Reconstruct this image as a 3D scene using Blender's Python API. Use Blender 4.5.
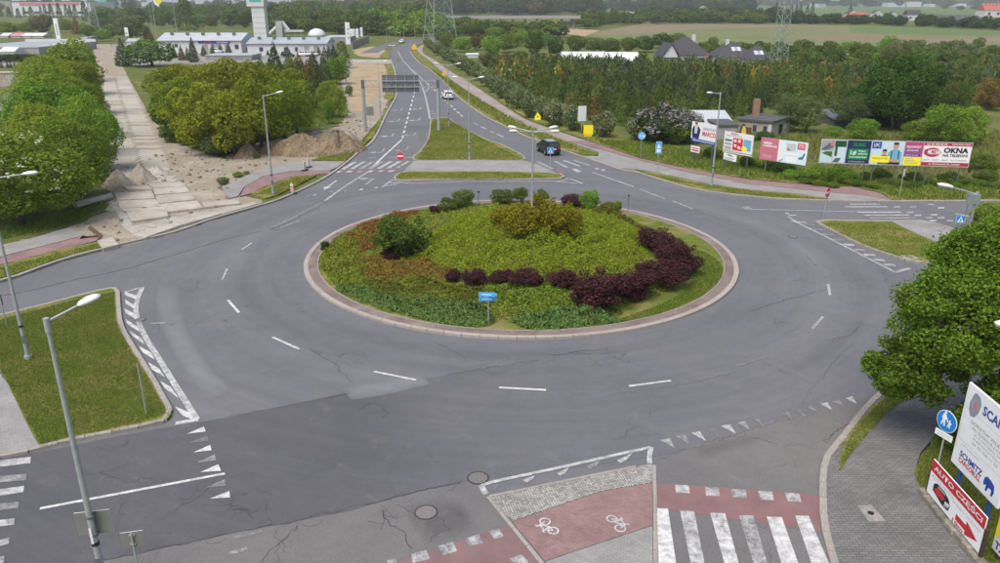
import bpy, bmesh, math, random
import numpy as np
from mathutils import Vector, Matrix
from mathutils.geometry import tessellate_polygon

for o in list(bpy.data.objects):
    bpy.data.objects.remove(o)
scene = bpy.context.scene
COL = scene.collection
rnd = random.Random(7)
R = math.radians

# ------------------------------------------------------------------ camera, sky, sun, exposure
FPX, CX, CY, CAMH = 765.0, 500.0, 281.5, 17.0          # focal length in photograph pixels (1000 px wide)
PITCH = math.atan((CY - 0.5) / FPX)
cam_data = bpy.data.cameras.new('camera')
cam_data.sensor_width = 36.0
cam_data.sensor_fit = 'HORIZONTAL'
cam_data.lens = 36.0 * FPX / 1000.0
cam_data.clip_end = 20000.0
cam = bpy.data.objects.new('camera', cam_data)
cam.location = (0, 0, CAMH)
cam.rotation_euler = (math.pi / 2 - PITCH, 0, 0)
COL.objects.link(cam)
scene.camera = cam

SUN_EL, SUN_AZ = 60.0, 215.0                            # degrees; azimuth clockwise from +Y
world = bpy.data.worlds.new('World')
scene.world = world
world.use_nodes = True
wn = world.node_tree.nodes
sky = wn.new('ShaderNodeTexSky')
sky.sky_type = 'NISHITA'
sky.sun_disc = False
sky.sun_elevation = R(SUN_EL)
sky.sun_rotation = R(SUN_AZ)
sky.air_density = 1.0
sky.dust_density = 4.0
sky.ozone_density = 1.0
bgn = [n for n in wn if n.type == 'BACKGROUND'][0]
bgn.inputs['Strength'].default_value = 0.09
hs = wn.new('ShaderNodeHueSaturation')
hs.inputs['Saturation'].default_value = 0.85
world.node_tree.links.new(sky.outputs[0], hs.inputs['Color'])
world.node_tree.links.new(hs.outputs[0], bgn.inputs['Color'])
sun_data = bpy.data.lights.new('sun', 'SUN')
sun_data.energy = 1.5
sun_data.angle = R(40)
sun_data.color = (1.0, 0.96, 0.9)
sun = bpy.data.objects.new('sun', sun_data)
az, el = R(SUN_AZ), R(SUN_EL)
sd = Vector((math.sin(az) * math.cos(el), math.cos(az) * math.cos(el), math.sin(el)))
sun.rotation_euler = (-sd).to_track_quat('-Z', 'Y').to_euler()
sun.location = sd * 60
COL.objects.link(sun)

scene.view_settings.view_transform = 'Standard'
scene.view_settings.look = 'None'
scene.view_settings.gamma = 1.0
scene.view_settings.use_curve_mapping = False
scene.view_settings.exposure = 1.0
scene.cycles.use_denoising = True
scene.cycles.max_bounces = 5
scene.cycles.diffuse_bounces = 3
scene.cycles.transparent_max_bounces = 6
scene.cycles.volume_bounces = 0

# ------------------------------------------------------------------ pixel -> place
def ray(u, v):
    dx, dy = (u - CX) / FPX, -(v - CY) / FPX
    c, s = math.cos(PITCH), math.sin(PITCH)
    return (dx, c + dy * s, -s + dy * c)

def G(u, v, z=0.0):
    d = ray(u, v)
    t = (z - CAMH) / d[2]
    return (d[0] * t, d[1] * t)

def at_y(u, v, Y):
    d = ray(u, v)
    t = Y / d[1]
    return (d[0] * t, Y, CAMH + d[2] * t)

def hpx(u, v, vt):
    """height of an upright thing standing at pixel (u, v) whose top shows at row vt"""
    Y = G(u, v)[1]
    d = ray(CX, vt)
    return CAMH + Y * d[2] / d[1]

def mpp(u, v):
    X, Y = G(u, v)
    return (Y * math.cos(PITCH) + CAMH * math.sin(PITCH)) / FPX

def W(pts, z=0.0):
    return [G(u, v, z) for u, v in pts]

# ------------------------------------------------------------------ object helpers
def tag(o, label=None, cat=None, group=None, kind=None):
    if label: o['label'] = label
    if cat: o['category'] = cat
    if group: o['group'] = group
    if kind: o['kind'] = kind
    return o

def new(name, mesh, mat=None, parent=None, loc=None, rz=None, scale=None):
    o = bpy.data.objects.new(name, mesh)
    COL.objects.link(o)
    if mat is not None:
        if len(mesh.materials) == 0:
            mesh.materials.append(mat)
        if mesh.materials[0] != mat:
            o.material_slots[0].link = 'OBJECT'
            o.material_slots[0].material = mat
    if parent: o.parent = parent
    if loc is not None: o.location = loc
    if rz is not None: o.rotation_euler = (0, 0, rz)
    if scale is not None: o.scale = scale
    return o

def empty(name, loc=(0, 0, 0), rz=0.0, scale=None, **kw):
    o = bpy.data.objects.new(name, None)
    o.empty_display_size = 0.2
    COL.objects.link(o)
    o.location = loc
    o.rotation_euler = (0, 0, rz)
    if scale is not None: o.scale = scale
    tag(o, **kw)
    return o

def mesh_np(name, V, Q, smooth=False, tint=None):
    V = np.asarray(V, dtype=np.float32)
    Q = np.asarray(Q, dtype=np.int32)
    k = Q.shape[1]
    me = bpy.data.meshes.new(name)
    me.vertices.add(len(V)); me.vertices.foreach_set('co', V.ravel())
    me.loops.add(Q.size); me.loops.foreach_set('vertex_index', Q.ravel())
    me.polygons.add(len(Q))
    me.polygons.foreach_set('loop_start', np.arange(0, Q.size, k, dtype=np.int32))
    me.polygons.foreach_set('loop_total', np.full(len(Q), k, dtype=np.int32))
    if smooth: me.polygons.foreach_set('use_smooth', np.ones(len(Q), dtype=bool))
    if tint is not None:
        a = me.attributes.new('tint', 'FLOAT', 'POINT')
        a.data.foreach_set('value', np.asarray(tint, dtype=np.float32))
    me.update(calc_edges=True)
    return me

class MB:
    """collects shapes for ONE mesh"""
    def __init__(self): self.v, self.f = [], []
    def quad(self, *p):
        n = len(self.v); self.v += [tuple(q) for q in p]; self.f.append(tuple(range(n, n + len(p)))); return self
    def box(self, c, s, rz=0.0, M=None):
        n = len(self.v)
        cs, sn = math.cos(rz), math.sin(rz)
        for dz in (-.5, .5):
            for dx, dy in ((-.5, -.5), (.5, -.5), (.5, .5), (-.5, .5)):
                x, y, z = dx * s[0], dy * s[1], dz * s[2]
                p = Vector((x * cs - y * sn, x * sn + y * cs, z))
                if M: p = M @ p
                self.v.append((c[0] + p[0], c[1] + p[1], c[2] + p[2]))
        for f in ((3, 2, 1, 0), (4, 5, 6, 7), (0, 1, 5, 4), (1, 2, 6, 5), (2, 3, 7, 6), (3, 0, 4, 7)):
            self.f.append(tuple(n + i for i in f))
        return self
    def tube(self, p0, p1, r0, r1=None, n=8, caps=True):
        r1 = r0 if r1 is None else r1
        p0, p1 = Vector(p0), Vector(p1)
        d = (p1 - p0).normalized()
        a = d.orthogonal().normalized(); b = d.cross(a)
        k = len(self.v)
        for p, r in ((p0, r0), (p1, r1)):
            for i in range(n):
                t = 2 * math.pi * i / n
                self.v.append(tuple(p + a * (r * math.cos(t)) + b * (r * math.sin(t))))
        for i in range(n):
            j = (i + 1) % n
            self.f.append((k + i, k + j, k + n + j, k + n + i))
        if caps:
            self.f.append(tuple(k + n - 1 - i for i in range(n)))
            self.f.append(tuple(k + n + i for i in range(n)))
        return self
    def path(self, pts, radii, n=7):
        for i in range(len(pts) - 1):
            self.tube(pts[i], pts[i + 1], radii[i], radii[i + 1], n)
        return self
    def prism(self, poly, z0, z1):
        n = len(poly)
        area = sum(poly[i][0] * poly[(i + 1) % n][1] - poly[(i + 1) % n][0] * poly[i][1] for i in range(n))
        if area < 0: poly = poly[::-1]
        k = len(self.v)
        self.v += [(p[0], p[1], z0) for p in poly] + [(p[0], p[1], z1) for p in poly]
        for i in range(n):
            j = (i + 1) % n
            self.f.append((k + i, k + j, k + n + j, k + n + i))
        for t in tessellate_polygon([[Vector((p[0], p[1], 0)) for p in poly]]):
            a, b, c = t
            s = (poly[b][0] - poly[a][0]) * (poly[c][1] - poly[a][1]) - (poly[c][0] - poly[a][0]) * (poly[b][1] - poly[a][1])
            if s < 0: b, c = c, b
            self.f.append((k + n + a, k + n + b, k + n + c))
        return self
    def flat(self, poly, z):
        n = len(poly); k = len(self.v)
        self.v += [(p[0], p[1], z) for p in poly]
        for a, b, c in tessellate_polygon([[Vector((p[0], p[1], 0)) for p in poly]]):
            s = (poly[b][0] - poly[a][0]) * (poly[c][1] - poly[a][1]) - (poly[c][0] - poly[a][0]) * (poly[b][1] - poly[a][1])
            if s < 0: b, c = c, b
            self.f.append((k + a, k + b, k + c))
        return self
    def loft(self, secs, closed=True, caps=True):
        """secs: rings of equal point count"""
        n = len(secs[0]); k = len(self.v)
        for s in secs: self.v += [tuple(p) for p in s]
        for i in range(len(secs) - 1):
            for j in range(n if closed else n - 1):
                a, b = k + i * n + j, k + i * n + (j + 1) % n
                self.f.append((a, b, b + n, a + n))
        if caps:
            self.f.append(tuple(k + n - 1 - j for j in range(n)))
            self.f.append(tuple(k + (len(secs) - 1) * n + j for j in range(n)))
        return self
    def mesh(self, name, smooth=False, bevel=0.0):
        me = bpy.data.meshes.new(name)
        me.from_pydata(self.v, [], self.f)
        if bevel or smooth:
            bm = bmesh.new(); bm.from_mesh(me)
            if bevel:
                bmesh.ops.remove_doubles(bm, verts=bm.verts, dist=1e-5)
                bmesh.ops.bevel(bm, geom=list(bm.edges), offset=bevel, segments=1, affect='EDGES', clamp_overlap=True)
            for f in bm.faces: f.smooth = smooth
            bm.to_mesh(me); bm.free()
        me.update()
        return me
    def build(self, name, mat, parent=None, smooth=False, bevel=0.0, **kw):
        return new(name, self.mesh(name, smooth, bevel), mat, parent, **kw)

def catmull(pts, n=6, closed=False):
    out = []
    N = len(pts)
    rng = range(N if closed else N - 1)
    for i in rng:
        if closed: p = [pts[(i + k - 1) % N] for k in range(4)]
        else: p = [pts[max(0, min(N - 1, i + k - 1))] for k in range(4)]
        for s in range(n):
            t = s / n
            out.append(tuple(0.5 * (2 * p[1][c] + (p[2][c] - p[0][c]) * t + (2 * p[0][c] - 5 * p[1][c] + 4 * p[2][c] - p[3][c]) * t * t
                             + (3 * p[1][c] - p[0][c] - 3 * p[2][c] + p[3][c]) * t ** 3) for c in range(2)))
    if not closed: out.append(tuple(pts[-1]))
    return out

def resample(pts, step):
    out = [pts[0]]; acc = 0.0
    for a, b in zip(pts, pts[1:]):
        L = math.hypot(b[0] - a[0], b[1] - a[1])
        if L < 1e-9: continue
        s = step - acc
        while s <= L:
            t = s / L
            out.append((a[0] + (b[0] - a[0]) * t, a[1] + (b[1] - a[1]) * t)); s += step
        acc = (acc + L) % step
    return out

def ragged(poly, step=0.8, amp=0.35, seed=1):
    r = random.Random(seed)
    pts = resample(list(poly) + [poly[0]], step)
    return [(x + r.uniform(-amp, amp), y + r.uniform(-amp, amp)) for x, y in pts]

def offset_line(pts, d):
    out = []
    for i, p in enumerate(pts):
        a, b = pts[max(0, i - 1)], pts[min(len(pts) - 1, i + 1)]
        tx, ty = b[0] - a[0], b[1] - a[1]
        L = math.hypot(tx, ty) or 1
        out.append((p[0] - ty / L * d, p[1] + tx / L * d))
    return out

def inside(poly, X, Y):
    X = np.asarray(X); Y = np.asarray(Y)
    r = np.zeros(X.shape, bool)
    n = len(poly); j = n - 1
    for i in range(n):
        xi, yi = poly[i]; xj, yj = poly[j]
        c = ((yi > Y) != (yj > Y)) & (X < (xj - xi) * (Y - yi) / ((yj - yi) or 1e-12) + xi)
        r ^= c; j = i
    return r

def scatter(poly, n, seed):
    """n random points inside a world polygon"""
    r = np.random.RandomState(seed)
    P = np.array(poly); lo, hi = P.min(0), P.max(0)
    out = np.zeros((0, 2))
    while len(out) < n:
        q = lo + r.rand(max(n * 2, 64), 2) * (hi - lo)
        out = np.vstack([out, q[inside(poly, q[:, 0], q[:, 1])]])
    return out[:n]

def area(poly):
    n = len(poly)
    return abs(sum(poly[i][0] * poly[(i + 1) % n][1] - poly[(i + 1) % n][0] * poly[i][1] for i in range(n))) / 2

# ------------------------------------------------------------------ materials
def nodes_of(m):
    m.use_nodes = True
    nt = m.node_tree
    return nt, nt.nodes, nt.links, nt.nodes['Principled BSDF']

class NB:
    def __init__(self, name):
        self.m = bpy.data.materials.new(name)
        self.nt, self.n, self.l, self.b = nodes_of(self.m)
        self.tc = self.n.new('ShaderNodeTexCoord')
    def P(self): return self.tc.outputs['Object']
    def noise(self, scale, detail=3.0, rough=0.55, vec=None, dist=0.0, sc3=None):
        t = self.n.new('ShaderNodeTexNoise')
        t.inputs['Scale'].default_value = scale; t.inputs['Detail'].default_value = detail
        t.inputs['Roughness'].default_value = rough; t.inputs['Distortion'].default_value = dist
        v = vec or self.P()
        if sc3:
            mp = self.n.new('ShaderNodeMapping'); mp.inputs['Scale'].default_value = sc3
            self.l.new(v, mp.inputs['Vector']); v = mp.outputs[0]
        self.l.new(v, t.inputs['Vector'])
        return t.outputs['Fac']
    def ramp(self, fac, a, b, lo=0.0, hi=1.0):
        r = self.n.new('ShaderNodeMapRange')
        r.inputs['From Min'].default_value = a; r.inputs['From Max'].default_value = b
        r.inputs['To Min'].default_value = lo; r.inputs['To Max'].default_value = hi
        self.l.new(fac, r.inputs['Value'])
        return r.outputs[0]
    def mix(self, fac, A, B):
        x = self.n.new('ShaderNodeMix'); x.data_type = 'RGBA'
        for k, val in ((0, fac), (6, A), (7, B)):
            if isinstance(val, (int, float)): x.inputs[k].default_value = val
            elif isinstance(val, (tuple, list)): x.inputs[k].default_value = (*val[:3], 1)
            else: self.l.new(val, x.inputs[k])
        return x.outputs[2]
    def math(self, op, a, b=0.0):
        x = self.n.new('ShaderNodeMath'); x.operation = op
        for k, val in ((0, a), (1, b)):
            if isinstance(val, (int, float)): x.inputs[k].default_value = val
            else: self.l.new(val, x.inputs[k])
        return x.outputs[0]
    def bright(self, col, fac):
        """multiply a colour by a scalar socket"""
        x = self.n.new('ShaderNodeVectorMath'); x.operation = 'SCALE'
        self.l.new(col, x.inputs[0])
        if isinstance(fac, (int, float)): x.inputs['Scale'].default_value = fac
        else: self.l.new(fac, x.inputs['Scale'])
        return x.outputs[0]
    def objrand(self):
        o = self.n.new('ShaderNodeObjectInfo'); return o.outputs['Random']
    def attr(self, name):
        a = self.n.new('ShaderNodeAttribute'); a.attribute_name = name; return a.outputs['Fac']
    def color(self, c):
        if isinstance(c, (tuple, list)): self.b.inputs['Base Color'].default_value = (*c[:3], 1)
        else: self.l.new(c, self.b.inputs['Base Color'])
    def bump(self, h, s=0.3, d=0.05):
        x = self.n.new('ShaderNodeBump'); x.inputs['Strength'].default_value = s; x.inputs['Distance'].default_value = d
        self.l.new(h, x.inputs['Height']); self.l.new(x.outputs[0], self.b.inputs['Normal'])
    def end(self, rough=0.8, metal=0.0, spec=0.3):
        self.b.inputs['Roughness'].default_value = rough; self.b.inputs['Metallic'].default_value = metal
        self.b.inputs['Specular IOR Level'].default_value = spec
        return self.m

def mat_plain(name, c, rough=0.6, metal=0.0, var=0.12, scale=2.0, spec=0.3, dirt=None):
    b = NB(name)
    n = b.noise(scale, 4)
    f = b.ramp(n, 0.25, 0.75, 1 - var, 1 + var)
    col = b.mix(0.0, c, c)
    col = b.bright(col, f)
    if dirt:
        d = b.ramp(b.noise(scale * 0.6, 5, 0.65, dist=0.5), 0.42, 0.70, 0.0, 0.85)
        col = b.mix(d, col, dirt)
    col = b.bright(col, b.ramp(b.objrand(), 0, 1, 0.92, 1.08))
    b.color(col)
    return b.end(rough, metal, spec)

def mat_leaf(name, c1, c2, trans=0.35, objvar=0.18, hue=0.02):
    """foliage: colour varies leaf by leaf and plant by plant"""
    m = bpy.data.materials.new(name); m.use_nodes = True
    nt = m.node_tree; n, l = nt.nodes, nt.links
    out = n['Material Output']; n.remove(n['Principled BSDF'])
    geo = n.new('ShaderNodeNewGeometry'); oi = n.new('ShaderNodeObjectInfo')
    at = n.new('ShaderNodeAttribute'); at.attribute_name = 'tint'
    mx = n.new('ShaderNodeMix'); mx.data_type = 'RGBA'
    l.new(geo.outputs['Random Per Island'], mx.inputs[0])
    mx.inputs[6].default_value = (*c1, 1); mx.inputs[7].default_value = (*c2, 1)
    ad = n.new('ShaderNodeMath'); ad.operation = 'ADD'
    l.new(oi.outputs['Random'], ad.inputs[0]); l.new(at.outputs['Fac'], ad.inputs[1])
    fr = n.new('ShaderNodeMath'); fr.operation = 'FRACT'; l.new(ad.outputs[0], fr.inputs[0])
    hsv = n.new('ShaderNodeHueSaturation')
    mr = n.new('ShaderNodeMapRange'); mr.inputs['To Min'].default_value = 0.5 - hue; mr.inputs['To Max'].default_value = 0.5 + hue
    mv = n.new('ShaderNodeMapRange'); mv.inputs['To Min'].default_value = 1 - objvar; mv.inputs['To Max'].default_value = 1 + objvar
    m7 = n.new('ShaderNodeMath'); m7.operation = 'MULTIPLY'; m7.inputs[1].default_value = 7.31
    f2 = n.new('ShaderNodeMath'); f2.operation = 'FRACT'
    l.new(fr.outputs[0], mr.inputs['Value']); l.new(fr.outputs[0], m7.inputs[0]); l.new(m7.outputs[0], f2.inputs[0]); l.new(f2.outputs[0], mv.inputs['Value'])
    l.new(mr.outputs[0], hsv.inputs['Hue']); l.new(mv.outputs[0], hsv.inputs['Value']); l.new(mx.outputs[2], hsv.inputs['Color'])
    d = n.new('ShaderNodeBsdfDiffuse'); t = n.new('ShaderNodeBsdfTranslucent'); s = n.new('ShaderNodeMixShader')
    l.new(hsv.outputs[0], d.inputs['Color']); l.new(hsv.outputs[0], t.inputs['Color'])
    s.inputs[0].default_value = trans
    l.new(d.outputs[0], s.inputs[1]); l.new(t.outputs[0], s.inputs[2]); l.new(s.outputs[0], out.inputs['Surface'])
    return m

ISL = (1.42, 52.3)      # centre of the roundabout
ISLR = 15.1             # outer edge of its kerb

def mat_asphalt(name, base, warm, grain=1.0, ring=True):
    b = NB(name)
    big = b.noise(0.12, 4, 0.6)
    med = b.noise(1.3, 4, 0.6)
    fin = b.noise(38.0, 2, 0.6)
    col = b.mix(b.ramp(big, 0.35, 0.65), base, warm)
    k = b.ramp(med, 0.25, 0.75, 0.94, 1.06)
    k = b.math('MULTIPLY', k, b.ramp(fin, 0.2, 0.8, 1 - 0.22 * grain, 1 + 0.22 * grain))
    if ring:                                            # polished wheel tracks round the island
        sx = b.n.new('ShaderNodeSeparateXYZ'); b.l.new(b.P(), sx.inputs[0])
        dx = b.math('SUBTRACT', sx.outputs[0], ISL[0]); dy = b.math('SUBTRACT', sx.outputs[1], ISL[1])
        rr = b.math('SQRT', b.math('ADD', b.math('MULTIPLY', dx, dx), b.math('MULTIPLY', dy, dy)))
        an = b.math('ARCTAN2', dy, dx)
        cb = b.n.new('ShaderNodeCombineXYZ'); b.l.new(b.math('MULTIPLY', rr, 1.1), cb.inputs[0]); b.l.new(b.math('MULTIPLY', an, 1.4), cb.inputs[1])
        tr = b.noise(1.0, 4, 0.6, vec=cb.outputs[0])
        k = b.math('MULTIPLY', k, b.ramp(tr, 0.3, 0.7, 0.94, 1.06))
        cb2 = b.n.new('ShaderNodeCombineXYZ'); b.l.new(b.math('MULTIPLY', rr, 5.0), cb2.inputs[0]); b.l.new(b.math('MULTIPLY', an, 2.0), cb2.inputs[1])
        k = b.math('MULTIPLY', k, b.ramp(b.noise(1.0, 3, 0.6, vec=cb2.outputs[0]), 0.3, 0.7, 0.965, 1.035))
    tn = b.attr('tint')
    k = b.math('MULTIPLY', k, b.math('SUBTRACT', 1.0, b.math('MULTIPLY', tn, 0.38)))
    col = b.bright(col, k)
    # grey-brown dust streaks with their own outline
    du = b.ramp(b.noise(0.45, 6, 0.7, dist=1.2), 0.58, 0.78, 0.0, 0.38)
    col = b.mix(du, col, (0.22, 0.20, 0.175))
    # fine hairline cracks
    vo = b.n.new('ShaderNodeTexVoronoi'); vo.feature = 'DISTANCE_TO_EDGE'; vo.inputs['Scale'].default_value = 0.55
    wv = b.n.new('ShaderNodeVectorMath'); wv.operation = 'ADD'
    nz = b.n.new('ShaderNodeTexNoise'); nz.inputs['Scale'].default_value = 1.5; nz.inputs['Detail'].default_value = 5
    b.l.new(b.P(), nz.inputs['Vector']); b.l.new(b.P(), wv.inputs[0]); b.l.new(nz.outputs['Color'], wv.inputs[1]); b.l.new(wv.outputs[0], vo.inputs['Vector'])
    cr = b.ramp(vo.outputs['Distance'], 0.0, 0.012, 1.0, 0.0)
    cr = b.math('MULTIPLY', cr, b.ramp(b.noise(0.16, 3), 0.56, 0.62, 0.0, 0.65))
    col = b.mix(cr, col, (0.03, 0.03, 0.033))
    b.color(col)
    b.bump(fin, 0.25, 0.01)
    return b.end(0.82, 0.0, 0.25)

def mat_ground(name, c1, c2, c3, s1=0.35, s2=3.0, fine=14.0, bumpy=0.5, t=(0.45, 0.65), bd=0.08):
    b = NB(name)
    col = b.mix(b.ramp(b.noise(s2, 4, 0.6), 0.3, 0.7), c1, c2)
    col = b.mix(b.ramp(b.noise(s1, 5, 0.65, dist=0.6), t[0], t[1]), col, c3)
    f = b.noise(fine, 3, 0.7)
    col = b.bright(col, b.ramp(f, 0.25, 0.75, 0.72, 1.28))
    b.color(col)
    b.bump(f, bumpy, bd)
    return b.end(0.95, 0.0, 0.1)

def mat_paint(name, c, wear=0.5, under=(0.075, 0.075, 0.08)):
    b = NB(name)
    w = b.noise(3.2, 6, 0.72, dist=0.3)
    w2 = b.noise(24, 3, 0.7)
    s = b.math('ADD', b.math('MULTIPLY', w, 0.65), b.math('MULTIPLY', w2, 0.35))
    hi = 0.72 - 0.28 * wear
    s = b.math('ADD', s, b.math('MULTIPLY', b.ramp(b.objrand(), 0, 1, -0.06, 0.05), wear))
    f = b.ramp(s, hi - 0.16, hi + 0.12, 0.04, 0.92)
    col = b.mix(f, c, under)
    col = b.bright(col, b.ramp(b.noise(0.9, 4, 0.6), 0.3, 0.7, 0.84, 1.08))
    b.color(col)
    return b.end(0.6, 0.0, 0.3)

def mat_paver(name, c1, c2, bw=0.2, bh=0.1, ang=0.0, joint=(0.10, 0.10, 0.10), mort=0.008, stain=0.35):
    b = NB(name)
    mp = b.n.new('ShaderNodeMapping'); mp.inputs['Rotation'].default_value = (0, 0, ang)
    b.l.new(b.P(), mp.inputs['Vector'])
    br = b.n.new('ShaderNodeTexBrick')
    br.inputs['Scale'].default_value = 1.0; br.inputs['Brick Width'].default_value = bw; br.inputs['Row Height'].default_value = bh
    br.inputs['Mortar Size'].default_value = mort; br.inputs['Color1'].default_value = (*c1, 1); br.inputs['Color2'].default_value = (*c2, 1)
    br.inputs['Mortar'].default_value = (*joint, 1); br.inputs['Bias'].default_value = 0.0
    b.l.new(mp.outputs[0], br.inputs['Vector'])
    col = b.bright(br.outputs['Color'], b.ramp(b.noise(0.5, 5, 0.65), 0.3, 0.7, 1 - stain * 0.5, 1 + stain * 0.5))
    col = b.bright(col, b.ramp(b.noise(20, 3, 0.7), 0.25, 0.75, 0.86, 1.14))
    b.color(col)
    b.bump(br.outputs['Fac'], -0.3, 0.01)
    return b.end(0.85, 0.0, 0.2)

MT = {}
MT['grass'] = mat_ground('rough_grass', (0.075, 0.098, 0.024), (0.115, 0.138, 0.036), (0.17, 0.155, 0.065), 0.12, 2.0, 9.0, 0.6, (0.5, 0.72))
MT['lawn'] = mat_ground('verge_grass', (0.078, 0.112, 0.018), (0.142, 0.168, 0.032), (0.24, 0.20, 0.08), 0.45, 1.2, 8.0, 0.9, (0.44, 0.64))
MT['asphalt'] = mat_asphalt('ring_asphalt', (0.118, 0.121, 0.133), (0.139, 0.140, 0.149))
MT['asphalt_far'] = mat_asphalt('far_asphalt', (0.118, 0.120, 0.130), (0.135, 0.135, 0.140), 0.5, ring=False)
MT['asphalt_old'] = mat_asphalt('old_asphalt', (0.122, 0.120, 0.120), (0.15, 0.146, 0.142), 1.5, ring=False)
MT['dirt'] = mat_ground('bare_earth', (0.24, 0.205, 0.155), (0.31, 0.27, 0.215), (0.37, 0.335, 0.28), 0.25, 1.5, 7.0, 0.8, (0.5, 0.7))
MT['sand'] = mat_ground('pale_sand', (0.33, 0.25, 0.155), (0.38, 0.30, 0.20), (0.28, 0.21, 0.135), 0.18, 1.0, 6.0, 0.6)
MT['earth'] = mat_ground('dug_earth', (0.20, 0.145, 0.09), (0.26, 0.195, 0.125), (0.33, 0.265, 0.185), 0.4, 1.6, 3.0, 1.0, (0.45, 0.7), 0.5)
MT['gravel'] = mat_ground('pale_gravel', (0.33, 0.31, 0.28), (0.40, 0.385, 0.36), (0.28, 0.25, 0.21), 0.4, 2.0, 12.0, 0.5)
MT['gravel_heap'] = mat_ground('gravel_heap_grey_brown', (0.27, 0.24, 0.195), (0.33, 0.295, 0.245), (0.25, 0.22, 0.17), 0.6, 3.0, 14.0, 0.4)
MT['concrete'] = mat_plain('concrete', (0.39, 0.365, 0.325), 0.9, 0, 0.18, 1.3, 0.2, dirt=(0.29, 0.235, 0.17))
MT['concrete_road'] = mat_ground('concrete_road', (0.27, 0.255, 0.23), (0.33, 0.315, 0.29), (0.25, 0.21, 0.155), 0.2, 0.8, 5.0, 0.3)
MT['kerb'] = mat_plain('kerb_stone', (0.31, 0.29, 0.265), 0.9, 0, 0.15, 2.5, 0.2, dirt=(0.20, 0.17, 0.14))
MT['kerb_pale'] = mat_plain('pale_kerb_stone', (0.34, 0.31, 0.28), 0.9, 0, 0.15, 2.5, 0.2, dirt=(0.27, 0.22, 0.18))
MT['pave_grey'] = mat_paver('grey_block_paving', (0.235, 0.23, 0.225), (0.275, 0.27, 0.262), 0.2, 0.1, 0.2, (0.17, 0.165, 0.16), 0.006)
MT['pave_dark'] = mat_paver('dark_block_paving', (0.135, 0.132, 0.131), (0.175, 0.172, 0.168), 0.3, 0.12, 0.0, (0.07, 0.068, 0.066), 0.010)
MT['pave_red'] = mat_paver('red_block_paving', (0.215, 0.135, 0.13), (0.26, 0.17, 0.162), 0.2, 0.1, 0.2, (0.15, 0.11, 0.108), 0.006)
MT['pave_brick'] = mat_paver('apron_brick', (0.17, 0.132, 0.12), (0.205, 0.16, 0.145), 0.2, 0.1, 0.7, (0.15, 0.12, 0.11), 0.006, 0.6)
MT['cobble'] = mat_paver('granite_setts', (0.20, 0.195, 0.185), (0.42, 0.41, 0.39), 0.105, 0.10, 0.24, (0.15, 0.145, 0.13), 0.014, 0.5)
MT['white'] = mat_paint('white_road_paint', (0.58, 0.58, 0.575), 0.75)
MT['white_worn'] = mat_paint('worn_white_road_paint', (0.46, 0.46, 0.455), 1.15, (0.12, 0.12, 0.122))
MT['white_fresh'] = mat_paint('fresh_white_road_paint', (0.64, 0.64, 0.635), 0.5)
MT['red_paint'] = mat_paint('red_road_paint', (0.27, 0.115, 0.112), 1.1, (0.17, 0.125, 0.122))
MT['crack'] = mat_plain('crack_tar', (0.056, 0.055, 0.058), 0.9, 0, 0.3)
MT['iron'] = mat_plain('cast_iron', (0.20, 0.185, 0.18), 0.7, 0.3, 0.25, 20)
MT['steel'] = mat_plain('galvanised_steel', (0.36, 0.385, 0.39), 0.5, 0.35, 0.12, 6)
MT['steel_dark'] = mat_plain('dull_dark_steel', (0.13, 0.14, 0.15), 0.6, 0.3, 0.15, 4)
MT['lamp_white'] = mat_plain('lamp_housing', (0.66, 0.66, 0.64), 0.45, 0, 0.06, 4)
MT['lamp_glass'] = mat_plain('lamp_glass', (0.45, 0.47, 0.48), 0.2, 0, 0.05)
MT['sign_back'] = mat_plain('sign_back_grey', (0.22, 0.22, 0.205), 0.55, 0.2, 0.1, 2)
MT['sign_white'] = mat_plain('sign_white', (0.72, 0.73, 0.74), 0.5, 0, 0.04, 2)
MT['sign_blue'] = mat_plain('sign_blue', (0.015, 0.19, 0.55), 0.4, 0, 0.05)
MT['sign_sky'] = mat_plain('sign_sky_blue', (0.07, 0.38, 0.78), 0.4, 0, 0.05)
MT['sign_red'] = mat_plain('sign_red', (0.55, 0.03, 0.035), 0.4, 0, 0.06)
MT['sign_yellow'] = mat_plain('sign_yellow', (0.85, 0.72, 0.02), 0.45, 0, 0.05)
MT['sign_orange'] = mat_plain('sign_orange', (0.8, 0.42, 0.02), 0.45, 0, 0.05)
MT['black'] = mat_plain('black_print', (0.02, 0.021, 0.026), 0.5, 0, 0.1)
MT['post_wood'] = mat_plain('dark_wood_post', (0.055, 0.04, 0.035), 0.85, 0, 0.25, 8)
MT['bark'] = mat_plain('bark', (0.085, 0.066, 0.05), 0.95, 0, 0.3, 6)
MT['rock'] = mat_plain('rough_stone', (0.24, 0.215, 0.18), 0.95, 0, 0.3, 4, dirt=(0.12, 0.11, 0.07))
# foliage
LF = {}
LF['row'] = mat_leaf('leaf_fresh_green', (0.10, 0.185, 0.02), (0.23, 0.365, 0.05))
LF['row_lime'] = mat_leaf('leaf_lime', (0.14, 0.2, 0.018), (0.26, 0.32, 0.045))
LF['yellow'] = mat_leaf('leaf_yellow_green', (0.14, 0.18, 0.015), (0.26, 0.30, 0.032))
LF['mid'] = mat_leaf('leaf_mid_green', (0.068, 0.118, 0.02), (0.15, 0.21, 0.042))
LF['dark'] = mat_leaf('leaf_dark_green', (0.034, 0.068, 0.014), (0.085, 0.135, 0.028))
LF['near'] = mat_leaf('leaf_near_tree', (0.068, 0.14, 0.014), (0.215, 0.32, 0.04), 0.4)
LF['grey'] = mat_leaf('leaf_grey_green', (0.105, 0.14, 0.05), (0.19, 0.23, 0.09))
LF['brown'] = mat_leaf('leaf_brownish', (0.109, 0.096, 0.038), (0.173, 0.154, 0.058))
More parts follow.
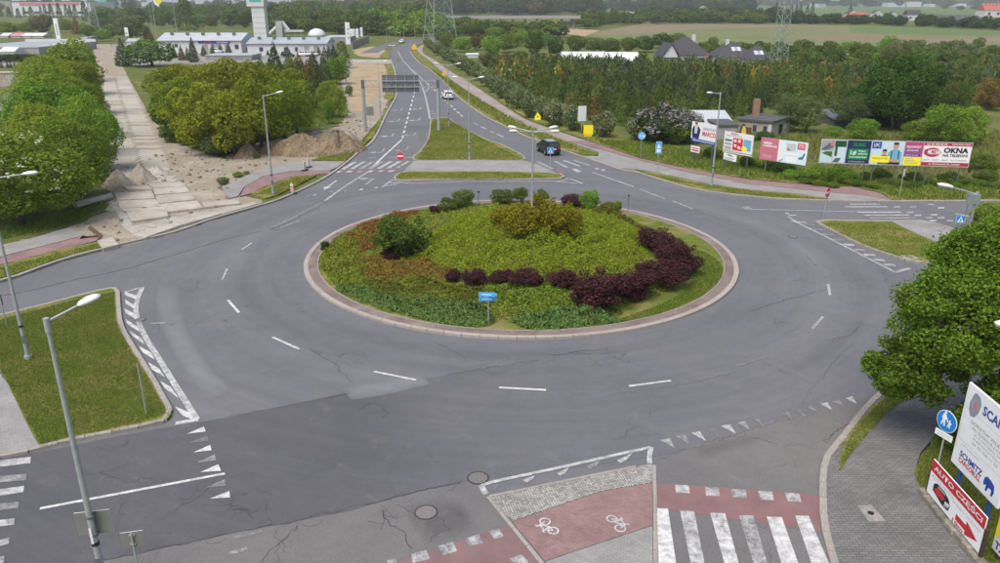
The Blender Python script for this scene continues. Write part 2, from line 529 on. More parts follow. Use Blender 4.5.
LF['conifer'] = mat_leaf('needle_dark', (0.041, 0.068, 0.024), (0.098, 0.128, 0.045), 0.15)
LF['conifer_olive'] = mat_leaf('needle_olive', (0.068, 0.103, 0.025), (0.140, 0.181, 0.045), 0.15)
LF['conifer_rust'] = mat_leaf('needle_rust', (0.125, 0.098, 0.027), (0.225, 0.169, 0.050), 0.15)
LF['conifer_gold'] = mat_leaf('needle_gold', (0.319, 0.263, 0.030), (0.525, 0.404, 0.053), 0.2)
LF['conifer_blue'] = mat_leaf('needle_blue', (0.071, 0.105, 0.079), (0.124, 0.169, 0.124), 0.15)
LF['spirea'] = mat_leaf('leaf_lime_spirea', (0.19, 0.235, 0.017), (0.35, 0.385, 0.044), 0.3, 0.05)
LF['juniper'] = mat_leaf('needle_juniper', (0.055, 0.12, 0.034), (0.14, 0.24, 0.066), 0.15, 0.05)
LF['rust'] = mat_leaf('leaf_rust_ground_cover', (0.165, 0.10, 0.024), (0.29, 0.185, 0.05), 0.3, 0.05)
LF['cover'] = mat_leaf('leaf_green_ground_cover', (0.11, 0.165, 0.02), (0.23, 0.28, 0.045), 0.3, 0.05)
LF['olive_cover'] = mat_leaf('leaf_olive_ground_cover', (0.1, 0.11, 0.018), (0.18, 0.18, 0.032), 0.3, 0.05)
LF['purple'] = mat_leaf('leaf_purple_barberry', (0.036, 0.015, 0.019), (0.105, 0.043, 0.048), 0.25, 0.1, 0.01)
LF['gold'] = mat_leaf('leaf_golden_shrub', (0.125, 0.12, 0.012), (0.3, 0.26, 0.026), 0.3, 0.08)
LF['lilac'] = mat_leaf('lilac_flower', (0.26, 0.20, 0.27), (0.40, 0.34, 0.39), 0.3)
LF['cream'] = mat_leaf('cream_flower', (0.48, 0.47, 0.34), (0.62, 0.62, 0.50), 0.3)
LF['haw'] = mat_leaf('hawthorn_flower', (0.33, 0.36, 0.22), (0.48, 0.50, 0.36), 0.3)
LF['blade'] = mat_leaf('grass_blade', (0.10, 0.15, 0.02), (0.215, 0.265, 0.045), 0.3, 0.02)
LF['blade_dry'] = mat_leaf('dry_grass_blade', (0.180, 0.168, 0.060), (0.276, 0.240, 0.102), 0.3, 0.02)
LF['weed'] = mat_leaf('weed_leaf', (0.085, 0.14, 0.018), (0.19, 0.25, 0.04), 0.3, 0.05)
# ------------------------------------------------------------------ the setting: ground, roads, pavements
_z = [0.0]
def zstep(): _z[0] += 0.0001; return _z[0]

def sheet(name, poly, z, mat, parent=None, kind='structure'):
    o = MB().flat(poly, z + zstep()).build(name, mat, parent)
    if parent is None: o['kind'] = kind
    return o

def slab(name, poly, z, mat, parent=None, kind='structure', low=-0.06):
    o = MB().prism(poly, low, z + zstep()).build(name, mat, parent)
    if parent is None: o['kind'] = kind
    return o

# ground: one sheet to the horizon
S = 9000.0
g = MB().quad((-S, -400, -0.05), (S, -400, -0.05), (S, 2 * S, -0.05), (-S, 2 * S, -0.05)).build('ground', MT['grass'])
g['kind'] = 'structure'

# far fields
MT['field_brown'] = mat_ground('field_brown', (0.175, 0.15, 0.09), (0.215, 0.18, 0.115), (0.17, 0.15, 0.085), 0.015, 0.06, 0.5, 0.2)
MT['field_green'] = mat_ground('field_green', (0.12, 0.15, 0.055), (0.155, 0.18, 0.075), (0.19, 0.17, 0.10), 0.012, 0.05, 0.5, 0.2)
MT['field_bright'] = mat_ground('field_bright', (0.085, 0.145, 0.045), (0.11, 0.17, 0.055), (0.13, 0.16, 0.07), 0.01, 0.04, 0.4, 0.2)
MT['lot'] = mat_ground('paved_lot', (0.235, 0.225, 0.215), (0.28, 0.27, 0.26), (0.20, 0.185, 0.165), 0.15, 0.7, 5.0, 0.2)
sheet('field', W([(585, 36), (640, 23.5), (760, 23.5), (860, 25.5), (935, 28), (1010, 32), (1060, 44), (860, 46), (700, 44)]), -0.03, MT['field_green'])
sheet('field', W([(588, 33), (640, 23.8), (760, 24), (850, 26), (800, 28), (700, 28.5), (640, 33), (600, 35)]), -0.026, MT['field_brown'])
sheet('field', W([(770, 36), (850, 33.5), (930, 36), (1060, 36), (1060, 43), (900, 43), (820, 40)]), -0.022, MT['field_brown'])
sheet('field', W([(850, 27), (935, 28), (1060, 33), (1060, 35.5), (930, 35), (850, 32)]), -0.018, MT['field_bright'])
sheet('field', W([(730, 6), (1200, 6), (1200, 15), (880, 14), (760, 15)]), -0.03, MT['field_bright'])
sheet('field', W([(560, 28), (600, 30), (585, 36), (550, 32)]), -0.02, MT['sand'])
sheet('paved_lot', W([(-80, 150), (-60, 120), (26, 84), (38, 84), (24, 105), (-10, 150)]), -0.03, MT['lot'])
sheet('paved_lot', W([(-80, 66), (50, 66), (92, 50), (95, 44), (-80, 52)]), -0.034, MT['lot'])
sheet('paved_lot', W([(122, 64), (165, 66), (245, 62), (330, 66), (345, 56), (330, 44), (250, 44), (112, 44), (110, 50)]), -0.036, MT['lot'])

# building-site earth on the left
sheet('bare_earth', ragged(W([(-30, 250), (60, 232), (74, 222), (108, 196), (104, 160), (120, 120), (150, 112), (165, 140), (230, 160), (305, 163), (250, 175), (222, 188), (250, 197),
      (262, 201), (210, 222), (175, 234), (140, 242), (107, 250), (96, 240), (40, 252)]), 1.0, 0.35, 3), -0.02, MT['dirt'])
sheet('bare_earth', ragged(W([(222, 166), (290, 166), (330, 156), (352, 151), (376, 130), (388, 104), (396, 72), (391, 62), (346, 60), (342, 84), (350, 112), (338, 126), (300, 134), (236, 148)]), 1.0, 0.4, 4), -0.015, MT['dirt'])
sheet('sand', ragged(W([(354, 64), (387, 64), (389, 78), (376, 92), (366, 110), (352, 112), (350, 84)]), 1.2, 0.4, 5), -0.01, MT['sand'])
sheet('sand', ragged(W([(358, 56), (378, 58), (386, 50), (372, 46), (352, 50)]), 2.0, 0.8, 6), -0.01, MT['sand'])
sheet('site_track', W([(346, 62), (346, 59), (396, 59.5), (394, 63)]), -0.004, MT['gravel'])
sheet('gravel_patch', ragged(W([(140, 172), (150, 162), (172, 162), (176, 168), (160, 176), (146, 178)]), 0.7, 0.3, 8), -0.012, MT['gravel'])
sheet('gravel_patch', ragged(W([(112, 205), (124, 208), (134, 226), (150, 222), (190, 214), (236, 204), (246, 208), (175, 232), (140, 238), (124, 226)]), 0.7, 0.25, 9), -0.008, MT['gravel'])
sheet('grass_patch', ragged(W([(20, 228), (78, 214), (110, 202), (104, 212), (76, 224), (40, 235), (0, 245), (-40, 250), (-40, 235)]), 0.7, 0.3, 11), -0.005, MT['grass'])
sheet('grass_patch', ragged(W([(296, 132), (340, 122), (345, 108), (330, 104), (300, 110)]), 1.0, 0.4, 12), -0.008, MT['lawn'])
sheet('grass_patch', ragged(W([(131, 80), (158, 82), (160, 88), (140, 88)]), 1.0, 0.4, 13), -0.008, MT['lawn'])

# the carriageways
ROAD_PX = [(-90, 306), (0, 283), (15, 279), (62, 262), (107, 250), (140, 242), (175, 234), (212, 221), (250, 210), (282, 200), (322, 181), (345, 165),
           (362, 151), (375, 140), (387.5, 114), (397, 95), (397, 80), (395, 70), (391, 59), (389.5, 51), (394, 47), (405, 42.8), (422, 40.6), (440, 39.6),
           (440, 41.4), (424, 42.6), (414, 45.5), (410, 51), (417, 61), (429, 70), (442, 81), (455, 95), (470, 107.5), (485, 117.5), (500, 125), (520, 135), (545, 144), (562, 151),
           (595, 162), (617, 170), (635, 173), (662, 181.5), (700, 191), (750, 197.5), (800, 201), (890, 202.5), (1000, 202), (1120, 201),
           (1120, 290), (1000, 304), (945, 337), (915, 361), (893, 383), (870, 404), (855, 420), (840, 440), (826, 456), (821, 471), (820, 496), (822, 529), (832, 566), (850, 640), (-120, 640)]
road = sheet('road', W(ROAD_PX), 0.0, MT['asphalt'])
sheet('new_carriageway', W([(360, 53), (374, 47), (392, 42), (415, 39.2), (440, 38), (440, 39.2), (418, 40.6), (400, 43), (388, 47), (378, 52.5)]), 0.0, MT['asphalt_far'])

def strip_sheet(name, top, bot, tones, z, mat, n=60, parent=None, soft=False):
    """sheet between two pixel polylines whose surface tone changes along it"""
    A, B = W(catmull(top, 8)), W(catmull(bot, 8))
    def pick(P, t):
        x = t * (len(P) - 1); i = min(int(x), len(P) - 2); f = x - i
        return (P[i][0] + (P[i + 1][0] - P[i][0]) * f, P[i][1] + (P[i + 1][1] - P[i][1]) * f)
    V, Q, T = [], [], []
    m = 7
    for i in range(n + 1):
        a, b = pick(A, i / n), pick(B, i / n)
        tt = np.interp(i / n, [t[0] for t in tones], [t[1] for t in tones])
        for j in range(m):
            s = j / (m - 1)
            V.append((a[0] + (b[0] - a[0]) * s, a[1] + (b[1] - a[1]) * s, z)); T.append(tt * math.sin(math.pi * s) if soft else tt)
    for i in range(n):
        for j in range(m - 1):
            k = i * m + j
            Q.append((k, k + 1, k + m + 1, k + m))
    return new(name, mesh_np(name, V, Q, tint=T), mat, parent)

strip_sheet('resurfaced_lane', [(-90, 470), (40, 452), (120, 436), (230, 417), (355, 391.5), (415, 380.5), (495, 367), (560, 357), (640, 352), (720, 340)],
            [(-90, 590), (60, 571), (100, 562), (235, 533), (350, 511), (405, 495), (468, 481), (560, 470), (690, 449), (862, 398)],
            [(0, 0.9), (0.45, 0.85), (0.62, 0.45), (0.85, 0.12), (1, 0.0)], 0.0135, MT['asphalt'], 70, road)
MB().flat(W([(40, 640), (60, 572), (100, 562.5), (235, 533.5), (350, 511.5), (405, 495.5), (468, 482), (489, 496), (545, 572), (560, 640)]), 0.0165).build('old_surface', MT['asphalt_old'], road)
MB().flat(W([(654, 459), (721, 438.5), (770, 422), (822, 409), (866, 397), (868, 404), (853, 421), (838, 441), (825, 456), (820, 471), (819, 496), (821, 529), (831, 566), (848, 640), (656, 640)]), 0.0165).build('old_surface', MT['asphalt_old'], road)
# worn and dusty bands whose edges fade out
E0 = [(0, 0), (.2, 1), (.8, 1), (1, 0)]
sc = lambda k: [(t, v * k) for t, v in E0]
strip_sheet('dusty_band', [(158, 286), (156, 310), (166, 340), (186, 374), (206, 402)], [(178, 284), (180, 310), (192, 338), (210, 366), (232, 392)], sc(-.75), .008, MT['asphalt'], 40, road, True)
strip_sheet('dusty_band', [(340, 389), (380, 381), (420, 374)], [(352, 400), (390, 394), (430, 384)], sc(-.6), .0142, MT['asphalt'], 30, road, True)
strip_sheet('oil_stain', [(400, 508), (430, 497), (462, 498)], [(420, 545), (448, 546), (480, 528)], sc(.8), .0172, MT['asphalt_old'], 24, road, True)
strip_sheet('oil_stain', [(690, 448), (720, 440), (752, 434)], [(700, 462), (732, 452), (762, 443)], sc(.5), .0172, MT['asphalt_old'], 24, road, True)
RW = [(15.2, 0), (16.2, .1), (17.2, .30), (18.0, .05), (19.0, .28), (19.9, -.05), (20.8, -.22), (21.8, .05), (22.7, .26), (23.5, .0), (24.3, .22), (25.2, 0)]
V, Q, T = [], [], []; NA = 160
for rr, tn in RW:
    for j in range(NA):
        a = 2 * math.pi * j / NA; V.append((ISL[0] + rr * math.cos(a), ISL[1] + rr * math.sin(a), .006)); T.append(tn * (.75 + .35 * math.sin(a * 2 + rr)))
for i in range(len(RW) - 1):
    for j in range(NA): Q.append((i * NA + j, (i + 1) * NA + j, (i + 1) * NA + (j + 1) % NA, i * NA + (j + 1) % NA))
new('wheel_worn_ring', mesh_np('wheel_worn_ring', V, Q, tint=T), MT['asphalt'], road)
MB().flat(W([(416, 84), (430, 110), (446, 118), (486, 139), (500, 145), (497, 133), (480, 122), (455, 107), (436, 92)]), 0.015).build('dark_lane', MT['asphalt_far'], road)

# ------------------------------------------------------------------ kerbs, laid stone by stone
STONE = MB().box((0, 0, 0), (0.982, 1, 1)).mesh('kerb_stone', bevel=0.012)
def kerb(name, pts, width=0.18, top=0.13, closed=False, mat='kerb', far=95.0, step=1.0, low=-0.03):
    root = empty(name, kind='structure')
    if closed: pts = list(pts) + [pts[0]]
    if closed:
        tl = sum(math.hypot(q[0] - p[0], q[1] - p[1]) for p, q in zip(pts, pts[1:])); step = tl / max(1, round(tl / step)) * .99999
    P = resample(pts, step)
    run = []
    cap = MB(); any_far = False
    for a, b in zip(P, P[1:]):
        mx, my = (a[0] + b[0]) / 2, (a[1] + b[1]) / 2
        ang = math.atan2(b[1] - a[1], b[0] - a[0])
        L = math.hypot(b[0] - a[0], b[1] - a[1])
        px = FPX / math.hypot(mx, my)
        vis = abs(mx) < 0.72 * my + 4 and my > 14
        if not vis: continue
        if my < far:
            o = new('stone', STONE, MT[mat], root, (mx, my, (top + low) / 2 + rnd.uniform(-.006, .006)), ang + rnd.uniform(-.006, .006), (L, width * rnd.uniform(.96, 1.02), top - low))
        else:
            cap.box((mx, my, (top + low) / 2), (L * 1.01, width, top - low), ang); any_far = True
    if any_far: cap.build('far_stones', MT[mat], root)['kind'] = 'stuff'
    return root

LEFT_KERB = [(-90, 303), (0, 281.5), (15, 277.5), (62, 260.5), (107, 248.5), (140, 240.5), (175, 232.5), (212, 219.7), (250, 208.7), (282, 198.7), (322, 179.8), (345, 164), (361, 150.3), (374, 139.5), (386.5, 114), (396.3, 95), (396.3, 80), (394.5, 70), (390.4, 59)]
kerb('kerb', catmull(W(LEFT_KERB), 5), 0.3)
RIGHT_KERB = [(410, 51), (417.5, 61), (430, 70), (443, 81), (456, 95), (471, 107), (486, 117), (501, 124.5), (521, 134.5), (546, 143.5), (563, 150.5), (596, 161.5), (618, 169.3), (636, 172.4), (663, 180.8), (700, 190.4), (750, 196.8), (800, 200.3), (890, 201.8), (1000, 201.4), (1080, 201)]
kerb('kerb', catmull(W(RIGHT_KERB), 5), 0.3)
NEAR_KERB = [(1060, 292), (1000, 303), (946, 336), (917, 360), (895, 382), (872, 403), (857, 420), (842, 440), (828.5, 456), (823.5, 471), (822.5, 496), (824.5, 529), (834.5, 566), (850, 620)]
kerb('kerb', catmull(W(NEAR_KERB), 5), 0.25)

# ------------------------------------------------------------------ pavements and verges
slab('pavement', W([(-90, 272), (0, 248), (40, 237), (70, 228), (84, 236.5), (0, 258), (-90, 281)]), 0.10, MT['pave_grey'])
slab('cycle_path', W([(-90, 282), (0, 258.6), (84, 237), (100, 238.5), (96, 242), (0, 266), (-90, 290)]), 0.096, MT['pave_red'])
slab('grass_verge', ragged(W([(-90, 291), (0, 266.6), (60, 251), (98, 242.5), (104, 248), (60, 259), (15, 275.5), (0, 279.5), (-90, 301)]), 0.6, 0.08, 21), 0.11, MT['lawn'])
slab('pavement', W([(222, 188), (250, 174.5), (279, 164.5), (304, 162), (345, 162), (337, 168), (330, 171), (292, 171.6), (263, 177), (244, 188), (238, 197), (228, 199)]), 0.10, MT['pave_grey'])
slab('cycle_path', W([(244.5, 188), (263, 177.4), (292, 172), (330, 171.3), (331, 174), (317, 175), (292, 177), (263, 188), (252, 194), (240, 197)]), 0.096, MT['pave_red'])
slab('grass_verge', ragged(W([(251, 195), (263, 188.5), (292, 177.4), (318, 175.2), (305, 182), (280, 194.5), (266, 199)]), 0.6, 0.08, 22), 0.11, MT['lawn'])
slab('grass_verge', ragged(W([(311, 160.5), (330, 154), (351, 150.5), (362, 141), (372, 128), (382, 117), (386, 113.5), (373, 138), (359, 150), (345, 161.5)]), 0.7, 0.12, 23), 0.11, MT['lawn'])
slab('grass_verge', ragged(W([(384, 98), (387, 90), (394, 90), (394, 97), (391, 101)]), 0.7, 0.12, 24), 0.11, MT['lawn'])
slab('grass_verge', ragged(W([(384, 64), (391, 64), (394, 72), (395, 78), (388, 78), (387, 70)]), 0.7, 0.12, 25), 0.11, MT['lawn'])
slab('grass_verge', ragged(W([(380, 57), (388, 50), (392, 46.5), (389, 52), (390, 58)]), 0.8, 0.2, 26), 0.11, MT['lawn'])
# right-hand side
PATH_L = [(421, 45.5), (417, 51), (430, 61), (440, 70), (457, 84), (480, 100), (500, 111), (512, 120), (534, 129), (560, 139.5), (568, 142)]
PATH_R = [(424, 45), (423, 53), (436, 61), (448, 70), (469, 82.5), (500, 103.5), (525, 119.5), (550, 129), (581, 139.5), (590, 142.5)]
MT['path'] = mat_ground('far_path_paving', (0.25, 0.20, 0.185), (0.29, 0.24, 0.22), (0.31, 0.29, 0.27), 0.2, 0.6, 4.0, 0.2)
slab('path', W(catmull(PATH_L, 3) + catmull(PATH_R, 3)[::-1]), 0.10, MT['path'])
slab('grass_verge', ragged(W([(411.5, 50.5), (416, 50.5), (429.5, 61), (439.5, 70), (456, 84), (479, 100), (499, 111), (512, 120.3), (534, 129.5), (559, 139.5), (585, 149), (597, 153), (598, 156), (582, 155),
      (562, 149), (546, 142.5), (521, 133.5), (501, 123.6), (486, 116), (471, 106), (456, 93.8), (443, 80), (430, 69.2), (418, 60.5)]), 0.9, 0.12, 27), 0.11, MT['lawn'])
slab('pavement', W([(569, 142), (582, 145.5), (610, 153), (641, 161.5), (687, 173), (750, 185.5), (800, 190), (830, 193.5), (860, 196), (890, 201.2), (836, 201), (800, 194.6), (750, 190.4), (710, 184.8), (660, 174), (636, 169.6), (618, 168.6),
      (600, 162.2), (584, 156.5), (598, 157), (599, 153), (586, 148.5)]), 0.10, MT['pave_grey'])
slab('cycle_path', W([(570, 141.8), (588, 141.2), (640, 159), (687, 169.3), (750, 180.3), (812, 186), (855, 188), (880, 194), (892, 201.3), (889.6, 201), (860, 195.8), (830, 193.2), (800, 189.7), (750, 185.2), (687, 172.7), (641, 161.2), (610, 152.6), (582, 145.2)]), 0.104, MT['pave_red'])
slab('grass_verge', ragged(W([(637, 170), (660, 174.4), (710, 185.2), (750, 190.8), (800, 195), (831, 199.8), (800, 199.3), (750, 195.8), (700, 189.4), (663, 180), (640, 172)]), 0.6, 0.08, 28), 0.11, MT['lawn'])
sheet('grass_bank', ragged(W([(588, 140), (640, 157.5), (687, 168), (750, 179), (812, 184.6), (856, 186.5), (882, 192.5), (894, 200.6), (1080, 200), (1080, 184), (930, 182), (820, 170), (700, 150), (640, 140), (600, 128), (540, 112), (520, 104), (500, 96), (500, 102), (526, 118), (552, 128)]), 1.0, 0.15, 29), 0.02, MT['lawn'])

# splitter island of the left arm
SPL = [(-60, 331), (0, 317), (45, 306), (87, 295), (112, 289.5), (117.5, 291), (118.5, 303), (121, 325), (131, 345), (151, 377), (166, 404), (171, 414), (170, 419), (160, 423.5), (125, 431), (63, 443.5), (40, 450), (0, 458), (-60, 470)]
w = W(SPL); slab('grass_island', catmull(w, 4, True), 0.12, MT['lawn'])
kerb('kerb', catmull(w, 4, True), 0.24, 0.135, closed=True)
slab('pavement', W([(-60, 300), (-4, 362), (8, 385), (22, 415), (33, 437), (40, 448.6), (0, 456.5), (-60, 468)]), 0.128, MT['pave_grey'])
# splitter island of the far arm: grass, paved crossing, grass
slab('grass_island', catmull(W([(395, 179.5), (402, 173), (430, 172.2), (500, 172.2), (553, 174), (564, 177), (555, 179.3), (500, 179.8), (440, 180), (412, 181.3)]), 4, True), 0.12, MT['lawn'])
kerb('kerb', catmull(W([(395, 179.5), (402, 173), (430, 172.2), (500, 172.2), (553, 174), (564, 177), (555, 179.3), (500, 179.8), (440, 180), (412, 181.3)]), 4, True), 0.2, 0.13, True)
slab('pavement', W([(403, 172.4), (414, 161.4), (450, 161), (524, 161), (540, 166), (556, 173.4), (500, 171.8), (430, 171.8)]), 0.10, MT['pave_grey'])
MEDIAN = [(415, 160.6), (422, 150), (429, 138), (430.5, 124), (433, 119), (448, 118.2), (456, 124.5), (485, 139.5), (502, 145.5), (525, 160.4), (470, 160.6)]
slab('grass_island', catmull(W(MEDIAN), 4, True), 0.12, MT['lawn'])
kerb('kerb', catmull(W(MEDIAN), 4, True), 0.2, 0.13, True)
# splitter island of the right arm
SPR = [(817, 223), (826, 221.4), (860, 221.8), (890, 222.2), (924, 222.4), (960, 232), (1010, 246), (1060, 258), (1060, 284), (1000, 275), (930, 264.5), (908, 261.5), (890, 256), (862, 246), (830, 230)]
w = W(SPR); slab('grass_island', catmull(w, 4, True), 0.12, MT['lawn'])
kerb('kerb', catmull(w, 4, True), 0.3, 0.135, True)
slab('pavement', W([(891, 222.6), (924, 222.8), (960, 233), (962, 240), (951, 250), (930, 241), (912, 233)]), 0.13, MT['pave_grey'])
# flush paved island in the near arm
NIS = [(488, 497.5), (652.5, 463.5), (655.5, 480), (656, 640), (595, 640), (541, 563)]
for nm, px, mt in (('pavement', [(489.5, 498), (652, 464.4), (652, 483), (600, 492), (512, 522)], 'cobble'), ('cycle_path', [(512.4, 522.4), (600, 492.6), (652, 483.6), (652.6, 526), (545, 562)], 'pave_red'),
                   ('pavement', [(545.4, 562.5), (652.6, 526.6), (653, 640), (603, 640)], 'pave_grey')):
    slab(nm, W(px), 0.03, MT[mt])
kerb('kerb', W([(488, 497.5), (541, 563), (600, 636)]), 0.14, 0.05)
kerb('kerb', W([(654, 466), (655, 500), (655.5, 563), (656, 630)]), 0.14, 0.05)
kerb('kerb', W([(489, 497), (570, 480.5), (652.5, 463.5)]), 0.10, 0.045)
# near right pavement
slab('pavement', catmull(W([(1060, 294), (1002, 304.5), (948, 338), (919, 362), (897, 384), (874, 405)]), 4) + catmull(W([(859, 421), (844, 441), (830.5, 456.5), (825.5, 471), (824.5, 496), (826.5, 529), (837, 566), (852, 640)]), 4) + W([(1030, 640), (985, 566), (945, 520), (918, 487), (915, 470), (920, 455), (945, 425), (960, 405), (1060, 330)]), 0.10, MT['pave_dark'])
slab('grass_verge', ragged(W([(846, 441), (861, 421), (876, 405), (898, 384.5), (921, 362), (942, 362), (928, 385), (905, 400), (888, 413), (868, 435), (852, 455), (841, 470), (837, 474)]), 0.5, 0.06, 31), 0.115, MT['lawn'])
slab('grass_verge', ragged(W([(922, 492), (914, 478), (918, 462), (940, 432), (965, 408), (1060, 380), (1060, 640), (1035, 640), (985, 566), (945, 517)]), 0.5, 0.06, 32), 0.115, MT['grass'])

# ------------------------------------------------------------------ markings
ZM = 0.026
def mark(name, px, mat='white', z=None, world=None, parent=None):
    _z[0] += 0.00002
    poly = world if world else W(px)
    return MB().flat(poly, (ZM if z is None else z) + (_z[0] * 0.2) % 0.003).build(name, MT[mat], parent or road)

def line_px(name, pts, width, mat='white', smooth=True, n=6):
    P = W(pts)
    if smooth and len(P) > 2: P = catmull(P, n)
    A, B = offset_line(P, width / 2), offset_line(P, -width / 2)
    m = MB(); _z[0] += 0.00002
    z = ZM + (_z[0] * 0.2) % 0.003
    for i in range(len(P) - 1):
        m.quad((*B[i], z), (*B[i + 1], z), (*A[i + 1], z), (*A[i], z))
    return m.build(name, MT[mat], road)

# ring lane dashes
for a, b, mt in (((272.5, 337.5), (299, 349.5), 'white_fresh'), ((374, 372), (416, 380.5), 'white_fresh'), ((499, 388), (546, 390.5), 'white_fresh'), ((629, 386.6), (671, 381), 'white_fresh'), ((737, 366.5), (767, 357), 'white_worn'),
             ((812.5, 329), (823, 317), 'white'), ((828, 284.5), (830, 295.5), 'white'), ((228, 300.5), (239, 313), 'white_fresh'), ((222.5, 280), (227, 269), 'white'), ((242, 250), (252, 243), 'white'),
             ((281, 227.5), (299, 221), 'white'), ((807, 256), (817, 265.5), 'white_worn'), ((592.5, 196), (605, 198), 'white_worn'), ((640, 202), (655, 205), 'white_worn')):
    line_px('lane_dash', [a, b], 0.16, mt)
# edge lines
line_px('edge_line', [(77, 279), (120, 270), (162, 258), (206, 245), (236, 236), (262, 231)], 0.14, 'white_worn')
line_px('edge_line', [(0, 296), (40, 288), (77, 279)], 0.12, 'white_worn')
line_px('lane_line', [(325, 201), (340, 190), (356, 179.5), (370, 171)], 0.30, 'white')
line_px('lane_line', [(372, 167.5), (384, 156), (395, 146), (402, 139.5)], 0.26, 'white_fresh')
line_px('lane_line', [(270, 228.5), (290, 219.5), (306, 211), (322, 203)], 0.2, 'white_worn')
for a, b in (((592.5, 172.5), (634, 187)), ((639, 189), (665, 199)), ((672.5, 201), (692.5, 209)), ((700, 211), (727.5, 220.5))):
    line_px('edge_line', [a, b], 0.2, 'white_worn' if a[0] > 690 else 'white')
line_px('lane_line', [(750, 209.5), (800, 210.6), (855, 212)], 0.16, 'white')
line_px('lane_line', [(924, 212.5), (960, 212.5), (1010, 212)], 0.16, 'white_worn')
# dashes between the two inbound lanes
for i in range(11):
    t0, t1 = i / 11, (i + .55) / 11
    f = lambda t: (402.5 + 14 * t - 1.2 * t * t, 138.5 - 49 * t ** 0.92)
    line_px('lane_dash', [f(t0), f(t1)], 0.26, 'white_fresh')
for i in range(12):
    t0, t1 = i / 12, (i + .5) / 12
    f = lambda t: (424 + 40 * t, 80 + 38 * t)
    line_px('lane_dash', [f(t0), f(t1)], 0.3, 'white_fresh')
for a, b in (((474, 123), (478, 125)), ((481, 126.5), (486, 129)), ((490, 131), (494, 132.8)), ((497, 134), (503, 137))):
    line_px('lane_dash', [a, b], 0.28, 'white')
line_px('median_line', [(398, 51), (402, 59), (410, 68), (418, 78), (424, 92), (428, 108), (430, 119)], 0.28, 'white')
line_px('median_line', [(413, 70), (422, 79), (429, 86.5), (424, 93)], 0.3, 'white')
line_px('lane_line', [(410, 53), (416, 62), (426, 71)], 0.15, 'white_worn')
for y in (111, 113.5, 116):
    line_px('hatch_bar', [(430 + (y - 111) * .5, y), (434 + (y - 111) * 1.6, y + 0.6)], 0.35, 'white')
# turn arrows
def arrow(px, ang_px, s, turn):
    """left-turn arrow: a stem, a bend and a head, laid along the pixel direction ang_px"""
    c = G(*px); d = G(px[0] + ang_px[0], px[1] + ang_px[1])
    a = math.atan2(d[1] - c[1], d[0] - c[0])
    pts = [(-2.2, -.09), (.6, -.09), (.6, turn * .75), (1.1, turn * .75), (.45, turn * 1.65), (-.2, turn * .75), (.3, turn * .75), (.3, .12), (-2.2, .12)] if turn else [(-2.2, -.1), (.6, -.1), (.6, -.4), (2, 0), (.6, .4), (.6, .1), (-2.2, .1)]
    if turn > 0: pts = [(-2.2, -.12), (.62, -.12), (.62, .7), (1.1, .7), (.45, 1.6), (-.2, .7), (.32, .7), (.32, .12), (-2.2, .12)]
    ca, sa = math.cos(a), math.sin(a)
    mark('turn_arrow', None, 'white', world=[(c[0] + s * (x * ca - y * sa), c[1] + s * (x * sa + y * ca)) for x, y in pts])
for px, t in (((401, 110), -1), ((398, 121), -1), ((392, 136), -1), ((382, 152), -1), ((420, 109), -1), ((418.5, 120), -1), ((414, 135), -1), ((406, 150), -1)):
    arrow(px, (-6, 8), .95, t)
arrow((330, 185.5), (-8, 6), 1.0, 0)
arrow((372, 180), (8, -6), 1.0, 1)
mark('turn_arrow', [(742, 207), (749, 206.5), (752, 209), (745, 210)], 'white_worn')
# stop bars and crossings of the far arm
line_px('stop_line', [(368, 157.6), (376, 157.4)], 0.35, 'white')
line_px('stop_line', [(389, 157.5), (412, 157.6)], 0.3, 'white')
def zebra(a0, a1, b0, b1, n, duty=0.5, mat='white', name='zebra_stripe'):
    L = lambda p, q, t: (p[0] + (q[0] - p[0]) * t, p[1] + (q[1] - p[1]) * t)
    for i in range(n):
        t0, t1 = i / n, (i + duty) / n
        mark(name, [L(a0, a1, t0), L(a0, a1, t1), L(b0, b1, t1), L(b0, b1, t0)], mat)
zebra((340, 169.6), (404, 168), (353, 162), (416, 161), 7)
mark('cycle_crossing', [(336, 173), (400, 172.2), (404, 169.6), (341, 170.6)], 'red_paint', z=0.0225)
zebra((335, 172.8), (398, 172), (338, 171), (401, 170.2), 6, 0.45, 'white', 'crossing_block')
for q in ([(535, 162), (538.5, 161.6), (554, 168.6), (551, 169.4)], [(552.5, 161), (556, 161), (569.5, 167.5), (566, 168)], [(562, 160.6), (565, 160.4), (582, 166.4), (579, 166.6)], [(572, 160.4), (575, 160.2), (591, 165.4), (588, 165.8)]):
    mark('zebra_stripe', q, 'white')
mark('cycle_crossing', [(553, 170), (560, 169.8), (566, 173.6), (560, 174)], 'red_paint', z=0.0225)
for q in ([(571, 169), (576, 168.8), (582, 172), (577, 172.6)], [(600, 169.8), (604, 169.4), (606, 170.6), (602, 171)], [(594, 168.5), (598, 168.2), (600, 169.2), (596, 169.6)]):
    mark('crossing_block', q, 'white')
# hatching at the far splitter
line_px('hatch_line', [(382, 187.5), (391, 181), (394, 180), (400, 182), (412, 183.5), (450, 181.8), (500, 181.6), (555, 181.4), (566, 179.5)], 0.22, 'white')
line_px('hatch_line', [(565, 178.5), (573, 180), (582, 183.8), (568, 182.6), (556, 182)], 0.2, 'white')
line_px('hatch_bar', [(385, 186), (397, 184.5)], 0.3, 'white'); line_px('hatch_bar', [(389, 183), (400, 183.4)], 0.25, 'white')
for i, (x, y) in enumerate(((308, 196.5), (314, 195.3), (331, 192), (345, 191), (361, 189.8), (376, 188))):
    mark('yield_triangle', [(x - 2.4, y + .5), (x + 2.2, y + .7), (x + 1.4, y - 1.6)], 'white' if i in (1, 4, 5) else 'white_worn')
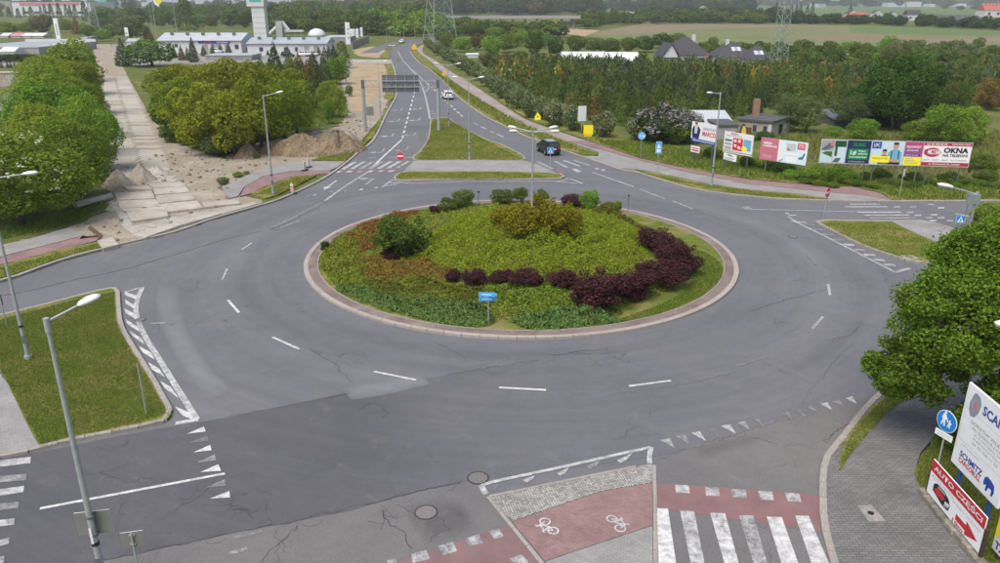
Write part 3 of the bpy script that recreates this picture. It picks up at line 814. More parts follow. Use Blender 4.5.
# right crossing
for a, b in (((845, 207), (887, 207)), ((857, 212.4), (901, 212.4)), ((864, 215.4), (909, 215.4)), ((870, 218.2), (916, 218.2)), ((876, 221), (924, 221)), ((850, 204.4), (880, 204.4))):
    line_px('zebra_stripe', [a, b], 0.42, 'white')
for x, y in ((897, 207), (913, 207), (931, 204.6), (941, 208), (910, 212.5), (934, 215), (918, 215.5), (941, 218), (929, 218), (950, 221), (933, 221)):
    mark('crossing_block', [(x - 3.6, y + .9), (x + 3, y + .9), (x + 3.6, y - .7), (x - 3, y - .7)], 'white')
line_px('edge_line', [(955, 213.5), (966, 216), (975, 219)], 0.35, 'white')
line_px('hatch_line', [(788, 217), (800, 224), (830, 239), (865, 257), (895, 272.5)], 0.22, 'white')
line_px('hatch_line', [(895, 272.5), (910, 268.5)], 0.3, 'white')
line_px('hatch_line', [(790, 221.5), (807, 222.8)], 0.3, 'white')
for i in range(9):
    t = (i + .5) / 9.5
    x, y = 796 + 96 * t, 222 + 48 * t
    line_px('hatch_bar', [(x + 2, y), (x + 13, y + .6)], 0.4, 'white_worn' if i < 4 else 'white')
for x, y in ((787, 213.5), (790, 215.5), (794, 215.2)):
    mark('yield_triangle', [(x - 2, y + .6), (x + 2, y + .6), (x + 2, y - .6), (x - 2, y - .4)], 'white')
# left splitter hatching
line_px('hatch_line', [(142.5, 287.5), (136.8, 302.5), (137, 317.5), (145.5, 337.5), (158, 357.5), (175, 385), (197, 420)], 0.28, 'white')
line_px('hatch_line', [(125, 292.4), (142, 287.8)], 0.3, 'white')
for q in ([(125, 293), (137, 296), (136.5, 299), (125, 295.6)], [(125, 301), (135.5, 306), (135.5, 309), (126, 304.4)], [(124.5, 310), (137, 315), (137, 319), (125.5, 313.6)], [(125.5, 320.6), (138, 327), (139.5, 331), (127, 324.5)],
          [(129.5, 332.6), (142, 339), (145, 344), (133, 337)], [(139, 348), (151, 353), (155, 359), (143, 353)], [(148, 364), (159, 369), (165, 376), (152, 370)], [(160, 383), (171, 388), (179, 397), (165, 389)], [(175, 408.6), (188, 412.6), (197, 420.6), (183, 416)], [(176, 422.5), (197, 419), (199, 421.6), (175, 425)]):
    c = (sum(p[0] for p in q) / 4, sum(p[1] for p in q) / 4)
    mark('hatch_bar', [(x, c[1] + (y - c[1]) * 1.25) for x, y in q], 'white_fresh')
mark('worn_mark', [(150, 323), (166, 322.4), (166, 324.2), (150, 325)], 'white_worn')
# left yield triangles, centre line, zebra
k = 3.936
for i, t in enumerate((((735, 57), (803, 28), (810, 48)), ((743, 93), (815, 62), (823, 85)), ((762, 130), (828, 100), (833, 122)), ((775, 170), (845, 138), (853, 162)), ((788, 208), (860, 177), (870, 203)), ((808, 270), (885, 236), (888, 262)), ((825, 313), (903, 282), (906, 308)))):
    mark('yield_triangle', [(x / k, 420 + y / k) for x, y in t], 'white_worn' if i in (1, 3, 5) else 'white_fresh')
line_px('lane_line', [(40, 509.3), (225, 474.2)], 0.15, 'white_fresh')
for i, (yl, yr, xr) in enumerate(((165, 148, 122), (225, 215, 105), (280, 262, 95), (335, 325, 75), (400, 390, 58), (480, 465, 38), (545, 538, 18))):
    x1 = xr / k; s = (yl - yr) / max(x1, 1) / k
    mark('zebra_stripe', [(-25, 420 + yl / k + 25 * s * .5), (x1, 420 + yr / k), (x1 - .5, 420 + (yr + 25) / k), (-25, 420 + (yl + 27) / k + 25 * s * .5)], 'white_worn' if i in (1, 3) else 'white')
mark('worn_mark', [(232, 537), (262, 531), (262, 533), (233, 540)], 'white_worn'); mark('worn_mark', [(228, 553), (246, 548), (248, 551), (230, 556)], 'white_worn')
# near island hatching
line_px('hatch_line', [(481, 487), (492, 482.8), (560, 468), (620, 454.6), (651, 447.8)], 0.17, 'white')
line_px('hatch_line', [(651, 447.8), (649.6, 456), (649.5, 464)], 0.2, 'white')
line_px('hatch_line', [(481, 486), (486, 495)], 0.22, 'white')
for q in ([(497, 486), (504, 482), (500, 484), (492, 491)], [(523, 480.6), (537, 475), (531.5, 481), (526, 483.4)], [(557, 474), (569, 468), (565, 474), (560, 476.6)], [(587, 467), (600, 461), (595.6, 467.4), (590, 470)], [(617, 461), (632, 454), (626, 461), (620, 464)]):
    mark('hatch_bar', q, 'white')
# near yield triangles
k2 = 677 / 220.0
for i, (a, b, c) in enumerate((((62, 187), (92, 180), (108, 213)), ((110, 175), (138, 170), (155, 203)), ((158, 165), (184, 160), (203, 190)), ((203, 155), (233, 150), (247, 178)), ((248, 143), (278, 138), (295, 167)), ((300, 133), (324, 128), (337, 155)), ((345, 122), (364, 118), (380, 145)),
               ((435, 105), (457, 100), (470, 125)), ((475, 97), (494, 92), (510, 115)), ((510, 85), (532, 80), (552, 105)), ((555, 75), (576, 70), (592, 95)), ((590, 68), (612, 62), (632, 85)), ((632, 58), (652, 52), (667, 75)))):
    mark('yield_triangle', [(640 + x / k2, 380 + y / k2) for x, y in (a, b, c)], 'white_worn' if i in (1, 3, 5, 6, 7, 8, 9, 11) else 'white')
# near crossing
mark('cycle_crossing', [(656, 484), (700, 486.5), (760, 491), (802, 494), (818.5, 497), (820.5, 533), (760, 524), (700, 515), (656, 508.4)], 'red_paint', z=0.0225)
for q in ([(675, 485.5), (688.5, 486), (689.7, 494), (676, 493.5)], [(704.6, 488), (718.7, 488.4), (719.8, 497), (706.4, 496.4)], [(731, 490), (745.5, 490.6), (746.8, 498.6), (733, 498)], [(758, 491.6), (772, 492.4), (774, 501), (760.5, 500.4)], [(784.6, 493.4), (799, 494.4), (801.6, 503), (788, 502)]):
    mark('crossing_block', q, 'white')
for i, (x0, x1, y, b0, b1) in enumerate(((654.8, 668, 509, 657, 676), (680, 694, 511.4, 690.5, 704.5), (710, 725, 513.6, 724, 738.5), (739, 753.5, 516, 753, 767), (766.7, 781.6, 517.5, 781, 798), (795, 808.6, 516.3, 811, 828.5))):
    e = (620 - y) / (563 - y)
    if i == 0: x0, b0 = 656.5, 658.5
    mark('zebra_stripe', [(x0, y), (x1, y + .4), (x1 + (b1 - x1) * e, 620), (x0 + (b0 - x0) * e, 620)], 'white' if i in (1, 3) else 'white_fresh')
mark('cycle_crossing', [(385, 566), (440, 549), (498, 528), (512, 527), (541, 563), (560, 590), (420, 610)], 'red_paint', z=0.0225)
for q in (((635, 530), (695, 515), (708, 550), (640, 566)), ((740, 500), (800, 483), (815, 520), (760, 535)), ((845, 470), (900, 452), (917, 488), (865, 500)), ((940, 440), (982, 430), (998, 462), (960, 472)), ((540, 556), (575, 548), (580, 570), (545, 580))):
    mark('crossing_block', [(250 + x / k, 420 + y / k) for x, y in q], 'white')
mark('crossing_block', [(509.5, 559.5), (521, 555.4), (529, 563), (518, 568)], 'white')
# bicycle symbols
def bicycle(c, head, s):
    """painted bicycle: two rings and a frame"""
    cx, cy = G(*c, 0.045); d = G(*head, 0.045)
    a = math.atan2(d[1] - cy, d[0] - cx)
    m = MB(); z = 0.042
    T = lambda x, y: (cx + s * (x * math.cos(a) - y * math.sin(a)), cy + s * (x * math.sin(a) + y * math.cos(a)), z)
    for wx in (-.55, .55):
        n = 18
        for i in range(n):
            t0, t1 = 2 * math.pi * i / n, 2 * math.pi * (i + 1) / n
            m.quad(T(wx + .40 * math.cos(t0), .40 * math.sin(t0)), T(wx + .40 * math.cos(t1), .40 * math.sin(t1)), T(wx + .30 * math.cos(t1), .30 * math.sin(t1)), T(wx + .30 * math.cos(t0), .30 * math.sin(t0)))
    z += 0.0006
    def bar(p, q, w=.045):
        dx, dy = q[0] - p[0], q[1] - p[1]; L = math.hypot(dx, dy); nx, ny = -dy / L * w, dx / L * w
        m.quad(T(p[0] - nx, p[1] - ny), T(q[0] - nx, q[1] - ny), T(q[0] + nx, q[1] + ny), T(p[0] + nx, p[1] + ny))
    for p, q in (((-.55, 0), (-.05, .02)), ((-.05, .02), (.35, .5)), ((-.28, .5), (.35, .52)), ((-.55, 0), (-.25, .5)), ((-.05, .02), (-.3, .62)), ((.55, 0), (.32, .72)), ((.32, .72), (.5, .78)), ((-.45, .64), (-.15, .64))):
        z += 0.0003; bar(p, q)
    return m.build('bicycle_symbol', MT['white_fresh'], road)
bicycle((549, 526), (545, 521.5), 0.5)
bicycle((616, 523.5), (620, 528), 0.5)

# cracks
def crack(px, w=0.05, seed=1, branch=3, jit=0.16):
    w *= .52
    r = random.Random(seed)
    P = W(px)
    pts = resample(P, 0.22)
    if len(pts) < 3: return
    q = [(x + r.uniform(-jit, jit) * .6, y + r.uniform(-jit, jit) * .6) for x, y in pts]
    m = MB(); z = 0.0190
    def ribbon(q, w):
        for i in range(len(q) - 1):
            (x0, y0), (x1, y1) = q[i], q[i + 1]
            L = math.hypot(x1 - x0, y1 - y0) or 1; nx, ny = -(y1 - y0) / L, (x1 - x0) / L
            a = w * r.uniform(.35, 1.1) / 2; b = w * r.uniform(.35, 1.1) / 2
            m.quad((x0 - nx * a, y0 - ny * a, z), (x1 - nx * b, y1 - ny * b, z), (x1 + nx * b, y1 + ny * b, z), (x0 + nx * a, y0 + ny * a, z))
    ribbon(q, w)
    for _ in range(branch):
        s = r.choice(q); a = r.uniform(0, 6.28); br = [s]
        for _ in range(r.randint(3, 8)):
            a += r.uniform(-.95, .95); br.append((br[-1][0] + .16 * math.cos(a), br[-1][1] + .16 * math.sin(a)))
        z += 0.0003; ribbon(br, w * .5)
    m.build('crack', MT['crack'], road)
for i, (px, w, br) in enumerate((
    ([(310, 349), (322, 357), (335, 364), (344, 375), (357, 387)], .05, 3), ([(432, 341), (448, 349), (462, 356), (469, 363)], .05, 2), ([(445, 375), (470, 371), (490, 367), (496, 366)], .06, 4),
    ([(500, 368), (525, 362), (541, 360)], .06, 2), ([(558, 355), (575, 352), (587, 350)], .08, 4), ([(607, 346), (610, 355), (618, 361)], .05, 2), ([(605, 396), (640, 391), (675, 386), (700, 381), (737, 372)], .05, 5),
    ([(649, 418), (650, 413), (659, 412)], .06, 1), ([(750, 311), (785, 300), (826, 290)], .07, 1), ([(827, 341), (848, 336), (862, 325)], .05, 2), ([(801, 405), (815, 385), (840, 355), (855, 343)], .03, 1),
    ([(365, 404), (378, 404), (386, 413), (384, 420)], .05, 6), ([(326, 398), (340, 395), (352, 394)], .06, 3), ([(95, 448), (108, 452), (125, 446), (130, 440)], .04, 6), ([(98, 472), (115, 479), (128, 484), (142, 478), (165, 483)], .05, 9),
    ([(180, 500), (195, 501), (207, 490), (215, 484)], .05, 8), ([(118, 500), (122, 516), (118, 525)], .04, 3), ([(230, 505), (245, 510), (252, 520)], .06, 7), ([(262, 560), (275, 548), (285, 538), (288, 531)], .09, 7),
    ([(318, 471), (335, 467), (350, 465)], .04, 2), ([(430, 456), (440, 466)], .04, 1), ([(612, 440), (625, 438), (628, 431), (636, 426)], .05, 4), ([(715, 441), (735, 437), (760, 439), (781, 447)], .06, 3), ([(781, 447), (800, 445), (822, 453)], .035, 2),
    ([(382, 511), (388, 525), (408, 535), (412, 550)], .10, 5), ([(398, 505), (412, 514), (440, 520), (455, 535)], .06, 8), ([(250, 531), (330, 513), (405, 496), (445, 486), (466, 481)], .09, 4), ([(100, 561), (160, 549), (235, 533)], .07, 3),
    ([(270, 230), (290, 222), (306, 213), (320, 207)], .10, 3), ([(350, 203), (365, 199), (378, 196)], .07, 2), ([(655, 460), (700, 446), (760, 427), (820, 410)], .05, 2), ([(230, 417), (300, 404), (352, 393)], .035, 2), ([(825, 441), (838, 430), (850, 421)], .1, 2))):
    crack(px, w, 40 + i, br)

# manhole covers (each a round iron plate in a ring)
def manhole(px, r, label, cat='manhole cover', z=0.021):
    X, Y = G(*px)
    t = empty('manhole_cover', (X, Y, z), label=label, cat=cat, group='manhole covers in the road')
    m = MB(); n = 28
    for i in range(n):
        a, b = 2 * math.pi * i / n, 2 * math.pi * (i + 1) / n
        p = lambda rr, t_, zz: (rr * math.cos(t_), rr * math.sin(t_), zz)
        m.quad(p(r, a, .0), p(r, b, .0), p(r, b, .014), p(r, a, .014)); m.quad(p(r, a, .014), p(r, b, .014), p(r * .86, b, .014), p(r * .86, a, .014))
    m.build('ring', MT['crack'], t)
    m = MB().tube((0, 0, -.005), (0, 0, .010), r * .85, n=28)
    for i in range(-3, 4):
        m.box((i * r * .2, 0, .012), (.05, r * 1.1, .005))
    m.build('lid', MT['iron'], t)
manhole((478, 478.5), .42, 'round iron manhole cover touching the tip of the white hatching')
manhole((426, 513), .42, 'round iron manhole cover alone on the old patched asphalt')
manhole((793, 237), .35, 'small pale manhole cover beside the right splitter island hatching')
manhole((140.5, 320), .3, 'small round cover on the left hatched strip')
# inspection cover in the near pavement
cps = [(857, 506), (871, 504.6), (886.5, 521.8), (869, 523)]
c = W(cps, .1); cx = sum(p[0] for p in c) / 4; cy = sum(p[1] for p in c) / 4
t = empty('inspection_cover', (cx, cy, 0.1), label='square concrete inspection cover with a round iron lid in the near pavement', cat='utility cover')
MB().prism([(p[0] - cx, p[1] - cy) for p in c], 0, .012).build('frame', MT['iron'], t)
MB().prism([((p[0] - cx) * .93, (p[1] - cy) * .93) for p in c], 0, .02).build('slab', MT['lot'], t)
MB().tube((0, 0, 0), (0, 0, .028), .11, n=16).build('lid', MT['black'], t)
# loose pothole plates etc. along the left splitter
t = empty('drain_grate', (*G(909, 259), 0.14), label='square drain cover in the corner of the right grass island', cat='drain')
MB().box((0, 0, 0), (.9, .7, .04)).build('frame', MT['concrete'], t); MB().box((0, 0, .012), (.6, .45, .04)).build('grate', MT['iron'], t)
# ------------------------------------------------------------------ foliage builders
def leaf_cards(P, N, L, rs, aspect=0.55, spread=0.9, along=None, fold=0.0):
    """rhombus leaves at points P facing roughly N; L = half length (scalar or array)"""
    n = len(P)
    N = N + spread * rs.randn(n, 3)
    N /= np.linalg.norm(N, axis=1)[:, None] + 1e-9
    T = rs.randn(n, 3) if along is None else along + 0.35 * rs.randn(n, 3)
    T -= (T * N).sum(1)[:, None] * N
    T /= np.linalg.norm(T, axis=1)[:, None] + 1e-9
    B = np.cross(N, T)
    L = (np.ones(n) * L * (0.7 + 0.6 * rs.rand(n)))[:, None]
    V = np.stack([P - T * L, P + B * L * aspect, P + T * L, P - B * L * aspect], 1)
    return V.reshape(-1, 3), np.arange(4 * n).reshape(-1, 4)

def crown_pts(seed, n, lobes=16, zb=0.08, inner=0.12, lob=(0.28, 0.46), top_heavy=0.0, stray=.10):
    """points and outward directions on a lumpy crown in a unit box (x, y in +-.5, z from zb to 1)"""
    r = np.random.RandomState(seed)
    c = r.randn(lobes, 3); c /= np.linalg.norm(c, axis=1)[:, None]
    rad = lob[0] + (lob[1] - lob[0]) * r.rand(lobes)
    c *= (0.97 - rad)[:, None] * (0.75 + 0.3 * r.rand(lobes))[:, None]
    c[:, 2] += top_heavy * r.rand(lobes)
    c = np.vstack([c, [[0, 0, -.05]]]); rad = np.append(rad, 0.52)
    out_p, out_n = [], []
    tot = 0
    w = rad ** 2 / (rad ** 2).sum()
    while tot < n:
        m = n * 2
        i = r.choice(len(rad), m, p=w)
        d = r.randn(m, 3); d /= np.linalg.norm(d, axis=1)[:, None]
        st = np.where(r.rand(m) < stray, 1.05 + .28 * r.rand(m), 0.80 + 0.25 * r.rand(m))
        p = c[i] + d * (rad[i] * st)[:, None]
        dist = np.linalg.norm(p[:, None, :] - c[None], axis=2) / rad[None]
        deep = (dist < 0.74).any(1)
        keep = ~deep | (r.rand(m) < inner)
        out_p.append(p[keep]); out_n.append(d[keep]); tot += keep.sum()
    p = np.vstack(out_p)[:n]; d = np.vstack(out_n)[:n]
    q = p * 0.5
    q[:, 2] = zb + (p[:, 2] + 1) / 2 * (1 - zb)
    return q, d, r

def crown_mesh(name, seed, n, leaf, **kw):
    p, d, r = crown_pts(seed, n, **kw)
    d = d.copy(); d[:, 2] += 0.35
    V, Q = leaf_cards(p, d, leaf, r)
    return mesh_np(name, V, Q)

def flower_mesh(name, seed, n, leaf, clump=6, top=0.0, **kw):
    p, d, r = crown_pts(seed, max(8, n // clump), **kw)
    k = (d[:, 2] > top - 0.6); p, d = p[k], d[k]
    p = p + d * 0.012
    p = np.repeat(p, clump, 0) + r.randn(len(p) * clump, 3) * leaf * 1.1
    d = np.repeat(d, clump, 0); d[:, 2] += .6
    V, Q = leaf_cards(p, d, leaf, r, aspect=.8, spread=.5)
    return mesh_np(name, V, Q)

def conifer_pts(seed, n, power=0.9, tiers=9, base=0.02, fat=0.5):
    r = np.random.RandomState(seed)
    z = 1 - np.sqrt(r.rand(n)) if power > .6 else r.rand(n)
    z = base + z * (1 - base)
    prof = fat * (1 - z) ** power * (0.80 + 0.20 * np.abs(np.sin(z * tiers * math.pi)))
    prof = prof * np.minimum(1, 0.55 + z * 5)
    a = r.rand(n) * 2 * math.pi
    lump = 1 + 0.16 * np.sin(a * 3 + seed) * np.sin(z * 17 + seed) + 0.10 * r.randn(n)
    rr = prof * lump * (0.72 + 0.33 * r.rand(n))
    p = np.c_[rr * np.cos(a), rr * np.sin(a), z]
    d = np.c_[np.cos(a), np.sin(a), 0.35 * np.ones(n)]
    return p, d, r

def conifer_mesh(name, seed, n, leaf, **kw):
    p, d, r = conifer_pts(seed, n, **kw)
    al = d.copy(); al[:, 2] = 0.25
    V, Q = leaf_cards(p, d, leaf, r, aspect=.38, spread=.7, along=al)
    return mesh_np(name, V, Q)

def trunk_mesh(name, seed, top=0.62, r0=0.028, limbs=7, stems=1, start=0.2):
    r = random.Random(seed); m = MB()
    for s in range(stems):
        a0 = r.uniform(0, 6.28); lean = 0.04 if stems == 1 else 0.16
        p = [(0.02 * math.cos(a0) * (stems > 1), 0.02 * math.sin(a0) * (stems > 1), 0)]
        for i in range(1, 6):
            t = i / 5
            p.append((lean * math.cos(a0) * t + r.uniform(-.012, .012), lean * math.sin(a0) * t + r.uniform(-.012, .012), top * t))
        m.path(p, [r0 * (1 - .75 * i / 5) for i in range(6)], 7)
        for b in range(limbs):
            t = start + (0.95 - start) * b / max(1, limbs - 1)
            i = min(4, int(t * 5)); f = t * 5 - i
            q = tuple(p[i][c] + (p[i + 1][c] - p[i][c]) * f for c in range(3))
            a = r.uniform(0, 6.28); L = r.uniform(.18, .34) * (1.1 - .5 * t)
            e = (q[0] + L * math.cos(a), q[1] + L * math.sin(a), q[2] + L * r.uniform(.4, .9))
            mid = tuple((q[c] + e[c]) / 2 + (0.02 if c == 2 else r.uniform(-.015, .015)) for c in range(3))
            rr = r0 * .45 * (1 - .5 * t)
            m.path([q, mid, e], [rr, rr * .6, rr * .2], 5)
    return m.mesh(name, smooth=True)

ORD = 'first second third fourth fifth sixth seventh eighth ninth tenth eleventh twelfth thirteenth fourteenth fifteenth sixteenth seventeenth eighteenth nineteenth twentieth twenty-first'.split()
def nth(L, i, what):
    """label for item i of pixel list L: its place counted from the left"""
    return ORD[sorted(range(len(L)), key=lambda k: L[k][0]).index(i)] + ' from the left of the ' + what
MARKS = ((0, 'far left edge'), (95, 'slab road'), (180, 'long white hall'), (262, 'plant tower'), (318, 'dome tent'), (355, 'white sign towers'), (400, 'far road bend'), (440, 'large pylon'), (500, 'nursery white shed'), (537, 'middle lamp'), (565, 'left polytunnel'), (590, 'yellow diversion sign'), (625, 'right polytunnel'), (660, 'lilac bush'), (690, 'dark roofed house'), (718, 'suit poster'), (745, 'skylight house'), (778, 'slim pylon'), (806, 'fruit trees'), (848, 'dark shed'), (895, 'biggest garden tree'), (940, 'young garden pair'), (985, 'right edge'))
def near_mark(u): return min(MARKS, key=lambda m: abs(m[0] - u))[1]
SP = {}
for k in range(4): SP['round', k] = crown_mesh('round_crown', 10 + k, 22000, 0.0125, lobes=34, zb=0.02, lob=(.2, .38))
for k in range(3): SP['bush', k] = crown_mesh('bush_crown', 30 + k, 6500, 0.023, lobes=18, zb=0.0)
for k in range(4): SP['shrub', k] = crown_mesh('shrub_crown', 40 + k, 5200, 0.026, lobes=30, zb=0.0, inner=.3, lob=(.12, .34), stray=.28)
for k in range(3): SP['mid', k] = crown_mesh('mid_crown', 50 + k, 3200, 0.028, lobes=20, zb=0.02)
for k in range(3): SP['low', k] = crown_mesh('small_crown', 70 + k, 620, 0.062, lobes=13, zb=0.0, inner=.05)
for k in range(3): SP['airy', k] = crown_mesh('airy_crown', 90 + k, 7500, 0.0175, lobes=34, zb=0.04, inner=.25, lob=(.15, .30))
for k in range(3): SP['cone', k] = conifer_mesh('cone_crown', 110 + k, 1100, 0.052, power=0.85)
for k in range(3): SP['column', k] = conifer_mesh('column_crown', 130 + k, 800, 0.055, power=0.45, fat=.5, tiers=4)
for k in range(3): SP['pine', k] = conifer_mesh('pine_crown', 150 + k, 1500, 0.045, power=0.8, tiers=12)
for k in range(4): SP['tiny', k] = conifer_mesh('tiny_crown', 170 + k, 150, 0.115, power=0.7, tiers=5)
for k in range(3): TR = SP['trunk', k] = trunk_mesh('trunk', 200 + k)
for k in range(2): SP['stems', k] = trunk_mesh('stems', 210 + k, .6, .018, 5, 4)

def tree(name, u, v, wpx, hp, crown, leaf, label, cat='tree', group=None, trunk='trunk', flower=None, seed=None, depth=1.0, dy=0.0, Y=None):
    """a tree or shrub standing at pixel (u, v), wpx wide and hp tall in the photograph"""
    s = seed if seed is not None else rnd.randrange(9999)
    X, Yg = G(u, v)
    h = hpx(u, v, v - hp); wd = wpx * mpp(u, v - hp * .5)
    t = empty(name, (X, Yg, -0.04), random.Random(s).uniform(0, 6.28), (wd, wd * depth, h), label=label, cat=cat, group=group)
    ks = [k for (c, k) in SP if c == crown]
    cr = new('crown', SP[crown, ks[s % len(ks)]], leaf if not isinstance(leaf, str) else LF[leaf], t)
    if trunk:
        kt = [k for (c, k) in SP if c == trunk]
        new('trunk', SP[trunk, kt[s % len(kt)]], MT['bark'], t)
    if flower:
        new('blossom', flower[0], LF[flower[1]], t)
    return t

def simple_tree(name, u, v, wpx, hp, crown, leaf, label, cat, group, seed):
    X, Yg = G(u, v)
    h = hpx(u, v, v - hp); wd = wpx * mpp(u, v)
    ks = [k for (c, k) in SP if c == crown]
    o = new(name, SP[crown, ks[seed % len(ks)]], LF[leaf], None, (X, Yg, -0.04), random.Random(seed).uniform(0, 6.28), (wd, wd, h))
    return tag(o, label, cat, group)

def mass(name, label, cat, items, leaf, group=None, parent=None):
    """many plants that read as one mass: (x, y, width, height, crown kind) joined into one mesh"""
    Vs, Qs, Ts, off = [], [], [], 0
    r = np.random.RandomState(len(items) + 3)
    cache = {}
    for (x, y, wd, h, kind) in items:
        ks = [k for (c, k) in SP if c == kind]
        key = (kind, ks[r.randint(len(ks))])
        if key not in cache:
            me = SP[key]; a = np.empty(len(me.vertices) * 3, np.float32); me.vertices.foreach_get('co', a); cache[key] = a.reshape(-1, 3)
        V = cache[key]; th = r.rand() * 6.28
        c, s = math.cos(th), math.sin(th)
        W_ = np.c_[(V[:, 0] * c - V[:, 1] * s) * wd + x, (V[:, 0] * s + V[:, 1] * c) * wd + y, V[:, 2] * h - .05]
        Vs.append(W_); Qs.append(np.arange(len(W_)).reshape(-1, 4) + off); off += len(W_)
        Ts.append(np.full(len(W_), r.rand()))
    o = new(name, mesh_np(name, np.vstack(Vs), np.vstack(Qs), tint=np.concatenate(Ts)), LF[leaf])
    return tag(o, label, cat, group, 'stuff')

def cover(name, label, poly, hgt, leaf, dens, L, seed, base_mat, hfun=None, lump=1.1, spread=.8, aspect=.5, parent=None, up=1.0, cat='ground cover', z0=0.13):
    """low planting that nobody could count: leaves over a lumpy bed"""
    r = np.random.RandomState(seed)
    n = int(area(poly) * dens)
    P = scatter(poly, n, seed)
    Pn = np.array(poly)
    def H(X, Y):
        q = (np.sin(X * 2.1 / lump + seed) * np.sin(Y * 2.3 / lump + seed * 1.7) + np.sin((X + Y) * 1.3 / lump + seed * .3) * .7 + np.sin((X - 1.4 * Y) * 3.1 / lump) * .45 + np.sin(X * 5.9 + seed) * np.sin(Y * 5.1) * .5)
        # distance to the outline, so the bed rises from its edge
        d = np.full(len(X), 1e9)
        for i in range(len(Pn)):
            a, b = Pn[i], Pn[(i + 1) % len(Pn)]
            ab = b - a; t = np.clip(((X - a[0]) * ab[0] + (Y - a[1]) * ab[1]) / (ab @ ab + 1e-9), 0, 1)
            d = np.minimum(d, np.hypot(X - a[0] - ab[0] * t, Y - a[1] - ab[1] * t))
        e = np.clip(d / (hgt * 1.3 + .05), 0, 1) ** .5
        return hgt * e * (0.66 + 0.30 * q)
    h = H(P[:, 0], P[:, 1])
    gz = hfun(P[:, 0], P[:, 1]) if hfun else 0
    eps = .12
    nx = -(H(P[:, 0] + eps, P[:, 1]) - h) / eps; ny = -(H(P[:, 0], P[:, 1] + eps) - h) / eps
    N = np.c_[nx, ny, np.full(n, up)]; N /= np.linalg.norm(N, axis=1)[:, None]
    pts = np.c_[P, z0 + gz + h * (0.55 + .5 * r.rand(n) ** .6)]
    V, Q = leaf_cards(pts, N, L, r, aspect=aspect, spread=spread)
    o = new(name, mesh_np(name, V, Q), LF[leaf], parent)
    if parent is None: tag(o, label, cat, None, 'stuff')
    return o

def tufts(name, label, polys, dens, h, leaf, seed, z=0.12, width=0.022, lean=.5, away=None):
    """upright grass blades"""
    r = np.random.RandomState(seed)
    Vs = []
    for poly in polys:
        n = max(3, int(area(poly) * dens))
        P = scatter(poly, n, seed)
        if away:
            d = np.full(n, 9.0)
            for a, b in zip(away, away[1:] + away[:1]):
                a, b = np.array(a), np.array(b); t = np.clip(((P - a) @ (b - a)) / ((b - a) @ (b - a) + 1e-9), 0, 1); d = np.minimum(d, np.linalg.norm(P - a - t[:, None] * (b - a), axis=1))
            P = P[d > .2]; n = len(P)
        hh = h * (0.4 + 0.9 * r.rand(n)); a = r.rand(n) * 6.28
        wv = np.c_[np.cos(a), np.sin(a), np.zeros(n)] * (width * (0.7 + .6 * r.rand(n)))[:, None]
        le = r.randn(n, 2) * (lean * hh)[:, None]
        b = np.c_[P, np.full(n, z - .01)]
        tip = np.c_[P + le, z + hh]
        Vs.append(np.stack([b - wv, b + wv, tip], 1).reshape(-1, 3))
    V = np.vstack(Vs)
    return tag(new(name, mesh_np(name, V, np.arange(len(V)).reshape(-1, 3)), LF[leaf]), label, 'grass', None, 'stuff')

# ------------------------------------------------------------------ the roundabout island
circ = lambda r, n=180, c=ISL: [(c[0] + r * math.cos(2 * math.pi * i / n), c[1] + r * math.sin(2 * math.pi * i / n)) for i in range(n)]
kerb('roundabout_kerb', circ(ISLR - .16, 240), 0.32, 0.15, True, 'kerb_pale')
ap = MB(); n = 120
for i in range(n):
    a, b = 2 * math.pi * i / n, 2 * math.pi * (i + 1) / n
    p = lambda r, t, z: (ISL[0] + r * math.cos(t), ISL[1] + r * math.sin(t), z)
    ap.quad(p(ISLR - .9, a, .150), p(ISLR - .31, a, .128), p(ISLR - .31, b, .128), p(ISLR - .9, b, .150))
ap.build('brick_apron', MT['pave_brick'])['kind'] = 'structure'
kerb('apron_edging', circ(ISLR - .94, 240), 0.07, 0.165, True, 'kerb', step=1.0)
MH = 1.15
def mound(X, Y):
    d = np.clip(1 - np.hypot(X - ISL[0], Y - ISL[1]) / (ISLR - 1.4), 0, 1)
    return MH * (3 * d ** 2 - 2 * d ** 3)
V, Q = [], []
nr, na = 22, 72
for i in range(nr + 1):
    for j in range(na):
        rr = (ISLR - .98) * i / nr; a = 2 * math.pi * j / na
        x, y = ISL[0] + rr * math.cos(a), ISL[1] + rr * math.sin(a)
        V.append((x, y, 0.12 + float(mound(np.array([x]), np.array([y]))[0])))
for i in range(nr):
    for j in range(na):
        Q.append((i * na + j, (i + 1) * na + j, (i + 1) * na + (j + 1) % na, i * na + (j + 1) % na))
o = new('island_ground', mesh_np('island_ground', V, Q, smooth=True), MT['lawn']); o['kind'] = 'structure'

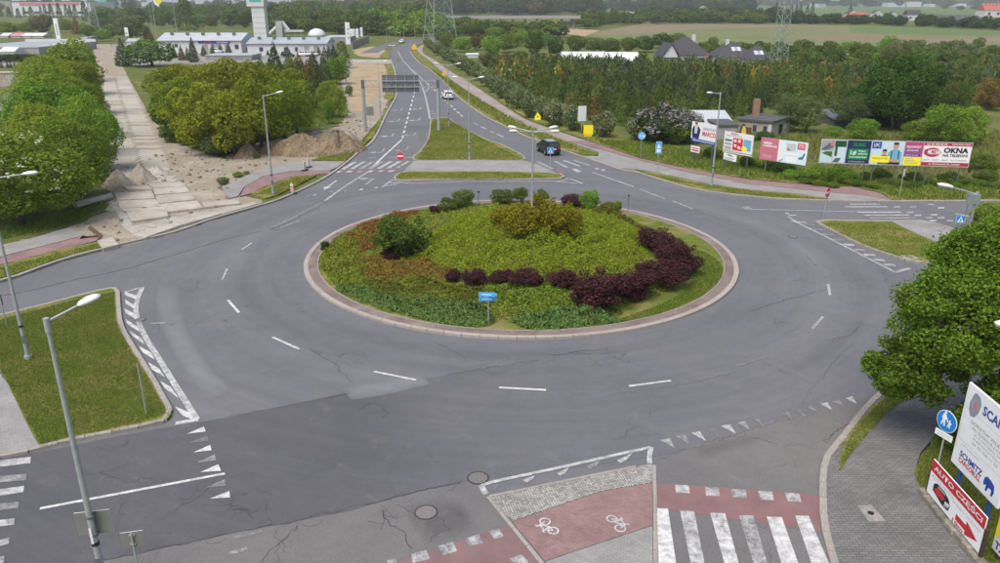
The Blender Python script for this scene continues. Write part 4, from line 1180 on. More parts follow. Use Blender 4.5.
def GI(pts):
    """photograph pixels on the planted mound -> world"""
    out = []
    for u, v in pts:
        z = .3
        for _ in range(4):
            x, y = G(u, v, z); z = .13 + float(mound(np.array([x]), np.array([y]))[0])
        dx, dy = x - ISL[0], y - ISL[1]; d = math.hypot(dx, dy); lim = ISLR - 1.0
        if d > lim: x, y = ISL[0] + dx / d * lim, ISL[1] + dy / d * lim
        out.append((x, y))
    return out
bed = lambda px: catmull(GI(px), 4, True)
cover('green_cover_bed', 'low green cover between the planted beds of the roundabout', bed([(322, 262), (332, 242), (364, 224), (420, 210), (500, 204), (590, 207), (650, 228), (676, 246), (690, 262), (676, 288), (630, 304), (600, 316), (500, 320), (440, 316), (380, 302), (340, 284)]), 0.2, 'cover', 90, .085, 4, None, mound, 1.0)
cover('spirea_bed', 'wide lime green clipped spirea bed in the middle of the roundabout', bed([(418, 248), (430, 238), (450, 226), (475, 218), (510, 214), (560, 214), (610, 222), (640, 234), (648, 250), (640, 264), (615, 277), (570, 285), (510, 285), (465, 280), (426, 266), (414, 258)]), 1.1, 'spirea', 380, .062, 5, None, mound, 1.0)
cover('green_cover_bed', 'green low ground cover along the left rim of the roundabout', bed([(318, 262), (324, 246), (340, 234), (362, 227), (372, 240), (360, 256), (372, 272), (362, 288), (345, 292), (330, 280)]), 0.45, 'cover', 190, .085, 6, None, mound, 1.0)
cover('rust_cover_bed', 'rust coloured ground cover on the far left of the roundabout', bed([(340, 242), (352, 228), (378, 220), (400, 214), (420, 212), (400, 226), (388, 238), (378, 248), (360, 253)]), 0.5, 'rust', 190, .085, 7, None, mound, 1.0)
cover('rust_cover_bed', 'rust coloured ground cover sweeping through the left of the roundabout', bed([(354, 264), (376, 257), (400, 262), (424, 260), (448, 269), (462, 277), (450, 283), (420, 277), (396, 282), (366, 280)]), 0.5, 'rust', 190, .085, 8, None, mound, 1.0)
cover('olive_cover_bed', 'olive ground cover between the rust bed and the junipers', bed([(366, 282), (396, 284), (420, 278), (446, 286), (480, 290), (500, 296), (488, 308), (446, 302), (410, 296), (380, 296)]), 0.5, 'olive_cover', 190, .085, 9, None, mound, 1.1)
cover('green_cover_bed', 'bright green shrub cover below the purple bushes of the roundabout', bed([(482, 290), (510, 284), (540, 284), (566, 292), (580, 304), (566, 312), (530, 314), (500, 312), (490, 304)]), 0.55, 'cover', 190, .085, 10, None, mound, 1.0)
cover('juniper_bed', 'dark green creeping juniper along the front left rim of the roundabout', bed([(336, 290), (352, 284), (380, 292), (410, 298), (446, 304), (486, 310), (494, 318), (490, 326), (470, 327), (440, 324), (412, 317), (384, 310), (356, 300)]), 0.8, 'juniper', 300, .12, 11, None, mound, 1.2, aspect=.3)
cover('juniper_bed', 'dark green creeping juniper along the front rim right of the blue direction sign', bed([(510, 322), (520, 316), (550, 312), (580, 310), (605, 314), (622, 322), (606, 328), (570, 332), (534, 331)]), 0.75, 'juniper', 300, .12, 12, None, mound, 1.2, aspect=.3)
cover('green_cover_bed', 'loose grassy ground cover right of the front junipers', bed([(566, 306), (590, 300), (604, 304), (622, 312), (616, 316), (590, 312)]), 0.35, 'weed', 170, .08, 13, None, mound, 1.0)
cover('olive_cover_bed', 'olive shrubs along the far right rim of the roundabout', bed([(596, 208), (616, 214), (636, 224), (650, 234), (644, 240), (628, 230), (606, 218), (590, 213)]), 0.6, 'olive_cover', 170, .09, 14, None, mound, 1.0)
cover('green_cover_bed', 'dull green low shrubs inside the far right rim', bed([(660, 238), (676, 238), (692, 250), (690, 258), (700, 268), (690, 270), (676, 258), (664, 246)]), 0.4, 'mid', 170, .09, 15, None, mound, 1.0)
tufts('island_grass', 'mown grass on the right of the roundabout island', [bed([(690, 250), (712, 256), (728, 272), (722, 294), (690, 316), (650, 328), (610, 334), (600, 328), (630, 316), (670, 300), (692, 280)])], 420, .10, 'blade', 5, .16, .02)
tufts('island_grass', 'dry grass fringe along the roundabout brick apron', [bed([(724, 276), (728, 284), (706, 308), (670, 324), (610, 335), (560, 337), (500, 334), (500, 331), (560, 334), (606, 331), (664, 320), (700, 304)])], 260, .10, 'blade_dry', 6, .16, .02)

def island_bush(name, u, v, wpx, hp, crown, leaf, label, seed, cat='shrub', group=None):
    (x, y), = GI([(u, v)])
    z = 0.08 + float(mound(np.array([x]), np.array([y]))[0])
    d = (y * math.cos(PITCH) + (CAMH - z) * math.sin(PITCH)) / FPX
    h = hp * d / math.cos(PITCH * .8); wd = wpx * d
    t = empty(name, (x, y, z), seed * 1.3, (wd, wd * .9, h), label=label, cat=cat, group=group)
    ks = [k for (c, k) in SP if c == crown]
    new('crown', SP[crown, ks[seed % len(ks)]], LF[leaf], t)
    new('stems', SP['stems', seed % 2], MT['bark'], t)
    return t
for i, (u, v, w_, h_, lab) in enumerate((
    (452, 281, 16, 13, 'small purple barberry at the left end of the front row, beside the rust bed'), (474, 283, 26, 15, 'purple barberry second in the front row, above the blue sign'), (502, 283, 24, 14, 'purple barberry just right above the blue direction sign'),
    (525, 285, 32, 16, 'purple barberry in the middle of the front row below the lime bed'), (562, 286, 30, 18, 'purple barberry left of the big front barberry'), (600, 305, 58, 36, 'largest dark purple barberry at the front of the roundabout'), (634, 297, 40, 28, 'purple barberry touching the right side of the largest one'),
    (662, 285, 42, 26, 'purple barberry at the edge of the right lawn'), (678, 272, 40, 30, 'tall purple barberry on the right of the roundabout'), (655, 250, 32, 24, 'purple barberry right behind the lime bed'), (645, 276, 20, 14, 'small purple barberry between the lime bed and the right barberries'),
    (668, 258, 30, 22, 'purple barberry nearest the far right rim'), (393, 258, 22, 12, 'small purple barberry under the round dark green bush'), (425, 252, 16, 10, 'low purple barberry at the left edge of the lime bed'), (434, 213, 10, 8, 'tiny purple barberry on the far left rim'), (576, 205, 26, 11, 'purple barberry on the far rim behind the golden shrubs'))):
    island_bush('barberry_bush', u, v, w_ * 1.36, h_ * 1.05, 'shrub', 'purple', lab, 300 + i, group='purple barberries on the roundabout')
for i, (u, v, w_, h_, lab) in enumerate(((503, 233, 34, 30, 'golden shrub at the left end of the clump round the lamp post'), (519, 241, 44, 42, 'golden shrub just left of the lamp post foot'), (541, 232, 40, 42, 'tall golden shrub behind the lamp post'), (557, 242, 46, 46, 'biggest golden shrub, right of the lamp post'), (571, 235, 30, 30, 'golden shrub at the right end of the clump'))):
    island_bush('golden_shrub', u, v, w_, h_, 'shrub', 'gold', lab, 330 + i, group='golden shrubs round the lamp post')
island_bush('green_bush', 404, 256, 66, 44, 'shrub', 'mid', 'round dark green bush standing among the rust ground cover', 333)
for i, (u, v, w_, h_, lf, lab) in enumerate(((448, 211, 20, 12, 'mid', 'dark green shrub at the far left end of the lime bed'), (463, 207, 22, 16, 'mid', 'leafy green shrub on the far rim left of the lamp post'), (503, 203, 26, 12, 'mid', 'spreading green shrub just left behind the lamp post'), (521, 203, 14, 15, 'mid', 'upright green shrub right behind the lamp post'),
                                (540, 202, 18, 12, 'mid', 'green shrub behind the right golden shrub'), (589, 209, 19, 18, 'row', 'upright bright green shrub on the far rim'), (608, 212, 20, 9, 'olive_cover', 'low olive shrub right of the upright bright green shrub'), (618, 213, 7, 12, 'row', 'thin green sapling beside the small grey marker post'), (374, 245, 16, 8, 'mid', 'low dark green bush on the left rim of the roundabout'), (325, 250, 10, 9, 'dark', 'small dark bush overhanging the left apron'))):
    island_bush('green_shrub', u, v, w_ * 1.25, h_ * 1.2, 'shrub', lf, lab, 340 + i)
# ------------------------------------------------------------------ trees and shrubs
FL_ELDER = flower_mesh('elder_blossom', 10, 900, 0.010, 6, 0.5, lobes=20, zb=0.10)
FL_HAW = flower_mesh('hawthorn_blossom', 30, 1500, 0.016, 3, 0.3, lobes=14, zb=0.0)
FL_LILAC = flower_mesh('lilac_blossom', 30, 4200, 0.016, 7, 0.2, lobes=14, zb=0.0)
FL_FAR = flower_mesh('far_blossom', 50, 500, 0.022, 3, 0.2, lobes=15, zb=0.05)

# row along the left of the slab road, near to far
ROW = [
 (22, 224, 118, 96, 'round', 'row', 'flowering elder with white blossom at the near end of the left tree row', 10, FL_ELDER),
 (-22, 206, 80, 92, 'round', 'row_lime', 'pale green tree behind the flowering elder, cut by the left edge', 12, FL_ELDER),
 (80, 198, 66, 84, 'round', 'row', 'dark fresh green tree hanging over the gravel heaps', 13, None),
 (48, 186, 72, 84, 'round', 'row_lime', 'lime topped tree behind the flowering elder', 11, None),
 (92, 172, 54, 82, 'round', 'row', 'green tree leaning over the concrete slab road', 10, None),
 (60, 160, 80, 84, 'round', 'row', 'broad green tree in the middle of the left row', 12, None),
 (84, 140, 46, 66, 'round', 'row', 'green tree beside the slab road, halfway along the row', 13, None),
 (54, 132, 62, 70, 'round', 'row', 'green tree on the car park side halfway along the row', 11, None),
 (82, 116, 46, 60, 'round', 'row_lime', 'yellowish green tree in the upper half of the left row', 12, None),
 (55, 108, 50, 56, 'round', 'row_lime', 'light green tree next to the low concrete wall', 13, None),
 (76, 96, 44, 54, 'mid', 'row_lime', 'light green tree near the far end of the left row', 1, None),
 (76, 82, 36, 46, 'mid', 'row_lime', 'last light green tree at the far tip of the left row', 2, None)]
for u, v, w_, h_, c_, lf, lab, sd_, fl in ROW:
    tree('roadside_tree', u, v, w_, h_, c_, lf, lab, 'tree', 'tree row left of the slab road', flower=(fl, 'cream') if fl else None, seed=sd_)

# yellow-green thicket between the slab road and the building site
TH = [(172, 118, 26, 34, 'mid', 'brown', 'small purplish shrub at the left corner of the thicket'), (166, 128, 28, 36, 'mid', 'dark', 'dark green shrub on the slab road side of the thicket'),
 (182, 136, 52, 62, 'airy', 'yellow', 'yellow-green tree at the left front of the thicket'), (206, 152, 62, 74, 'airy', 'yellow', 'yellow-green tree at the middle front of the thicket'), (236, 156, 58, 76, 'airy', 'yellow', 'tall yellow-green tree right of the middle of the thicket'),
 (262, 150, 54, 74, 'airy', 'yellow', 'yellow-green tree behind the left street lamp'), (286, 140, 48, 66, 'airy', 'yellow', 'yellow-green tree left of the thin trunked tree'), (186, 112, 58, 56, 'airy', 'yellow', 'yellow-green tree at the left back of the thicket'),
 (222, 118, 64, 62, 'airy', 'yellow', 'broad yellow-green tree at the back of the thicket'), (256, 118, 60, 60, 'airy', 'yellow', 'yellow-green tree behind the lamp at the back of the thicket'), (284, 112, 50, 50, 'airy', 'yellow', 'yellow-green tree at the right back of the thicket'),
 (216, 156, 30, 26, 'mid', 'grey', 'low grey-green bush at the foot of the thicket by the earth heap')]
for i, (u, v, w_, h_, c_, lf, lab) in enumerate(TH):
    tree('thicket_tree', u, v, w_, h_, c_, lf, lab, 'tree', 'yellow-green thicket behind the building site', seed=500 + i)
for i in range(9):
    u, v = 172 + i * 13, 152 - abs(i - 4) * 2.5
    tree('undergrowth_bush', u, v, 22, 18, 'mid', 'dark', ORD[i] + ' dark undergrowth bush from the left at the foot of the yellow-green thicket', 'bush', 'undergrowth of the thicket', None, seed=530 + i)
# thin trunked tree and willow
t = tree('thin_trunked_tree', 297, 133.5, 46, 56, 'airy', 'yellow', 'thin trunked yellow-green tree at the edge of the dug earth', seed=541)
tree('willow_tree', 333, 118, 28, 40, 'airy', 'row_lime', 'small pale willow with drooping crown beside the sandy strip', seed=542)
tree('sapling', 329, 124, 12, 30, 'airy', 'row', 'bare looking sapling on the green patch by the earth mound', seed=543)
tree('green_shrub', 349, 96, 9, 12, 'mid', 'mid', 'isolated green shrub at the side of the sandy strip', 'shrub', trunk='stems', seed=544)
# conifers behind the thicket
CON = [(272, 92, 18, 34, 'conifer'), (282, 96, 20, 38, 'conifer'), (292, 90, 18, 34, 'conifer_olive'), (301, 96, 22, 36, 'conifer'), (310, 92, 20, 34, 'conifer_rust'), (318, 98, 20, 34, 'conifer'), (326, 90, 18, 32, 'conifer'), (262, 84, 16, 28, 'conifer_olive'), (276, 76, 14, 36, 'conifer'),
       (300, 80, 18, 28, 'conifer_rust'), (314, 78, 16, 28, 'conifer'), (290, 74, 16, 22, 'conifer_olive'), (305, 108, 20, 26, 'conifer'), (288, 106, 18, 26, 'conifer_rust'), (322, 108, 16, 24, 'conifer'), (326, 74, 14, 28, 'conifer'), (335, 72, 12, 28, 'conifer'), (269, 104, 18, 26, 'conifer_olive')]
for i, (u, v, w_, h_, lf) in enumerate(CON):
    tree('conifer', u, v, w_, h_, 'pine', lf, nth(CON, i, 'conifers in the dark clump behind the thicket'), 'conifer', 'dark conifer clump in front of the white hall', None, seed=560 + i)
tree('conifer', 343, 68, 16, 27, 'column', 'conifer_olive', 'tall broad olive conifer at the site edge below the white sign towers', 'conifer', seed=581)
tree('green_tree', 337, 84, 24, 30, 'mid', 'row', 'bright green bushy tree beside the sandy strip', seed=582)
# in front of the white halls
for i, (u, v, w_, h_, lf) in enumerate(((175, 58, 6, 13, 'conifer'), (182, 60, 8, 16, 'conifer_rust'), (188, 60, 6, 14, 'conifer'), (194, 62, 12, 26, 'conifer'), (204, 56, 7, 12, 'conifer'), (213, 53, 7, 10, 'conifer'), (221, 53, 7, 10, 'conifer'), (229, 53, 7, 11, 'conifer'), (238, 52, 8, 8, 'conifer'),
                                (255, 53, 5, 9, 'conifer'), (263, 54, 5, 8, 'conifer'), (268, 55, 4, 6, 'conifer'), (288, 55, 7, 10, 'conifer'), (300, 55, 5, 6, 'conifer'), (309, 55, 4, 6, 'conifer'), (319, 55, 6, 9, 'conifer'), (329, 56, 5, 11, 'conifer'))):
    simple_tree('hall_conifer', u, v, w_, h_, 'pine', lf, ORD[i] + ' small conifer from the left before the white halls', 'conifer', 'conifers before the white halls', 600 + i)
tree('conifer', 124, 66, 15, 28, 'cone', 'conifer', 'dark conifer at the bend of the slab road', 'conifer', seed=621)
tree('round_tree', 152, 66, 46, 28, 'mid', 'mid', 'broad round green tree in front of the long white hall', seed=622)
tree('conifer', 149, 40, 9, 15, 'cone', 'conifer_rust', 'reddish conifer left of the long white hall', 'conifer', seed=623)
tree('round_tree', 132, 40, 26, 27, 'mid', 'grey', 'pale grey-green round tree behind the small flag', seed=624)
tree('conifer', 77, 34, 9, 18, 'cone', 'conifer_rust', 'dark brownish conifer behind the tip of the left row', 'conifer', seed=625)
tree('poplar', 187, 30, 12, 32, 'column', 'mid', 'tall green poplar behind the long white hall', seed=626)

# poplars against the far mall
for i, (u, w_, h_) in enumerate(((1, 6, 12), (10, 7, 11), (19, 6, 10), (25, 4, 10), (32, 7, 11), (42, 4, 12), (46, 5, 13), (52, 7, 14), (60, 7, 15), (67, 5, 13), (71, 5, 12), (76, 6, 14), (86, 9, 20), (105, 6, 8))):
    simple_tree('poplar', u, 16.8 + (i % 3) * .5 + (4 if u == 86 else 0), w_, h_, 'column', 'dark', ORD[i] + ' dark poplar from the left before the far pink roofed mall', 'poplar', 'poplars before the far mall', 640 + i)
# mixed trees between the poplars and the market halls
for i, (u, v, w_, h_, lf) in enumerate(((5, 34, 34, 14, 'row_lime'), (28, 33, 20, 12, 'row_lime'), (44, 33, 28, 20, 'brown'), (66, 32, 18, 15, 'row'), (84, 34, 14, 12, 'row'), (92, 38, 18, 14, 'mid'), (104, 41, 22, 13, 'row'), (112, 38, 20, 14, 'mid'), (100, 28, 18, 12, 'mid'), (120, 28, 22, 16, 'mid'), (140, 26, 18, 18, 'dark'), (112, 24, 16, 10, 'mid'),
                                (160, 28, 18, 16, 'mid'), (172, 26, 16, 14, 'dark'), (200, 28, 18, 16, 'row'), (212, 28, 14, 14, 'brown'), (230, 28, 22, 18, 'mid'), (246, 28, 16, 18, 'dark'), (236, 18, 18, 12, 'mid'), (207, 18, 16, 14, 'row'), (150, 20, 14, 14, 'dark'))):
    simple_tree('park_tree', u, v, w_, h_, 'mid', lf, ('rear ' if v < 27 else 'front ') + {'mid': 'green', 'row': 'fresh green', 'dark': 'dark green', 'brown': 'brownish', 'row_lime': 'lime green'}[lf] + ' leafy tree behind the halls, in line with the ' + near_mark(u), 'tree', 'trees behind the halls on the left', 660 + i)

# blossom trees along the path on the right
BL = [(603, 136.5, 26, 27, 'near the yellow sign, standing alone'), (573, 130.5, 20, 28, 'beside the white notice board'), (555, 126, 24, 29, 'left of the white notice board'), (540, 119, 19, 24, 'third from the white notice board'), (529, 117.5, 17, 28, 'above the yellow warning sign'), (519, 109, 19, 26, 'fifth along the path'), (510, 103, 17, 22, 'sixth along the path'), (501, 98, 16, 24, 'seventh along the path')]
for i, (u, v, w_, h_, lab) in enumerate(BL):
    tree('blossom_tree', u, v, w_, h_, 'bush', 'grey', 'white flowering small tree ' + lab, 'tree', 'flowering trees along the right hand path', 'stems', (FL_HAW, 'haw'), 30 + (i % 3))
for i, (u, v, w_, h_) in enumerate(((494, 92, 18, 22), (486, 86, 17, 20), (478, 80, 16, 18), (470, 75, 16, 17), (462, 70, 15, 16), (454, 65, 15, 15), (446, 60, 14, 14), (438, 55, 13, 13), (431, 50, 11, 11), (427, 46, 8, 9))):
    tree('blossom_tree', u, v, w_, h_, 'mid', 'grey', ORD[i] + ' of the distant flowering trees along the path, counted from the near end', 'tree', 'far flowering trees along the path', 'stems', (FL_FAR, 'haw'), 50 + (i % 3))
tree('blossom_tree', 640, 140, 30, 27, 'bush', 'grey', 'white flowering shrub in front of the lilac', 'shrub', None, 'stems', (FL_HAW, 'haw'), 31)
tree('lilac_bush', 659, 141, 56, 38, 'bush', 'dark', 'big lilac bush covered in pale purple blossom', 'shrub', None, 'stems', (FL_LILAC, 'lilac'), 30)
tree('lilac_bush', 684, 142, 36, 36, 'bush', 'dark', 'smaller lilac beside the poster of a man in a suit', 'shrub', None, 'stems', (FL_LILAC, 'lilac'), 31)
tree('green_bush', 676, 143, 30, 30, 'bush', 'row_lime', 'bright green bush in front of the lilacs', 'bush', None, 'stems', None, 33)
# low hedges under the billboards
for i, (u, v, w_, h_, lf, lab) in enumerate(((762, 168, 22, 14, 'row', 'dark green shrub under the pink billboard, left'), (780, 172, 34, 16, 'row', 'dense shrub under the kitchen picture billboard'), (748, 167, 20, 12, 'mid', 'shrub right of the small white notice'), (815, 182, 30, 20, 'row', 'bright green shrub at the left under the long billboard row'), (836, 183, 26, 19, 'row', 'bright green shrub second under the long billboard row'),
                               (851, 182, 18, 14, 'row', 'small green shrub third under the long billboard row'), (880, 180, 22, 14, 'mid', 'dull shrub under the poster of two people'), (866, 181, 16, 10, 'mid', 'low dull shrub under the dark green poster'), (910, 182, 24, 12, 'mid', 'low bush behind the small grey sign post'), (950, 184, 30, 13, 'mid', 'low bush under the red and white billboard'), (984, 182, 28, 14, 'mid', 'low bush right of the red and white billboard'), (712, 158, 22, 12, 'mid', 'shrub at the foot of the suit poster'), (793, 178, 24, 10, 'row', 'low shrub between the two groups of billboards'))):
    tree('green_shrub', u, v, w_, h_, 'bush', lf, lab, 'shrub', 'shrubs under the billboards', 'stems', None, 700 + i)
for i in range(16):
    u = 805 + i * 13.5
    tree('weed_clump', u, 184 + (i % 3) * 2, 17, 7, 'mid', 'weed' if i % 2 else 'mid', ORD[i] + ' weed clump from the left on the bank below the billboards', 'weeds', 'weed clumps on the billboard bank', None, None, 720 + i)
# right garden trees
tree('big_tree', 897, 128, 72, 74, 'round', 'dark', 'biggest dark green tree in the garden on the right', seed=11)
tree('big_tree', 866, 122, 40, 44, 'round', 'dark', 'dark tree leaning on the left of the biggest garden tree', seed=12)
tree('green_shrub', 764, 139, 22, 9, 'mid', 'mid', 'shrub against the front wall of the derelict house', 'shrub', None, 'stems', None, 745)
tree('green_shrub', 745, 140, 26, 10, 'mid', 'grey', 'pale shrub left against the derelict house', 'shrub', None, 'stems', None, 746)
tree('fruit_tree', 787, 131, 34, 38, 'airy', 'grey', 'grey-green fruit tree behind the ruined house', seed=751)
tree('fruit_tree', 806, 132, 36, 38, 'airy', 'grey', 'grey-green fruit tree right of the ruined house', seed=752)
tree('fruit_tree', 848, 128, 36, 38, 'airy', 'grey', 'grey-green fruit tree in front of the dark shed', seed=753)
tree('bush', 864, 141, 34, 24, 'airy', 'row', 'loose green bush below the dark shed', 'bush', None, 'stems', None, 754)
tree('bush', 832, 137, 22, 12, 'airy', 'row', 'small fresh green bush in the garden grass', 'bush', None, 'stems', None, 755)
tree('young_tree', 943, 144, 38, 46, 'airy', 'row', 'bright green young tree, left one of the garden pair', seed=756)
tree('young_tree', 962, 146, 42, 42, 'airy', 'row', 'bright green young tree, right one of the garden pair', seed=757)
tree('young_tree', 918, 142, 36, 22, 'airy', 'row', 'low bright green bush left of the young garden pair', seed=758)
tree('brown_tree', 938, 116, 30, 38, 'airy', 'brown', 'brownish green tree right of the biggest garden tree', seed=759)
tree('green_tree', 955, 116, 26, 36, 'airy', 'mid', 'green tree behind the young garden pair', seed=760)
tree('autumn_tree', 988, 110, 30, 34, 'airy', 'conifer_rust', 'thin tree with golden brown leaves at the right edge', seed=761)
tree('tall_tree', 893, 70, 26, 36, 'airy', 'grey', 'tall loose pale tree rising behind the conifer field', seed=762)
tree('round_tree', 884, 68, 22, 34, 'airy', 'row', 'light green tree left of the tall loose one', seed=763)
tree('garden_bush', 980, 172, 34, 20, 'airy', 'mid', 'dull bush behind the red and white billboard', 'bush', None, 'stems', None, 764)
# near tree on the right
PP, DD = [], []
for i, (cx, cy, cz, sx, sy, sz, n) in enumerate(((.05, 0, .22, .8, .8, .76, 60000), (-.26, -.1, .34, .46, .5, .42, 26000), (-.34, .0, .16, .34, .4, .30, 14000), (.12, -.05, .62, .6, .6, .42, 26000), (-.10, -.25, .05, .42, .4, .34, 16000), (-.12, .1, .60, .40, .4, .28, 12000))):
    p, d, q = crown_pts(903 + i, n, lobes=60, zb=0.0, inner=.2, lob=(.10, .28), stray=.22)
    PP.append(p * (sx, sy, sz) + (cx, cy, cz)); DD.append(d)
V, Q = leaf_cards(np.vstack(PP), np.vstack(DD) + (0, 0, .35), 0.0068, q); SP['near', 0] = mesh_np('near_crown', V, Q)
t = empty('broadleaf_tree', (20.4, 27.4, 0.2), 0.0, (11.8, 10, 10.0), label='large leafy green tree beside the near pavement, cut by the right edge', cat='tree')
new('crown', SP['near', 0], LF['near'], t); new('trunk', SP['trunk', 1], MT['bark'], t)
SP['near', 1] = crown_mesh('near_bush_crown', 902, 9000, 0.021, lobes=20, zb=0.0, lob=(.22, .4))
for (u, v, w_, h_, lab, sd_) in ((965, 455, 62, 34, 'dark green hedge shrub behind the near white board', 1), (1000, 470, 70, 50, 'dark hedge shrub at the right edge behind the near white board', 2), (992, 232, 46, 26, 'light green bush on the right splitter island at the edge', 3)):
    X, Y = G(u, v); s = mpp(u, v)
    t = empty('hedge_shrub', (X, Y + .6, .05), sd_, (w_ * s, w_ * s * .7, h_ * s * 1.1), label=lab, cat='shrub')
    new('crown', SP['near', 1], LF['near' if sd_ < 3 else 'row_lime'], t); new('stems', SP['stems', 0], MT['bark'], t)

# ------------------------------------------------------------------ conifer nursery: 300 nearest as things, the rest as one mass
poly = W([(494, 84), (520, 98), (545, 106), (575, 116), (612, 126), (640, 128), (700, 122), (745, 117), (775, 114), (830, 112), (870, 108), (930, 106), (1010, 108), (1040, 90), (1040, 74), (900, 71), (800, 70), (700, 66), (640, 64), (560, 62), (486, 62)])
r = np.random.RandomState(4)
step = 2.6
P = []
lo, hi = np.array(poly).min(0), np.array(poly).max(0)
ca, sa = math.cos(.22), math.sin(.22)
for i in range(-120, 120):
    for j in range(-120, 120):
        x = 60 + (i * step) * ca - (j * step * 1.12) * sa; y = 175 + (i * step) * sa + (j * step * 1.12) * ca
        P.append((x + r.randn() * .38, y + r.randn() * .38))
P = np.array(P); P = P[inside(poly, P[:, 0], P[:, 1])]
P = P[(np.abs(P[:, 0]) < .70 * P[:, 1]) & (r.rand(len(P)) > .12)]
P = P[np.argsort(P[:, 1])]
def nursery_kind(x, y):
    q = math.sin(x * .11 + 1.3) + math.sin(y * .16 + x * .05) + r.randn() * .75
    if q > 2.1: return 'conifer_gold' if r.rand() < .4 else 'conifer_rust'
    if q > 1.1: return 'conifer_rust' if r.rand() < .3 else 'conifer_olive'
    if q > -.6: return 'conifer_olive'
    if q < -1.9: return 'conifer_blue' if r.rand() < .4 else 'conifer'
    return 'conifer'
lab = {'conifer': 'dark green conifer in the nursery field', 'conifer_olive': 'olive green conifer in the nursery field', 'conifer_rust': 'rust tinged conifer in the nursery field', 'conifer_gold': 'golden yellow conifer in the nursery field', 'conifer_blue': 'bluish conifer in the nursery field'}
rest = {}
for i, (x, y) in enumerate(P):
    kd = nursery_kind(x, y)
    h = 4.4 * (0.55 + .75 * r.rand()) * (1 if y < 190 else .68); wd = 2.6 * (.75 + .5 * r.rand())
    col = r.rand() < .4
    if i < 300:
        c = 'column' if col else 'cone'
        o = new('nursery_conifer', SP[c, i % 3], LF[kd], None, (x, y, -.04), r.rand() * 6.28, (wd, wd, h))
        u = CX + FPX * x / (y * math.cos(PITCH) + CAMH * math.sin(PITCH))
        tag(o, ('tall ' if h > 5 else 'short ' if h < 3.6 else 'mid-sized ') + ('narrow ' if col else 'conical ') + lab[kd].split(' conifer')[0] + ' nursery conifer, ' + ('front' if i < 120 else 'second') + ' rows, in line with the ' + near_mark(u), 'conifer', 'conifers of the nursery field')
    else:
        rest.setdefault(kd, []).append((x, y, wd, h, 'tiny'))
for kd, it in rest.items():
    mass('far_conifers', 'farther rows of ' + lab[kd].replace('conifer in', 'conifers in'), 'conifers', it, kd)

# ------------------------------------------------------------------ scrub and woods in the distance
def fill(px, n, seed, w_m, h_m, kind='low'):
    poly = W(px); pts = scatter(poly, n, seed); q = np.random.RandomState(seed)
    return [(x, y, w_m * (.7 + .7 * q.rand()), h_m * (.65 + .7 * q.rand()), kind) for x, y in pts]
# belt right of the far road (countable nearer trees)
q = np.random.RandomState(17)
for i, (u, v, w_, h_, lf) in enumerate(((448, 48, 22, 16, 'mid'), (462, 52, 24, 17, 'row'), (476, 50, 22, 18, 'brown'), (492, 56, 28, 22, 'row'), (508, 52, 26, 20, 'mid'), (520, 46, 22, 18, 'row'), (534, 54, 22, 22, 'dark'), (556, 56, 20, 20, 'dark'), (546, 48, 18, 16, 'row'), (575, 52, 26, 18, 'mid'), (595, 52, 28, 16, 'mid'), (612, 54, 24, 17, 'mid'), (628, 52, 22, 16, 'mid'),
                               (644, 52, 26, 18, 'mid'), (660, 48, 26, 16, 'dark'), (676, 46, 24, 14, 'mid'), (630, 62, 12, 12, 'conifer_gold'), (455, 36, 24, 12, 'row'), (475, 36, 24, 14, 'mid'), (495, 38, 24, 12, 'row'), (515, 38, 26, 9, 'mid'), (535, 38, 22, 9, 'row'), (487, 66, 22, 14, 'brown'), (505, 66, 20, 14, 'brown'), (520, 62, 20, 12, 'mid'), (442, 42, 16, 12, 'mid'),
                               (712, 46, 14, 10, 'mid'), (760, 52, 16, 12, 'dark'), (800, 52, 18, 14, 'mid'), (808, 50, 14, 10, 'dark'), (830, 50, 18, 10, 'mid'), (848, 52, 22, 12, 'row'), (865, 54, 20, 12, 'mid'), (914, 48, 12, 9, 'mid'), (978, 50, 14, 14, 'mid'), (953, 48, 14, 9, 'mid'), (992, 54, 14, 10, 'mid'), (935, 56, 16, 9, 'grey'), (962, 58, 16, 9, 'grey'), (918, 58, 14, 8, 'row'), (988, 62, 16, 9, 'grey'))):
    simple_tree('scrub_tree', u, v, w_, h_, 'mid', lf, ('broad ' if w_ > 20 else 'small ') + {'mid': 'green', 'row': 'fresh green', 'dark': 'dark green', 'brown': 'brownish', 'grey': 'pale', 'conifer_gold': 'golden'}[lf] + (' front' if v > 50 else ' rear') + ' tree of the scrub belt, in line with the ' + near_mark(u), 'tree', 'scrub belt trees', 800 + i)
mass('hedge', 'green scrub hedge along the near side of the field', 'hedge', fill([(690, 50), (800, 54), (900, 56), (1020, 62), (1020, 70), (900, 69), (800, 66), (690, 60)], 150, 31, 4.5, 3.4), 'mid')
mass('hedge', 'pale flowering scrub at the field edge on the right', 'hedge', fill([(900, 46), (1020, 50), (1020, 66), (905, 60)], 60, 32, 4.2, 2.8), 'grey')
mass('hedge', 'dark hedge line beyond the field on the right', 'hedge', fill([(770, 23.6), (860, 24.6), (930, 27), (1040, 31), (1040, 28.6), (930, 25), (860, 22.8), (770, 22)], 110, 33, 9, 6.5), 'dark')
mass('woods', 'green woods around the far road bend', 'woods', fill([(372, 27), (396, 36.5), (420, 36.8), (446, 36), (446, 26), (410, 24)], 46, 34, 12, 10), 'row')
mass('woods', 'woods behind the white sign towers', 'woods', fill([(268, 34), (330, 33), (362, 36), (390, 38), (384, 30), (330, 26), (268, 28)], 70, 35, 11, 10), 'mid')
mass('woods', 'far green woods left of the pylon', 'woods', fill([(250, 26), (430, 26), (430, 14), (250, 14)], 210, 36, 17, 14), 'mid')
